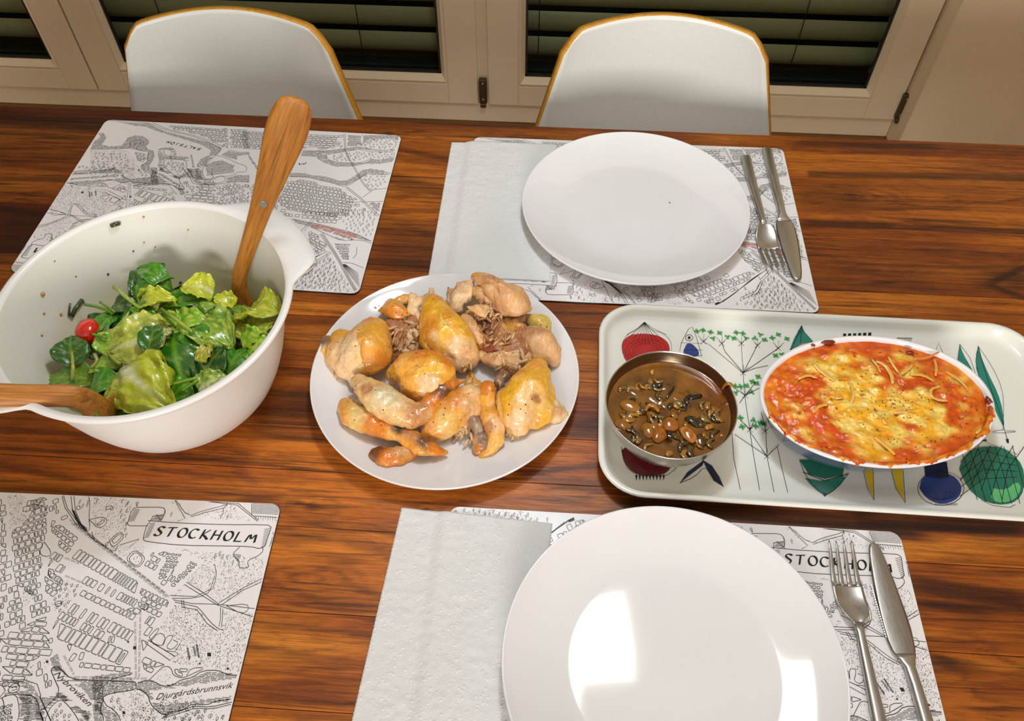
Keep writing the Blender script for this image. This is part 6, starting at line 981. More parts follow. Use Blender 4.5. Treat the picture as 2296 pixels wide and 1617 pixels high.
def ellip(name, c, r, rz, col, label, cat, mat='onion', group=None, rx=0, rings=0, parent=None, nz=.12, n=20, m=12):
    V, F, C = [], [], []
    q = Matrix.Rotation(rz, 3, 'Z')@Matrix.Rotation(rx, 3, 'X')
    for i in range(m+1):
        for j in range(n):
            a, b = PI*i/m, 2*PI*j/n; d = Vector((math.sin(a)*math.cos(b), math.sin(a)*math.sin(b), math.cos(a)))
            k = 1+nz*noise.noise(d*1.6+Vector(c)*90); p = Vector((d.x*r[0], d.y*r[1], d.z*r[2]))*k; V.append(q@p)
            cc = lerp(col, lerp(col, (0, 0, 0), .4), .5+.5*noise.noise(d*2+Vector(c)*50))
            if rings: cc = lerp(cc, srgb(222, 150, 70), .5+.5*math.sin(math.hypot(d.x, d.y)*rings)) if d.z > .2 else cc
            C.append(cc)
    for i in range(m):
        for j in range(n): F.append((i*n+j, i*n+(j+1) % n, (i+1)*n+(j+1) % n, (i+1)*n+j))
    o = mesh(name, V, F, M[mat], parent, True, cols=C, loc=c)
    if not parent: tag(o, label, cat, group)
    return o
oc, od = srgb(170, 108, 22), srgb(120, 76, 22)
for (c, r, rz, col, lb, rg) in (
 ((0.0833, 0.4410, 0.0447), (.0105, .0070, .0035), -.35, oc, 'oval golden onion petal floating at the left of the steel bowl', 0),
 ((0.0759, 0.4200, 0.0442), (.0085, .0058, .003), -.5, oc, 'golden onion piece near the lower left wall of the steel bowl', 0),
 ((0.0992, 0.4148, 0.0447), (.0060, .0090, .0035), .1, oc, 'yellow onion piece at the front of the broth', 0),
 ((0.1199, 0.4218, 0.0457), (.0080, .0080, .004), .2, srgb(176, 100, 20), 'round amber onion piece in the middle front of the broth', 0),
 ((0.1088, 0.4106, 0.0452), (.0070, .0090, .003), -.3, srgb(176, 100, 20), 'glistening amber onion wedge below the round one', 0),
 ((0.1354, 0.4116, 0.0462), (.0060, .0098, .003), .55, srgb(178, 92, 24), 'sliced shallot half showing fine rings at the front of the broth', 22),
 ((0.1470, 0.4074, 0.0442), (.0060, .0075, .003), -.2, srgb(84, 54, 16), 'dark rounded vegetable piece right of the ringed shallot', 0),
 ((0.0885, 0.4579, 0.0437), (.0090, .0058, .002), -.3, srgb(126, 82, 16), 'submerged yellow onion slice at the upper left of the broth', 0),
 ((0.1665, 0.4143, 0.0437), (.0030, .0024, .0018), 0, srgb(170, 110, 20), 'small orange vegetable cube at the right edge of the broth', 0),
 ((0.0893, 0.4076, 0.0437), (.0030, .0070, .0025), .1, srgb(112, 74, 20), 'brown stalk piece at the lower left of the broth', 0),
 ((0.1292, 0.4472, 0.0447), (.0058, .0030, .0022), -.6, srgb(136, 116, 60), 'greyish translucent leek piece in the middle of the broth', 0)):
    ellip('onion_piece', c, r, rz, col, lb, 'vegetable', rings=rg)
def strip(P, w_, t_, col, name, label, mat='onion', parent=None, cat='vegetable', group=None, flat=True):
    P = [Vector(p) for p in smoothpts([tuple(p) for p in P], 1)]; secs = []; V, F = [], []
    for i, p in enumerate(P):
        d = (P[min(i+1, len(P)-1)]-P[max(i-1, 0)]).normalized(); s_ = d.cross(Vector((0, 0, 1)))
        if s_.length < .01: s_ = Vector((1, 0, 0))
        s_.normalize(); k = .55+.45*math.sin(PI*(i+.6)/(len(P)+.2)); secs.append((p, w_*k, t_*k, s_, s_.cross(d)))
    loft(V, F, secs, 10, 2.2)
    C = [lerp(col, lerp(col, (0, 0, 0), .35), .5+.5*noise.noise(Vector(v)*260)) for v in V]
    o = mesh(name, V, F, M[mat], parent, True, cols=C); recenter(o)
    if not parent: tag(o, label, cat, group)
    return o
strip([(0.0976, 0.4357, 0.0462), (0.0989, 0.4397, 0.0487), (0.1051, 0.4407, 0.0492), (0.1098, 0.4352, 0.0467)], .0021, .0021, srgb(176, 112, 30), 'mushroom_strip', 'arched golden mushroom stem curling out of the broth', cat='mushroom')
strip([(0.0991, 0.4349, 0.0462), (0.1017, 0.4255, 0.0467), (0.1077, 0.4186, 0.0452)], .0019, .0017, srgb(140, 84, 24), 'mushroom_strip', 'brown mushroom strip trailing below the arched stem', cat='mushroom')
strip([(0.1177, 0.4509, 0.0452), (0.1218, 0.4588, 0.0467), (0.1263, 0.4661, 0.0457)], .0012, .0008, srgb(12, 10, 6), 'kelp_strip', 'black strip pointing up in the centre of the broth', cat='seaweed')
strip([(0.1380, 0.4531, 0.0452), (0.1514, 0.4571, 0.0462)], .0022, .0005, srgb(12, 9, 6), 'kelp_strip', 'black square ended strip at the right of the centre in the broth', cat='seaweed')
strip([(0.1149, 0.4084, 0.0492), (0.1207, 0.4076, 0.0497)], .0028, .0008, srgb(12, 9, 6), 'kelp_strip', 'small black flake on the amber onion wedge', cat='seaweed')
strip([(0.1341, 0.4285, 0.0452), (0.1384, 0.4296, 0.0467), (0.1443, 0.4257, 0.0462), (0.1427, 0.4217, 0.0452)], .0040, .0010, srgb(44, 36, 20), 'kelp_strip', 'crumpled dark leaf right of the round amber onion', cat='seaweed')
strip([(0.1707, 0.4629, 0.0492), (0.1706, 0.4608, 0.0600), (0.1747, 0.4607, 0.0625), (0.1784, 0.4596, 0.0590)], .0016, .0014, srgb(176, 116, 26), 'onion_strip', 'curl of golden onion hooked over the rim of the steel bowl')
RR = random.Random(5); V, F, C = [], [], []
for i in range(120):
    cx, cy = RR.uniform(-.044, .048), RR.uniform(-.052, .044)
    if math.hypot(cx, cy) > .051 or (cx > .000 and cy > .014+cx*-.3+.006): continue
    a = RR.uniform(0, PI); L = RR.uniform(.005, .014); P_ = []
    for k in range(5):
        tt = k/4-.5; P_.append((cx+L*tt*math.cos(a)-.25*L*math.sin(a)*math.cos(tt*4), cy+L*tt*math.sin(a)+.25*L*math.cos(a)*math.cos(tt*4), .0006+.0016*math.cos(tt*3)*RR.random()))
    k0 = len(V); wd = RR.uniform(.0014, .0034); secs = []
    for k in range(5):
        d_ = (Vector(P_[min(k+1, 4)])-Vector(P_[max(k-1, 0)])).normalized(); s_ = d_.cross(Vector((RR.uniform(-.25, .25), RR.uniform(-.25, .25), 1))).normalized(); q_ = (.5, .9, 1, .85, .4)[k]
        secs.append((P_[k], wd*q_, .0007, s_, s_.cross(d_)))
    loft(V, F, secs, 8, 2.2); cc = RR.choice((srgb(146, 98, 30), srgb(118, 84, 32), srgb(84, 62, 26), srgb(168, 116, 38), srgb(132, 112, 56), srgb(44, 34, 18))); C += [cc]*(len(V)-k0)
o = mesh('chopped_vegetables', V, F, M['onion'], br, True, cols=C); o['kind'] = 'stuff'
# ------------------------------------------------------------------ oval gratin dish
GX, GY, GA = .3136, .4616, .121
gd = empty('gratin_dish', (GX, GY, .0072), 'oval baking dish, white inside and blue grey outside, on the right of the tray', 'baking dish', rz=GA)
ga, gb = .1095, .0755
def ov(name, pr, mat, parent, n=120):
    V, F = [], []
    for r, z in pr:                      # r = inset from the rim, measured outwards
        for j in range(n): t = 2*PI*j/n; V.append(((ga-r)*math.cos(t), (gb-r)*math.sin(t), z))
    for i in range(len(pr)-1):
        for j in range(n): F.append((i*n+j, i*n+(j+1) % n, (i+1)*n+(j+1) % n, (i+1)*n+j))
    F.append(tuple(range(n))[::-1] if name == 'dish_body' else tuple((len(pr)-1)*n+j for j in range(n)))
    return mesh(name, V, F, mat, parent, True)
ov('dish_body', [(.026, 0), (.021, .0012), (.016, .008), (.010, .020), (.005, .032), (.0022, .0385), (.0012, .0405)], M['navyglaze'], gd)
ov('dish_rim', [(.0016, .0398), (.0002, .0412), (0, .0424), (.0006, .0434), (.0024, .0436), (.0040, .0426), (.0050, .0400), (.008, .030), (.016, .012), (.03, .006)], M['whiteglaze'], gd)
V, F, C = [], [], []; NR, NA = 96, 260
RG = random.Random(9)
lump = [(RG.uniform(-1, 1)*.104, RG.uniform(-1, 1)*.072, RG.uniform(.0036, .0078), RG.uniform(.0006, .0026)) for _ in range(300)]
pits = [(RG.uniform(-1, 1)*.095, RG.uniform(-1, 1)*.066, RG.uniform(.0012, .0026)) for _ in range(40)]
cell = {}
for l in lump: cell.setdefault((int(l[0]//.008), int(l[1]//.008)), []).append(l)
def gh(x, y):
    h = 0
    ci, cj = int(x//.008), int(y//.008)
    for i in (-1, 0, 1):
        for j in (-1, 0, 1):
            for lx, ly, lr, lh in cell.get((ci+i, cj+j), ()):
                d = math.hypot(x-lx, y-ly)/lr
                if d < 1: h = max(h, lh*math.sqrt(1-d*d))
    pt = 0
    for px, py, pr_ in pits:
        d = math.hypot(x-px, y-py)/pr_
        if d < 1: h -= .0028*(1-d*d); pt = max(pt, 1-d)
    h *= .7; h += .0022*noise.noise(Vector((x*38, y*38, 4)))+.0016*noise.noise(Vector((x*95, y*120, 4)))-.0012*abs(noise.noise(Vector((x*150, y*190, 6))))+.0006*noise.noise(Vector((x*330, y*330, 4)))
    return h, pt
for i in range(NR+1):
    r = (i/NR)**.85
    for j in range(NA):
        t = 2*PI*j/NA; wob = 1+.010*noise.noise(Vector((math.cos(t)*6, math.sin(t)*6, 2)))
        back = .0006*0; x, y = (ga-.0046)*r*math.cos(t)*wob, (gb-.0046)*r*math.sin(t)*wob
        fr = sst(.15, .8, -math.sin(t))
        x *= 1+.018*fr*sst(.8, 1, r); y *= 1+.040*fr*sst(.8, 1, r)
        h, pt = gh(x, y); e = 1-sst(.86, 1.0, r)
        z = .0392+.0028*sst(1, .55, r)+h*(.25+.75*e)+.0030*fr*sst(.7, .95, r)*(1-sst(.97, 1, r))
        V.append((x, y, z))
        n1 = noise.noise(Vector((x*26, y*34, 8))); n2 = noise.noise(Vector((x*70, y*90, 12))); n3 = noise.noise(Vector((x*200, y*200, 2)))
        ch = sst(.06, .34, .60-1.0*r*r*.66-.16+n1*.62+n2*.28+.10*sst(.5, -.6, math.sin(t)))
        c = lerp(srgb(206, 78, 2), srgb(226, 112, 4), sst(-.3, .4, n2+n1*.5)); c = lerp(c, srgb(232, 150, 20), .55*sst(.1, .6, n1*.8+n3*.5+.2))
        c = lerp(c, lerp(srgb(236, 172, 30), srgb(242, 206, 100), sst(-.3, .4, n2)), ch)
        c = lerp(c, srgb(160, 52, 12), min(1, pt*1.5)*.9); c = lerp(c, srgb(200, 92, 16), sst(.0022, .0046, h)*.25*(1-ch*.5))
        C.append(c)
for i in range(NR):
    for j in range(NA): F.append((i*NA+j, i*NA+(j+1) % NA, (i+1)*NA+(j+1) % NA, (i+1)*NA+j))
gz = .0072
gr = mesh('pasta_gratin', V, F, M['crust'], None, True, cols=C, loc=(GX, GY, gz)); gr.rotation_euler.z = GA
tag(gr, 'baked orange and yellow cheese topped pasta gratin filling the oval dish', 'gratin')
inv = Matrix.Rotation(-GA, 3, 'Z')
def gl(p): q = inv@Vector((p[0]-GX, p[1]-GY, 0)); return q.x, q.y
def gpath(P, w_, col, label, lift=.0004):
    Q = []
    for p in smoothpts(P, 1):
        x, y = gl(p); h, _ = gh(x, y); Q.append(Vector((x, y, .0392+.0028+max(h, .0012)+lift)))
    V, F, secs = [], [], []
    for i, p in enumerate(Q):
        d = (Q[min(i+1, len(Q)-1)]-Q[max(i-1, 0)]).normalized(); s_ = d.cross(Vector((0, 0, 1))).normalized(); k = math.sin(PI*(i+.7)/(len(Q)+.4))**.5
        secs.append((p, w_*.8*k, w_*.32*k, s_, s_.cross(d)))
    loft(V, F, secs, 10, 2.2)
    return mesh('cheese_strand', V, F, M['strand'], gr, True, cols=[lerp(col, srgb(214, 150, 60), .5+.5*noise.noise(Vector(v)*200)) for v in V])
cw = srgb(238, 200, 108); cy = srgb(236, 186, 70)
for P_, w_, c in (([(0.2602, 0.4985, 0.0500), (0.2671, 0.4879, 0.0500), (0.2781, 0.4779, 0.0500)], .0022, cw), ([(0.3218, 0.5051, 0.0500), (0.3296, 0.5014, 0.0500), (0.3334, 0.4894, 0.0500), (0.3321, 0.4786, 0.0500)], .0026, cw), ([(0.3350, 0.5115, 0.0500), (0.3372, 0.5019, 0.0500), (0.3405, 0.4925, 0.0500)], .0018, cw),
  ([(0.3773, 0.4788, 0.0500), (0.3657, 0.4741, 0.0500), (0.3645, 0.4649, 0.0500), (0.3729, 0.4615, 0.0500), (0.3793, 0.4619, 0.0500)], .0020, cw), ([(0.3568, 0.5031, 0.0500), (0.3497, 0.4958, 0.0500), (0.3434, 0.4914, 0.0500)], .0018, cw), ([(0.2746, 0.4580, 0.0500), (0.2822, 0.4597, 0.0500)], .0020, cw),
  ([(0.3584, 0.5101, 0.0500), (0.3730, 0.5124, 0.0500), (0.3857, 0.5202, 0.0500)], .0014, srgb(226, 120, 40)), ([(0.3506, 0.4905, 0.0500), (0.3636, 0.4913, 0.0500), (0.3723, 0.4838, 0.0500)], .0020, cy), ([(0.3792, 0.5114, 0.0500), (0.3786, 0.5004, 0.0500), (0.3751, 0.4906, 0.0500)], .0018, cy), ([(0.2914, 0.4814, 0.0500), (0.2937, 0.4657, 0.0500), (0.2881, 0.4524, 0.0500)], .0022, cw),
  ([(0.3139, 0.4376, 0.0500), (0.3157, 0.4315, 0.0500)], .0026, cw), ([(0.3952, 0.4267, 0.0500), (0.4017, 0.4320, 0.0500)], .0016, cw), ([(0.3256, 0.4446, 0.0500), (0.3366, 0.4478, 0.0500), (0.3390, 0.4404, 0.0500)], .0024, cw), ([(0.3232, 0.4914, 0.0500), (0.3220, 0.5009, 0.0500), (0.3180, 0.5076, 0.0500)], .0016, cw), ([(0.2671, 0.4511, 0.0500), (0.2583, 0.4480, 0.0500), (0.2508, 0.4399, 0.0500)], .0020, cy), ([(0.3018, 0.4184, 0.0500), (0.3099, 0.4094, 0.0500), (0.3166, 0.3992, 0.0500)], .0024, cy), ([(0.2432, 0.4784, 0.0500), (0.2537, 0.4844, 0.0500), (0.2616, 0.4809, 0.0500)], .0020, cy), ([(0.3858, 0.4954, 0.0500), (0.3959, 0.4892, 0.0500), (0.4011, 0.4776, 0.0500)], .0016, cy)):
    gpath(P_, w_, c, None)
def crisp(c, r, rz): 
    x, y = gl(c); o = ellip('crisp_edge', (x, y, .0425), r, rz, srgb(130, 40, 14), None, None, mat='crust', parent=gr, nz=.5); return o
crisp((0.2791, 0.5267, 0.0500), (.0075, .0022, .0022), -.1); crisp((0.2646, 0.5223, 0.0500), (.0024, .0016, .0015), -.4); crisp((0.4178, 0.4650, 0.0500), (.0024, .0040, .0022), .2); crisp((0.4156, 0.4502, 0.0500), (.0020, .0042, .0018), -.2); crisp((0.3584, 0.5192, 0.0500), (.004, .0015, .0015), -.1)
V, F = [], []
for _ in range(150):
    q = RG.random(); x, y = (RG.gauss(.028, .026), RG.gauss(-.012, .018)) if q < .7 else (RG.uniform(-.08, .08), RG.uniform(-.05, .05))
    if (x/ga)**2+(y/gb)**2 > .75: continue
    h, _ = gh(x, y); z = .0392+.0028+h+.0002; a = RG.uniform(0, 6.28); l, w_ = RG.uniform(.0003, .0011), RG.uniform(.0003, .0007); ca, sa = math.cos(a), math.sin(a); k = len(V)
    for u, v, zz in ((-l, 0, 0), (0, -w_, 0), (l, 0, 0), (0, w_, 0), (0, 0, .0005)): V.append((x+u*ca-v*sa, y+u*sa+v*ca, z+zz))
    F += [(k, k+1, k+4), (k+1, k+2, k+4), (k+2, k+3, k+4), (k+3, k, k+4)]
o = mesh('pepper_and_herbs', V, F, M['speck'], gr); o['kind'] = 'stuff'
# sauce that boiled over the front rim
def saucerun(a0, a1, sd):
    V, F, C = [], [], []; n = 60; m = 8
    for i in range(n+1):
        a = a0+(a1-a0)*i/n; ex, ey = math.cos(a), math.sin(a); nx_, ny_ = ex/ga, ey/gb; q = math.hypot(nx_, ny_); nx_, ny_ = nx_/q, ny_/q
        e = math.sin(PI*i/n)**.4; wv = max(.05, min(1.15, .55+1.1*noise.noise(Vector((a*7, sd, 0)))+.9*noise.noise(Vector((a*26, sd, 2)))))*e; dr = .0002+.006*e*max(0, noise.noise(Vector((a*11, sd, 4)))-.05)
        for k, (o_, z_) in enumerate(((-.0065, .0420), (-.0052, .0440+.0006*wv), (-.0040+.0016*wv, .0441+.0009*wv), (-.0034+.0032*wv, .0438+.0008*wv), (-.0030+.0038*wv, .0430), (-.0030+.0036*wv, .0420-dr*.5), (-.0032+.0030*wv, .0414-dr), (-.0040, .0410))):
            V.append((ga*ex+nx_*o_, gb*ey+ny_*o_, z_)); C.append(lerp(srgb(198, 66, 6), srgb(234, 150, 26), sst(-.4, .5, noise.noise(Vector((a*12, k*.4, sd))))))
    for i in range(n):
        for j in range(m): F.append((i*m+j, i*m+(j+1) % m, (i+1)*m+(j+1) % m, (i+1)*m+j))
    mesh('baked_on_sauce', V, F, M['crust'], gd, True, cols=C)
for a0, a1, sd in ((3.25, 3.95, 1), (4.12, 4.40, 2), (4.47, 4.70, 6), (4.74, 5.42, 3), (5.50, 6.05, 5)): saucerun(a0, a1, sd)
# ------------------------------------------------------------------ carved roast chicken
SK, SA, SP, BRN = srgb(236, 166, 62), srgb(216, 122, 24), srgb(238, 196, 132), srgb(112, 62, 22)
YE, FL, FP, FB, BO = srgb(238, 176, 40), srgb(224, 174, 118), srgb(240, 202, 152), srgb(188, 126, 82), srgb(146, 114, 92)
PZ = .0068
def blob(name, label, balls, base, spots=(), mat='skin', cat='chicken piece', vox=.0021, amp=.0012, fr=160, flat=None, sm=2, drop=True, seed=0, stringy=0):
    bm = bmesh.new()
    for b in balls:
        for (p, q) in (b if isinstance(b, list) else [(b, None)]):
            steps = [p] if q is None else []
            if q is not None:
                d = math.dist(p[:3], q[:3]); n = max(2, int(d/min(p[3], q[3])*1000*3.2)+1)
                steps = [tuple(p[i]+(q[i]-p[i])*k/(n-1) for i in range(4)) for k in range(n)]
            for s_ in steps:
                r = s_[3]/1000; fz = (flat or .78)
                ret = bmesh.ops.create_icosphere(bm, subdivisions=2, radius=r)
                zc = max(s_[2], PZ+r*fz*.55)
                for v in ret['verts']: v.co = Vector((v.co.x+s_[0], v.co.y+s_[1], v.co.z*fz+zc))
    me = bpy.data.meshes.new(name); bm.to_mesh(me); bm.free(); o = bpy.data.objects.new(name, me); COL.objects.link(o)
    rm = o.modifiers.new('r', 'REMESH'); rm.mode = 'VOXEL'; rm.voxel_size = vox
    sm_ = o.modifiers.new('s', 'SMOOTH'); sm_.iterations = sm*2; sm_.factor = .5
    bpy.context.view_layer.update()
    m2 = bpy.data.meshes.new_from_object(o.evaluated_get(bpy.context.evaluated_depsgraph_get())); o.modifiers.clear(); o.data = m2; bpy.data.meshes.remove(me); m2.name = name
    cols = []; nr = [v.normal.copy() for v in m2.vertices]; sd = Vector((seed*3.1, 0, 0))
    for v, nn in zip(m2.vertices, nr):
        p = v.co+sd
        if stringy: q = Vector((p.x*stringy[0], p.y*stringy[1], p.z*stringy[2])); k = noise.noise(q)*amp+abs(noise.noise(q*2.1))*amp*.8
        else: k = noise.noise(p*fr)*amp+noise.noise(p*fr*2.6)*amp*.45
        k += noise.noise(p*48)*.0011+(.00045*abs(noise.noise(Vector((p.x*420, p.y*300, p.z*300))))*(1 if mat == 'skin' else 1.6))-abs(noise.noise(Vector((p.x*150, p.y*90, p.z*120))))*.0009
        c = base(v.co) if callable(base) else base
        c = lerp(c, lerp(c, (.8, .66, .40), .3), sst(0, .5, noise.noise(p*85))); c = lerp(c, lerp(c, SA, .5) if mat == 'skin' else lerp(c, FB, .5), sst(.05, .55, noise.noise(p*55+Vector((5, 1, 2)))))
        for sp_ in spots:
            d = math.dist(v.co[:2], sp_[0][:2]); w_ = (1-sst(sp_[1]*.0005, sp_[1]*.0014, d+noise.noise(p*130)*.003)); c = lerp(c, sp_[2], w_*(sp_[3] if len(sp_) > 3 else 1))
        cols += [c[0], c[1], c[2], 1]
        v.co += nn*k
        if v.co.z < PZ: v.co.z = PZ
    a = m2.color_attributes.new('Col', 'FLOAT_COLOR', 'POINT'); a.data.foreach_set('color', cols)
    m2.polygons.foreach_set('use_smooth', [True]*len(m2.polygons)); m2.materials.append(M[mat]); recenter(o)
    return tag(o, label, cat)
def chain(*P): return [(P[i], P[i+1]) for i in range(len(P)-1)]
def sheet(name, label, outline, base, h0, dome, mat='skin', spots=(), seed=0, thick=.0014, rip=.0016, cat='chicken piece', parent=None, tilt=(0, 0)):
    """thin draped flap of skin or sliced meat with an irregular outline"""
    P = smoothpts([tuple(p[:2]) for p in outline]+[tuple(outline[0][:2])], 1)[:-1]
    cx, cy = sum(p[0] for p in P)/len(P), sum(p[1] for p in P)/len(P); R_ = max(math.dist(p, (cx, cy)) for p in P); n = len(P)*2; V, F, C = [], [], []
    Q = []
    for a, b in zip(P, P[1:]+P[:1]): Q += [a, ((a[0]+b[0])/2, (a[1]+b[1])/2)]
    nr = 14
    for i in range(nr+1):
        r = i/nr
        for k, (x, y) in enumerate(Q):
            j = 1+.05*noise.noise(Vector((x*400, y*400, seed)))*r
            X, Y = cx+(x-cx)*r*j, cy+(y-cy)*r*j
            z = h0+dome*(1-r*r)+rip*noise.noise(Vector((X*120, Y*120, seed)))+rip*.5*noise.noise(Vector((X*300, Y*300, seed)))+tilt[0]*(X-cx)+tilt[1]*(Y-cy)
            V.append((X, Y, max(z, PZ+.0006)))
            c = lerp(base, lerp(base, (.8, .64, .36), .3), sst(-.1, .5, noise.noise(Vector((X*90, Y*90, seed+4)))))
            for sp_ in spots: c = lerp(c, sp_[2], (1-sst(sp_[1]*.0005, sp_[1]*.0014, math.dist((X, Y), sp_[0][:2])))*(sp_[3] if len(sp_) > 3 else 1))
            C.append(c)
    m = len(Q)
    for i in range(nr):
        for j in range(m): F.append((i*m+j, i*m+(j+1) % m, (i+1)*m+(j+1) % m, (i+1)*m+j))
    o = mesh(name, V, F, M[mat], None, True, cols=C); recenter(o); sm_ = o.modifiers.new('thick', 'SOLIDIFY'); sm_.thickness = thick; sm_.offset = -1
    if parent: o.parent = parent; o.location -= parent.location
    else: tag(o, label, cat)
    return o
def c4(p, r): return (*p, r)
blob('chicken_thigh', 'large round golden chicken thigh at the left of the plate', [chain(c4((-0.1771, 0.5298, 0.0260), 19), c4((-0.1797, 0.5102, 0.0280), 26), c4((-0.1869, 0.4978, 0.0260), 23), c4((-0.1953, 0.4886, 0.0200), 15)), chain(c4((-0.2092, 0.5231, 0.0220), 13), c4((-0.2070, 0.5036, 0.0220), 17), c4((-0.1987, 0.4903, 0.0200), 14)), chain(c4((-0.1933, 0.4944, 0.0200), 12), c4((-0.1856, 0.4734, 0.0160), 9))], SK,
     [((-0.1970, 0.4979, 0.0300), 20, FP), ((-0.1935, 0.4792, 0.0300), 16, FP), ((-0.1738, 0.5227, 0.0300), 14, YE, .6), ((-0.1580, 0.4928, 0.0200), 12, SA, .8), ((-0.1778, 0.4840, 0.0200), 10, SP)], seed=1, amp=.0009)
blob('chicken_meat', 'pale bone end with loose skin at the left rim of the plate', [chain(c4((-0.2252, 0.5214, 0.0180), 8), c4((-0.2213, 0.5098, 0.0180), 10), c4((-0.2112, 0.4964, 0.0160), 8)), chain(c4((-0.2088, 0.4843, 0.0120), 6), c4((-0.2084, 0.4697, 0.0090), 3.5))], FP, [((-0.2260, 0.5197, 0.0200), 9, BO), ((-0.2221, 0.5003, 0.0200), 8, YE, .7)], 'flesh', seed=2)
sheet('chicken_skin', 'smooth amber piece of chicken skin at the upper left of the plate', [(-0.1775, 0.5606, 0.0200), (-0.1700, 0.5792, 0.0200), (-0.1569, 0.5779, 0.0200), (-0.1404, 0.5577, 0.0200), (-0.1452, 0.5522, 0.0200), (-0.1604, 0.5482, 0.0200)], SK, .026, .010, spots=[((-0.1579, 0.5525, 0.0200), 14, SA, .7)], seed=3)
blob('chicken_meat', 'reddish shredded meat between thigh and breast piece', [chain(c4((-0.1606, 0.5478, 0.0180), 9), c4((-0.1461, 0.5368, 0.0200), 12), c4((-0.1380, 0.5479, 0.0220), 10)), chain(c4((-0.1510, 0.5260, 0.0180), 8), c4((-0.1406, 0.5187, 0.0180), 10), c4((-0.1287, 0.5211, 0.0160), 9)), chain(c4((-0.1528, 0.5129, 0.0120), 7), c4((-0.1437, 0.5186, 0.0180), 8)), c4((-0.1368, 0.5304, 0.0260), 9)], FB, [((-0.1360, 0.5271, 0.0300), 9, FP), ((-0.1402, 0.5172, 0.0200), 8, FP, .7)], 'flesh', amp=.0026, fr=240, seed=4, vox=.0017)
blob('chicken_meat', 'folded strip of pale breast meat at the back of the plate', [chain(c4((-0.1427, 0.5801, 0.0280), 6), c4((-0.1397, 0.5630, 0.0260), 7), c4((-0.1325, 0.5548, 0.0240), 5)), chain(c4((-0.1363, 0.5741, 0.0280), 6), c4((-0.1269, 0.5772, 0.0300), 6), c4((-0.1225, 0.5665, 0.0280), 5))], FP, (), 'flesh', seed=5, vox=.0016, stringy=(300, 120, 200))
blob('chicken_meat', 'amber chicken scraps behind the folded pale strip', [chain(c4((-0.1645, 0.5752, 0.0200), 6), c4((-0.1525, 0.5828, 0.0220), 7), c4((-0.1428, 0.5809, 0.0200), 6))], SK, (), 'skin', seed=31, vox=.0018)
blob('chicken_meat', 'thin upright sliver of white meat at the back rim', [chain(c4((-0.1257, 0.5995, 0.0200), 3), c4((-0.1236, 0.5883, 0.0180), 3.6))], FP, (), 'flesh', seed=6, vox=.0012, amp=.0005)
blob('chicken_meat', 'small separate crumb of pale chicken at the upper left rim', [chain(c4((-0.1867, 0.5715, 0.0130), 4), c4((-0.1831, 0.5751, 0.0140), 5), c4((-0.1785, 0.5819, 0.0140), 3))], FP, (), 'flesh', seed=7, vox=.0013, amp=.0014, fr=350)
BR = blob('chicken_breast', 'breast piece with bright yellow peppered skin at the centre back', [chain(c4((-0.1177, 0.5639, 0.0360), 13), c4((-0.1116, 0.5457, 0.0360), 18), c4((-0.1005, 0.5303, 0.0360), 22), c4((-0.0886, 0.5166, 0.0320), 20), c4((-0.0762, 0.5102, 0.0240), 13)), chain(c4((-0.1215, 0.5485, 0.0320), 10), c4((-0.1154, 0.5224, 0.0300), 14), c4((-0.1031, 0.5069, 0.0260), 14), c4((-0.0863, 0.5030, 0.0200), 12), c4((-0.0729, 0.5054, 0.0180), 9))], YE,
     [((-0.0846, 0.5012, 0.0200), 13, FP), ((-0.0725, 0.5020, 0.0200), 12, FL), ((-0.0987, 0.5038, 0.0180), 7, FP, .8), ((-0.1174, 0.5263, 0.0300), 12, SA, .7), ((-0.1148, 0.5694, 0.0300), 10, SA, .5), ((-0.1144, 0.5146, 0.0300), 6, FP, .8)], seed=8, amp=.0009)
blob('chicken_meat', 'thick slices of white meat standing at the back centre', [chain(c4((-0.0901, 0.5930, 0.0340), 7), c4((-0.0933, 0.5778, 0.0340), 9), c4((-0.0939, 0.5665, 0.0300), 8)), chain(c4((-0.0842, 0.5975, 0.0320), 6), c4((-0.0854, 0.5783, 0.0340), 7)), chain(c4((-0.1031, 0.5909, 0.0260), 5), c4((-0.0995, 0.5718, 0.0260), 6))], FP, [((-0.1009, 0.5874, 0.0300), 6, FB, .6)], 'flesh', seed=9, stringy=(380, 90, 200), amp=.0016, vox=.0017)
blob('chicken_meat', 'tan torn meat under the large pale back piece', [chain(c4((-0.0702, 0.5856, 0.0340), 10), c4((-0.0599, 0.5756, 0.0340), 11), c4((-0.0544, 0.5645, 0.0280), 10)), chain(c4((-0.0777, 0.5606, 0.0260), 8), c4((-0.0696, 0.5570, 0.0260), 9), c4((-0.0524, 0.5580, 0.0260), 9), c4((-0.0383, 0.5586, 0.0240), 7))], FL, [((-0.0527, 0.5628, 0.0300), 6, (.8, .68, .5)), ((-0.0692, 0.5915, 0.0300), 8, SK, .6)], 'flesh', seed=10, amp=.0022, fr=200, vox=.0018)
sheet('chicken_meat', 'thin triangular slice of meat in front of the torn tan meat', [(-0.0831, 0.5601, 0.0450), (-0.0695, 0.5644, 0.0480), (-0.0570, 0.5629, 0.0460), (-0.0593, 0.5523, 0.0450), (-0.0655, 0.5441, 0.0440)], FL, .040, .004, 'flesh', seed=11, thick=.002)
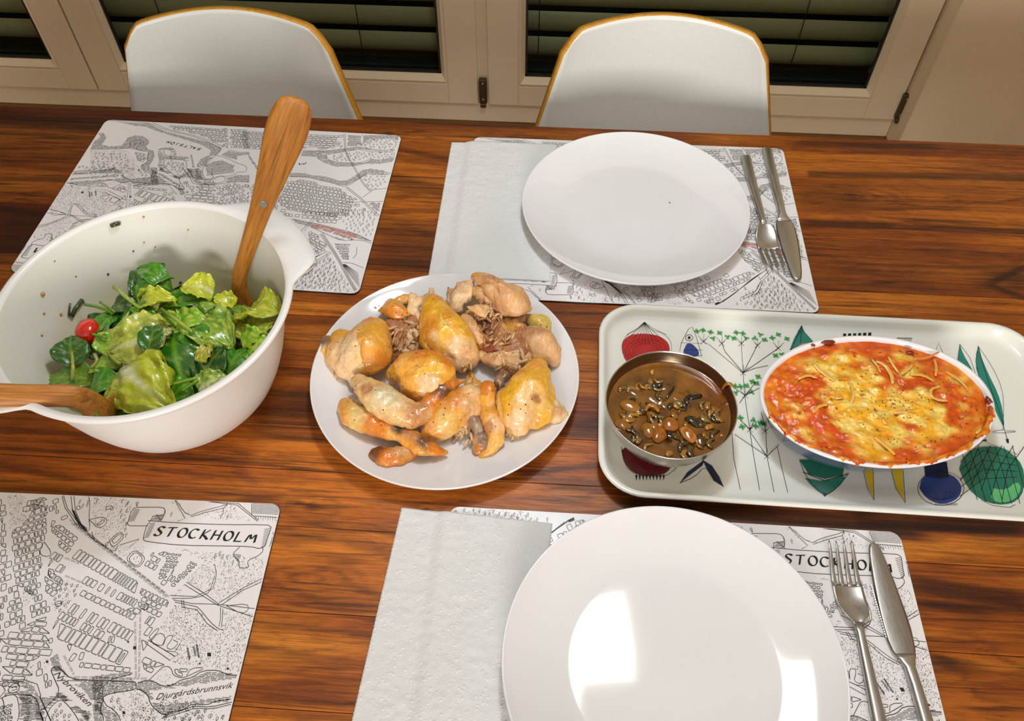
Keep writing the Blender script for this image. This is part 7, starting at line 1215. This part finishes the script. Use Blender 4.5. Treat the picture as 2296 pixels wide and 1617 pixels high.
blob('chicken_breast', 'large smooth pale breast piece at the top right of the heap', [chain(c4((-0.0760, 0.6063, 0.0360), 7), c4((-0.0664, 0.5987, 0.0400), 10), c4((-0.0540, 0.5838, 0.0440), 13), c4((-0.0405, 0.5699, 0.0440), 15), c4((-0.0308, 0.5637, 0.0400), 13), c4((-0.0185, 0.5684, 0.0320), 5)), chain(c4((-0.0474, 0.5800, 0.0440), 12), c4((-0.0334, 0.5803, 0.0400), 12), c4((-0.0234, 0.5719, 0.0360), 8)), chain(c4((-0.0449, 0.5643, 0.0360), 11), c4((-0.0324, 0.5644, 0.0320), 8))], srgb(222, 170, 116),
     [((-0.0769, 0.6074, 0.0360), 8, SK, .7), ((-0.0610, 0.5914, 0.0400), 9, FB, .5), ((-0.0280, 0.5706, 0.0300), 6, SK, .5)], 'flesh', seed=12, amp=.0006, fr=120)
blob('chicken_meat', 'long pale meat slice right of the yellow breast piece', [chain(c4((-0.0826, 0.5489, 0.0320), 7), c4((-0.0753, 0.5372, 0.0320), 9), c4((-0.0653, 0.5272, 0.0280), 7))], FL, (), 'flesh', seed=13, stringy=(300, 100, 200), vox=.0017)
blob('carcass_piece', 'brown rib and carcass part in the middle of the right side', [chain(c4((-0.0644, 0.5508, 0.0240), 11), c4((-0.0494, 0.5402, 0.0280), 13), c4((-0.0366, 0.5330, 0.0280), 14), c4((-0.0261, 0.5376, 0.0280), 12)), chain(c4((-0.0607, 0.5245, 0.0220), 10), c4((-0.0434, 0.5204, 0.0260), 12), c4((-0.0251, 0.5195, 0.0260), 13)), chain(c4((-0.0361, 0.5491, 0.0280), 8), c4((-0.0274, 0.5596, 0.0260), 7))], srgb(168, 110, 66),
     [((-0.0605, 0.5439, 0.0300), 10, srgb(96, 72, 60), .9), ((-0.0374, 0.5453, 0.0300), 9, srgb(70, 44, 18), .8), ((-0.0552, 0.5164, 0.0300), 9, srgb(140, 60, 34), .8), ((-0.0339, 0.5395, 0.0300), 10, SK, .7)], 'flesh', seed=14, amp=.0026, fr=170, vox=.0018)
sheet('chicken_skin', 'loose pale yellow skin flap at the right rim of the plate', [(-0.0216, 0.5714, 0.0200), (-0.0058, 0.5735, 0.0200), (0.0083, 0.5670, 0.0200), (0.0055, 0.5442, 0.0200), (-0.0095, 0.5494, 0.0200), (-0.0193, 0.5570, 0.0200)], srgb(226, 190, 90), .019, .009, seed=15)
blob('chicken_meat', 'rounded tan meat piece on the right side of the plate', [chain(c4((-0.0123, 0.5385, 0.0280), 10), c4((-0.0027, 0.5275, 0.0300), 15), c4((0.0054, 0.5160, 0.0280), 13), c4((0.0105, 0.5106, 0.0180), 7)), chain(c4((-0.0087, 0.5252, 0.0300), 12), c4((-0.0020, 0.5132, 0.0260), 13))], FL, [((-0.0090, 0.5330, 0.0300), 9, FB, .7), ((-0.0187, 0.5424, 0.0300), 7, BO, .6)], 'flesh', seed=16, amp=.0008)
blob('chicken_meat', 'long pale meat strips lying below the carcass part', [chain(c4((-0.0605, 0.5124, 0.0200), 7), c4((-0.0453, 0.5040, 0.0220), 9), c4((-0.0284, 0.4994, 0.0220), 10), c4((-0.0166, 0.5039, 0.0220), 8)), chain(c4((-0.0414, 0.5127, 0.0260), 7), c4((-0.0261, 0.5117, 0.0260), 8), c4((-0.0111, 0.5142, 0.0240), 7))], FL, [((-0.0574, 0.5029, 0.0200), 7, FB, .6)], 'flesh', seed=17, stringy=(110, 380, 200), amp=.0018, vox=.0018)
blob('chicken_thigh', 'peppered orange skinned piece at the centre of the plate', [chain(c4((-0.1459, 0.4777, 0.0260), 11), c4((-0.1305, 0.4801, 0.0340), 19), c4((-0.1128, 0.4815, 0.0360), 20), c4((-0.0993, 0.4783, 0.0340), 16)), chain(c4((-0.1228, 0.4656, 0.0320), 19), c4((-0.1064, 0.4630, 0.0320), 18), c4((-0.0942, 0.4706, 0.0300), 11)), chain(c4((-0.1166, 0.4573, 0.0240), 14), c4((-0.1065, 0.4576, 0.0220), 10))], SK,
     [((-0.1154, 0.4907, 0.0360), 16, SA, .9), ((-0.1083, 0.4690, 0.0360), 16, YE, .9), ((-0.1085, 0.4553, 0.0300), 11, FP), ((-0.1542, 0.4735, 0.0260), 14, YE, .5), ((-0.0929, 0.4855, 0.0300), 9, SA)], seed=18, amp=.0011)
blob('chicken_wing', 'pale chicken wing with browned tip across the centre of the plate', [chain(c4((-0.1799, 0.4638, 0.0320), 8), c4((-0.1683, 0.4508, 0.0360), 13), c4((-0.1532, 0.4398, 0.0380), 17), c4((-0.1376, 0.4301, 0.0360), 17), c4((-0.1231, 0.4252, 0.0320), 14), c4((-0.1122, 0.4293, 0.0320), 11), c4((-0.1049, 0.4404, 0.0340), 10), c4((-0.0962, 0.4536, 0.0360), 9), c4((-0.0887, 0.4626, 0.0340), 7), c4((-0.0820, 0.4674, 0.0330), 4.5), c4((-0.0751, 0.4718, 0.0320), 2))], SP,
     [((-0.1468, 0.4371, 0.0400), 14, (.75, .66, .42), .8), ((-0.1666, 0.4445, 0.0400), 7, FB, .9), ((-0.1037, 0.4422, 0.0340), 13, SA), ((-0.0948, 0.4537, 0.0360), 12, BRN), ((-0.0860, 0.4646, 0.0340), 9, SA), ((-0.1300, 0.4522, 0.0300), 6, srgb(40, 20, 8)), ((-0.1173, 0.4235, 0.0300), 13, srgb(190, 120, 60), .8)], seed=19, amp=.0012)
blob('chicken_wing', 'golden chicken wing with pointed tip at the lower left of the plate', [chain(c4((-0.1902, 0.4413, 0.0200), 9), c4((-0.1812, 0.4300, 0.0220), 13), c4((-0.1654, 0.4234, 0.0230), 14), c4((-0.1489, 0.4183, 0.0220), 13), c4((-0.1351, 0.4124, 0.0220), 10), c4((-0.1215, 0.4066, 0.0220), 10), c4((-0.1092, 0.3991, 0.0220), 10), c4((-0.0980, 0.3976, 0.0190), 7), c4((-0.0864, 0.3981, 0.0140), 2.5))], SK,
     [((-0.1702, 0.4255, 0.0220), 14, (.78, .62, .25), .8), ((-0.1548, 0.4140, 0.0150), 14, SA, .9), ((-0.1310, 0.4135, 0.0220), 8, srgb(60, 34, 16)), ((-0.1217, 0.4082, 0.0220), 8, FB, .8), ((-0.1066, 0.4009, 0.0220), 9, BRN), ((-0.0951, 0.3969, 0.0190), 8, SA)], seed=20, amp=.0011)
blob('wing_end', 'short browned wing joint at the bottom of the plate', [chain(c4((-0.1506, 0.3916, 0.0140), 10), c4((-0.1420, 0.3875, 0.0150), 12), c4((-0.1313, 0.3914, 0.0150), 11), c4((-0.1196, 0.3976, 0.0140), 8))], srgb(206, 134, 56), [((-0.1510, 0.3910, 0.0150), 10, BRN), ((-0.1394, 0.3850, 0.0100), 8, SA), ((-0.1305, 0.3955, 0.0150), 8, (.7, .5, .25), .5)], seed=21, amp=.0012)
blob('chicken_drumstick', 'smooth golden drumstick below the centre of the plate', [chain(c4((-0.1064, 0.4181, 0.0160), 10), c4((-0.0982, 0.4249, 0.0220), 15), c4((-0.0890, 0.4348, 0.0260), 18), c4((-0.0798, 0.4444, 0.0280), 17), c4((-0.0696, 0.4571, 0.0260), 13), c4((-0.0643, 0.4624, 0.0240), 9)), chain(c4((-0.0978, 0.4165, 0.0140), 8), c4((-0.0868, 0.4231, 0.0180), 9), c4((-0.0763, 0.4348, 0.0220), 11)), chain(c4((-0.0665, 0.4551, 0.0240), 10), c4((-0.0669, 0.4424, 0.0220), 11))], SK,
     [((-0.0651, 0.4580, 0.0300), 10, FP, .8), ((-0.0892, 0.4199, 0.0200), 10, srgb(228, 190, 110), .8), ((-0.0853, 0.4427, 0.0300), 12, SA, .6), ((-0.0661, 0.4369, 0.0300), 10, FL)], seed=22, amp=.0010)
blob('chicken_bone', 'greyish bone and gristle with torn meat at the lower centre', [chain(c4((-0.0800, 0.4240, 0.0120), 5), c4((-0.0718, 0.4305, 0.0160), 7), c4((-0.0647, 0.4334, 0.0200), 8), c4((-0.0597, 0.4248, 0.0180), 8)), chain(c4((-0.0580, 0.4211, 0.0160), 8), c4((-0.0542, 0.4102, 0.0150), 10), c4((-0.0581, 0.4042, 0.0110), 6)), chain(c4((-0.0820, 0.4139, 0.0090), 2.5), c4((-0.0770, 0.4225, 0.0120), 3))], BO, [((-0.0757, 0.4247, 0.0140), 7, FP), ((-0.0643, 0.4098, 0.0120), 7, FL, .8), ((-0.0579, 0.4015, 0.0100), 5, SA, .7)], 'bone', seed=23, amp=.0016, fr=220, vox=.0017)
blob('chicken_drumstick', 'slim drumstick with hanging skin at the lower right of the plate', [chain(c4((-0.0527, 0.4660, 0.0300), 8), c4((-0.0519, 0.4550, 0.0280), 9), c4((-0.0535, 0.4471, 0.0240), 7), c4((-0.0482, 0.4352, 0.0240), 10), c4((-0.0431, 0.4249, 0.0220), 11), c4((-0.0410, 0.4141, 0.0180), 9), c4((-0.0466, 0.4036, 0.0130), 7), c4((-0.0548, 0.3984, 0.0100), 4)), chain(c4((-0.0477, 0.4471, 0.0220), 7), c4((-0.0420, 0.4383, 0.0200), 8))], SK,
     [((-0.0525, 0.4642, 0.0300), 10, SA, .9), ((-0.0395, 0.4230, 0.0200), 9, FP, .7), ((-0.0412, 0.4071, 0.0160), 9, srgb(232, 186, 100), .8), ((-0.0493, 0.4207, 0.0200), 7, FB, .8)], seed=24, amp=.0011)
blob('bone_end', 'dark brown knuckle of bone behind the slim drumstick', [chain(c4((-0.0385, 0.4820, 0.0280), 6.5), c4((-0.0432, 0.4750, 0.0260), 6), c4((-0.0397, 0.4675, 0.0240), 5.5))], BRN, [((-0.0384, 0.4805, 0.0300), 6, BO, .6)], 'bone', seed=25, vox=.0015)
blob('chicken_thigh', 'thigh with deep yellow skin at the right of the plate', [chain(c4((-0.0057, 0.4928, 0.0300), 11), c4((-0.0066, 0.4768, 0.0340), 17), c4((-0.0131, 0.4605, 0.0360), 22), c4((-0.0197, 0.4489, 0.0320), 22), c4((-0.0218, 0.4372, 0.0260), 18), c4((-0.0199, 0.4294, 0.0200), 12)), chain(c4((-0.0329, 0.4530, 0.0300), 12), c4((-0.0307, 0.4419, 0.0260), 13)), chain(c4((-0.0082, 0.4510, 0.0300), 19), c4((0.0008, 0.4438, 0.0260), 15), c4((-0.0045, 0.4372, 0.0200), 11)), chain(c4((-0.0002, 0.4657, 0.0300), 13), c4((0.0033, 0.4545, 0.0260), 12)), chain(c4((-0.0285, 0.4289, 0.0120), 6), c4((-0.0224, 0.4238, 0.0100), 5))], YE,
     [((-0.0160, 0.4365, 0.0200), 13, SP, .8), ((-0.0224, 0.4238, 0.0100), 10, FP), ((-0.0079, 0.4474, 0.0200), 13, SP, .7), ((-0.0070, 0.4871, 0.0300), 10, SK, .8), ((-0.0051, 0.4442, 0.0300), 4, srgb(176, 116, 70))], seed=26, amp=.0010)
blob('chicken_meat', 'pale rounded joint end touching the right rim of the plate', [chain(c4((0.0092, 0.4510, 0.0240), 11), c4((0.0153, 0.4440, 0.0220), 11), c4((0.0213, 0.4436, 0.0180), 7)), c4((0.0085, 0.4420, 0.0140), 6)], FP, [((0.0157, 0.4425, 0.0140), 7, FB, .7)], 'flesh', seed=27, amp=.0012)
sheet('chicken_skin', 'small flat scrap of skin in the gap at the plate centre', [(-0.0759, 0.5008, 0.0100), (-0.0710, 0.4982, 0.0100), (-0.0662, 0.4872, 0.0100), (-0.0609, 0.4866, 0.0100), (-0.0607, 0.4754, 0.0100), (-0.0794, 0.4752, 0.0100), (-0.0777, 0.4883, 0.0100)], SK, .010, .003, seed=28)
sheet('herb_leaf', 'thin dark herb sliver at the back of the chicken plate', [(-0.1091, 0.6060, 0.0140), (-0.1077, 0.6121, 0.0160), (-0.1066, 0.6111, 0.0160), (-0.1079, 0.6050, 0.0140)], srgb(44, 30, 14), .016, .001, 'leaf', seed=29, cat='herb', thick=.0005)

# skin and cut faces lying over the larger pieces (children of those pieces)
def P_(nm):
    return next(o for o in COL.objects if o.get('label', '').startswith(nm))
sheet('skin', None, [(-0.1178, 0.5640, 0.0440), (-0.1122, 0.5636, 0.0460), (-0.0979, 0.5485, 0.0500), (-0.0878, 0.5331, 0.0500), (-0.0760, 0.5173, 0.0440), (-0.0693, 0.5068, 0.0360), (-0.0822, 0.4990, 0.0340), (-0.0980, 0.4946, 0.0360), (-0.1122, 0.5003, 0.0360), (-0.1231, 0.5093, 0.0360), (-0.1251, 0.5214, 0.0400), (-0.1195, 0.5343, 0.0440)], YE, .032, .020, spots=[((-0.1150, 0.5260, 0.0400), 9, SA, .7), ((-0.1110, 0.5147, 0.0350), 5, FP, .8), ((-0.0936, 0.5307, 0.0500), 12, (.85, .56, .08), .7), ((-0.1188, 0.5057, 0.0360), 10, SA, .6)], seed=41, parent=P_('breast piece with bright'), rip=.0020, tilt=(0, .10))
sheet('skin', None, [(-0.1397, 0.4860, 0.0460), (-0.1244, 0.4882, 0.0480), (-0.1127, 0.4901, 0.0500), (-0.1002, 0.4823, 0.0480), (-0.0885, 0.4797, 0.0440), (-0.0888, 0.4672, 0.0400), (-0.0968, 0.4592, 0.0380), (-0.1082, 0.4564, 0.0360), (-0.1211, 0.4556, 0.0360), (-0.1399, 0.4630, 0.0340), (-0.1523, 0.4677, 0.0340), (-0.1441, 0.4765, 0.0400)], SK, .030, .019, spots=[((-0.1136, 0.4830, 0.0460), 14, SA), ((-0.1076, 0.4660, 0.0400), 13, YE), ((-0.1218, 0.4609, 0.0360), 8, YE, .6), ((-0.0915, 0.4780, 0.0400), 9, SA)], seed=42, parent=P_('peppered orange skinned'), rip=.0024)
sheet('skin', None, [(-0.0060, 0.4925, 0.0400), (0.0059, 0.4911, 0.0380), (0.0094, 0.4748, 0.0380), (0.0143, 0.4601, 0.0340), (0.0077, 0.4462, 0.0320), (-0.0018, 0.4368, 0.0260), (-0.0125, 0.4247, 0.0200), (-0.0238, 0.4228, 0.0180), (-0.0316, 0.4342, 0.0220), (-0.0425, 0.4471, 0.0300), (-0.0386, 0.4536, 0.0360), (-0.0260, 0.4589, 0.0420), (-0.0184, 0.4773, 0.0420)], YE, .024, .026, spots=[((-0.0160, 0.4365, 0.0200), 12, SP, .8), ((-0.0050, 0.4459, 0.0250), 11, SP, .8), ((-0.0069, 0.4796, 0.0400), 12, SK, .8), ((-0.0072, 0.4441, 0.0300), 3.6, srgb(176, 116, 70)), ((-0.0281, 0.4462, 0.0300), 9, SK, .6)], seed=43, parent=P_('thigh with deep yellow'), rip=.0022, tilt=(0, .12))
sheet('cut_face', None, [(-0.0792, 0.6006, 0.0440), (-0.0712, 0.6014, 0.0460), (-0.0558, 0.5880, 0.0520), (-0.0381, 0.5814, 0.0500), (-0.0281, 0.5709, 0.0460), (-0.0153, 0.5661, 0.0360), (-0.0245, 0.5624, 0.0360), (-0.0350, 0.5559, 0.0380), (-0.0457, 0.5545, 0.0400), (-0.0495, 0.5651, 0.0440), (-0.0653, 0.5877, 0.0460), (-0.0767, 0.5907, 0.0420)], srgb(222, 168, 112), .042, .016, 'flesh', spots=[((-0.0637, 0.5883, 0.0500), 6, FB, .6), ((-0.0466, 0.5686, 0.0450), 7, FB, .5), ((-0.0320, 0.5574, 0.0400), 5, FB, .5)], seed=44, parent=P_('large smooth pale'), rip=.0014)
sheet('skin', None, [(-0.2029, 0.5251, 0.0440), (-0.1832, 0.5366, 0.0460), (-0.1672, 0.5313, 0.0440), (-0.1551, 0.5173, 0.0380), (-0.1510, 0.4976, 0.0340), (-0.1556, 0.4853, 0.0300), (-0.1664, 0.4768, 0.0280), (-0.1809, 0.4741, 0.0280), (-0.1907, 0.4935, 0.0360), (-0.2040, 0.5003, 0.0360)], SK, .026, .024, spots=[((-0.1723, 0.5174, 0.0460), 12, YE, .6), ((-0.1592, 0.4888, 0.0300), 9, SA, .8), ((-0.1914, 0.4973, 0.0360), 9, FP, .8), ((-0.1757, 0.4803, 0.0300), 9, SA, .5)], seed=45, parent=P_('large round golden'), rip=.0012)

RS = random.Random(21)
def shreds(parent, c, rad, n, cols, zr=(.022, .034), L0=.011):
    V, F, C = [], [], []; ox = parent.location
    for _ in range(n):
        a, r = RS.uniform(0, 6.28), rad*math.sqrt(RS.random()); x, y, z = c[0]+r*math.cos(a), c[1]+r*math.sin(a), RS.uniform(*zr); d = RS.gauss(1.2, .7); L = L0*RS.uniform(.5, 1.4); k0 = len(V)
        P = [(x+L*t_*math.cos(d)-ox.x, y+L*t_*math.sin(d)-ox.y, z+.002*math.cos(t_*2.5)-ox.z) for t_ in (-.5, -.2, .2, .5)]
        tube(V, F, P, [.0006, RS.uniform(.0010, .0019), RS.uniform(.0010, .0019), .0005], 6); cc = RS.choice(cols); C += [lerp(cc, (.36, .20, .09), .15+.35*RS.random())]*(len(V)-k0)
    o = mesh('meat_shreds', V, F, M['flesh'], parent, True, cols=C); o['kind'] = 'stuff'
shreds(P_('reddish shredded'), (-0.1434, 0.5289, 0.0200), .016, 60, (FB, FL, FP), (.020, .030))
shreds(P_('brown rib and carcass'), (-0.0445, 0.5351, 0.0200), .022, 70, (FB, FL, srgb(170, 110, 66)), (.028, .038))
shreds(P_('tan torn meat'), (-0.0589, 0.5624, 0.0300), .015, 50, (FL, FP, FB), (.030, .040))
shreds(P_('thigh with deep yellow'), (-0.0255, 0.4270, 0.0100), .008, 22, (FP, FL), (.009, .014), .007)
shreds(P_('greyish bone'), (-0.0696, 0.4212, 0.0120), .010, 22, (FP, BO, FL), (.010, .018), .008)
shreds(P_('long pale meat strips'), (-0.0320, 0.5083, 0.0200), .020, 36, (FP, FL), (.024, .032), .013)
shreds(P_('breast piece with bright'), (-0.0801, 0.5015, 0.0200), .010, 26, (FP, FL), (.012, .024), .009)
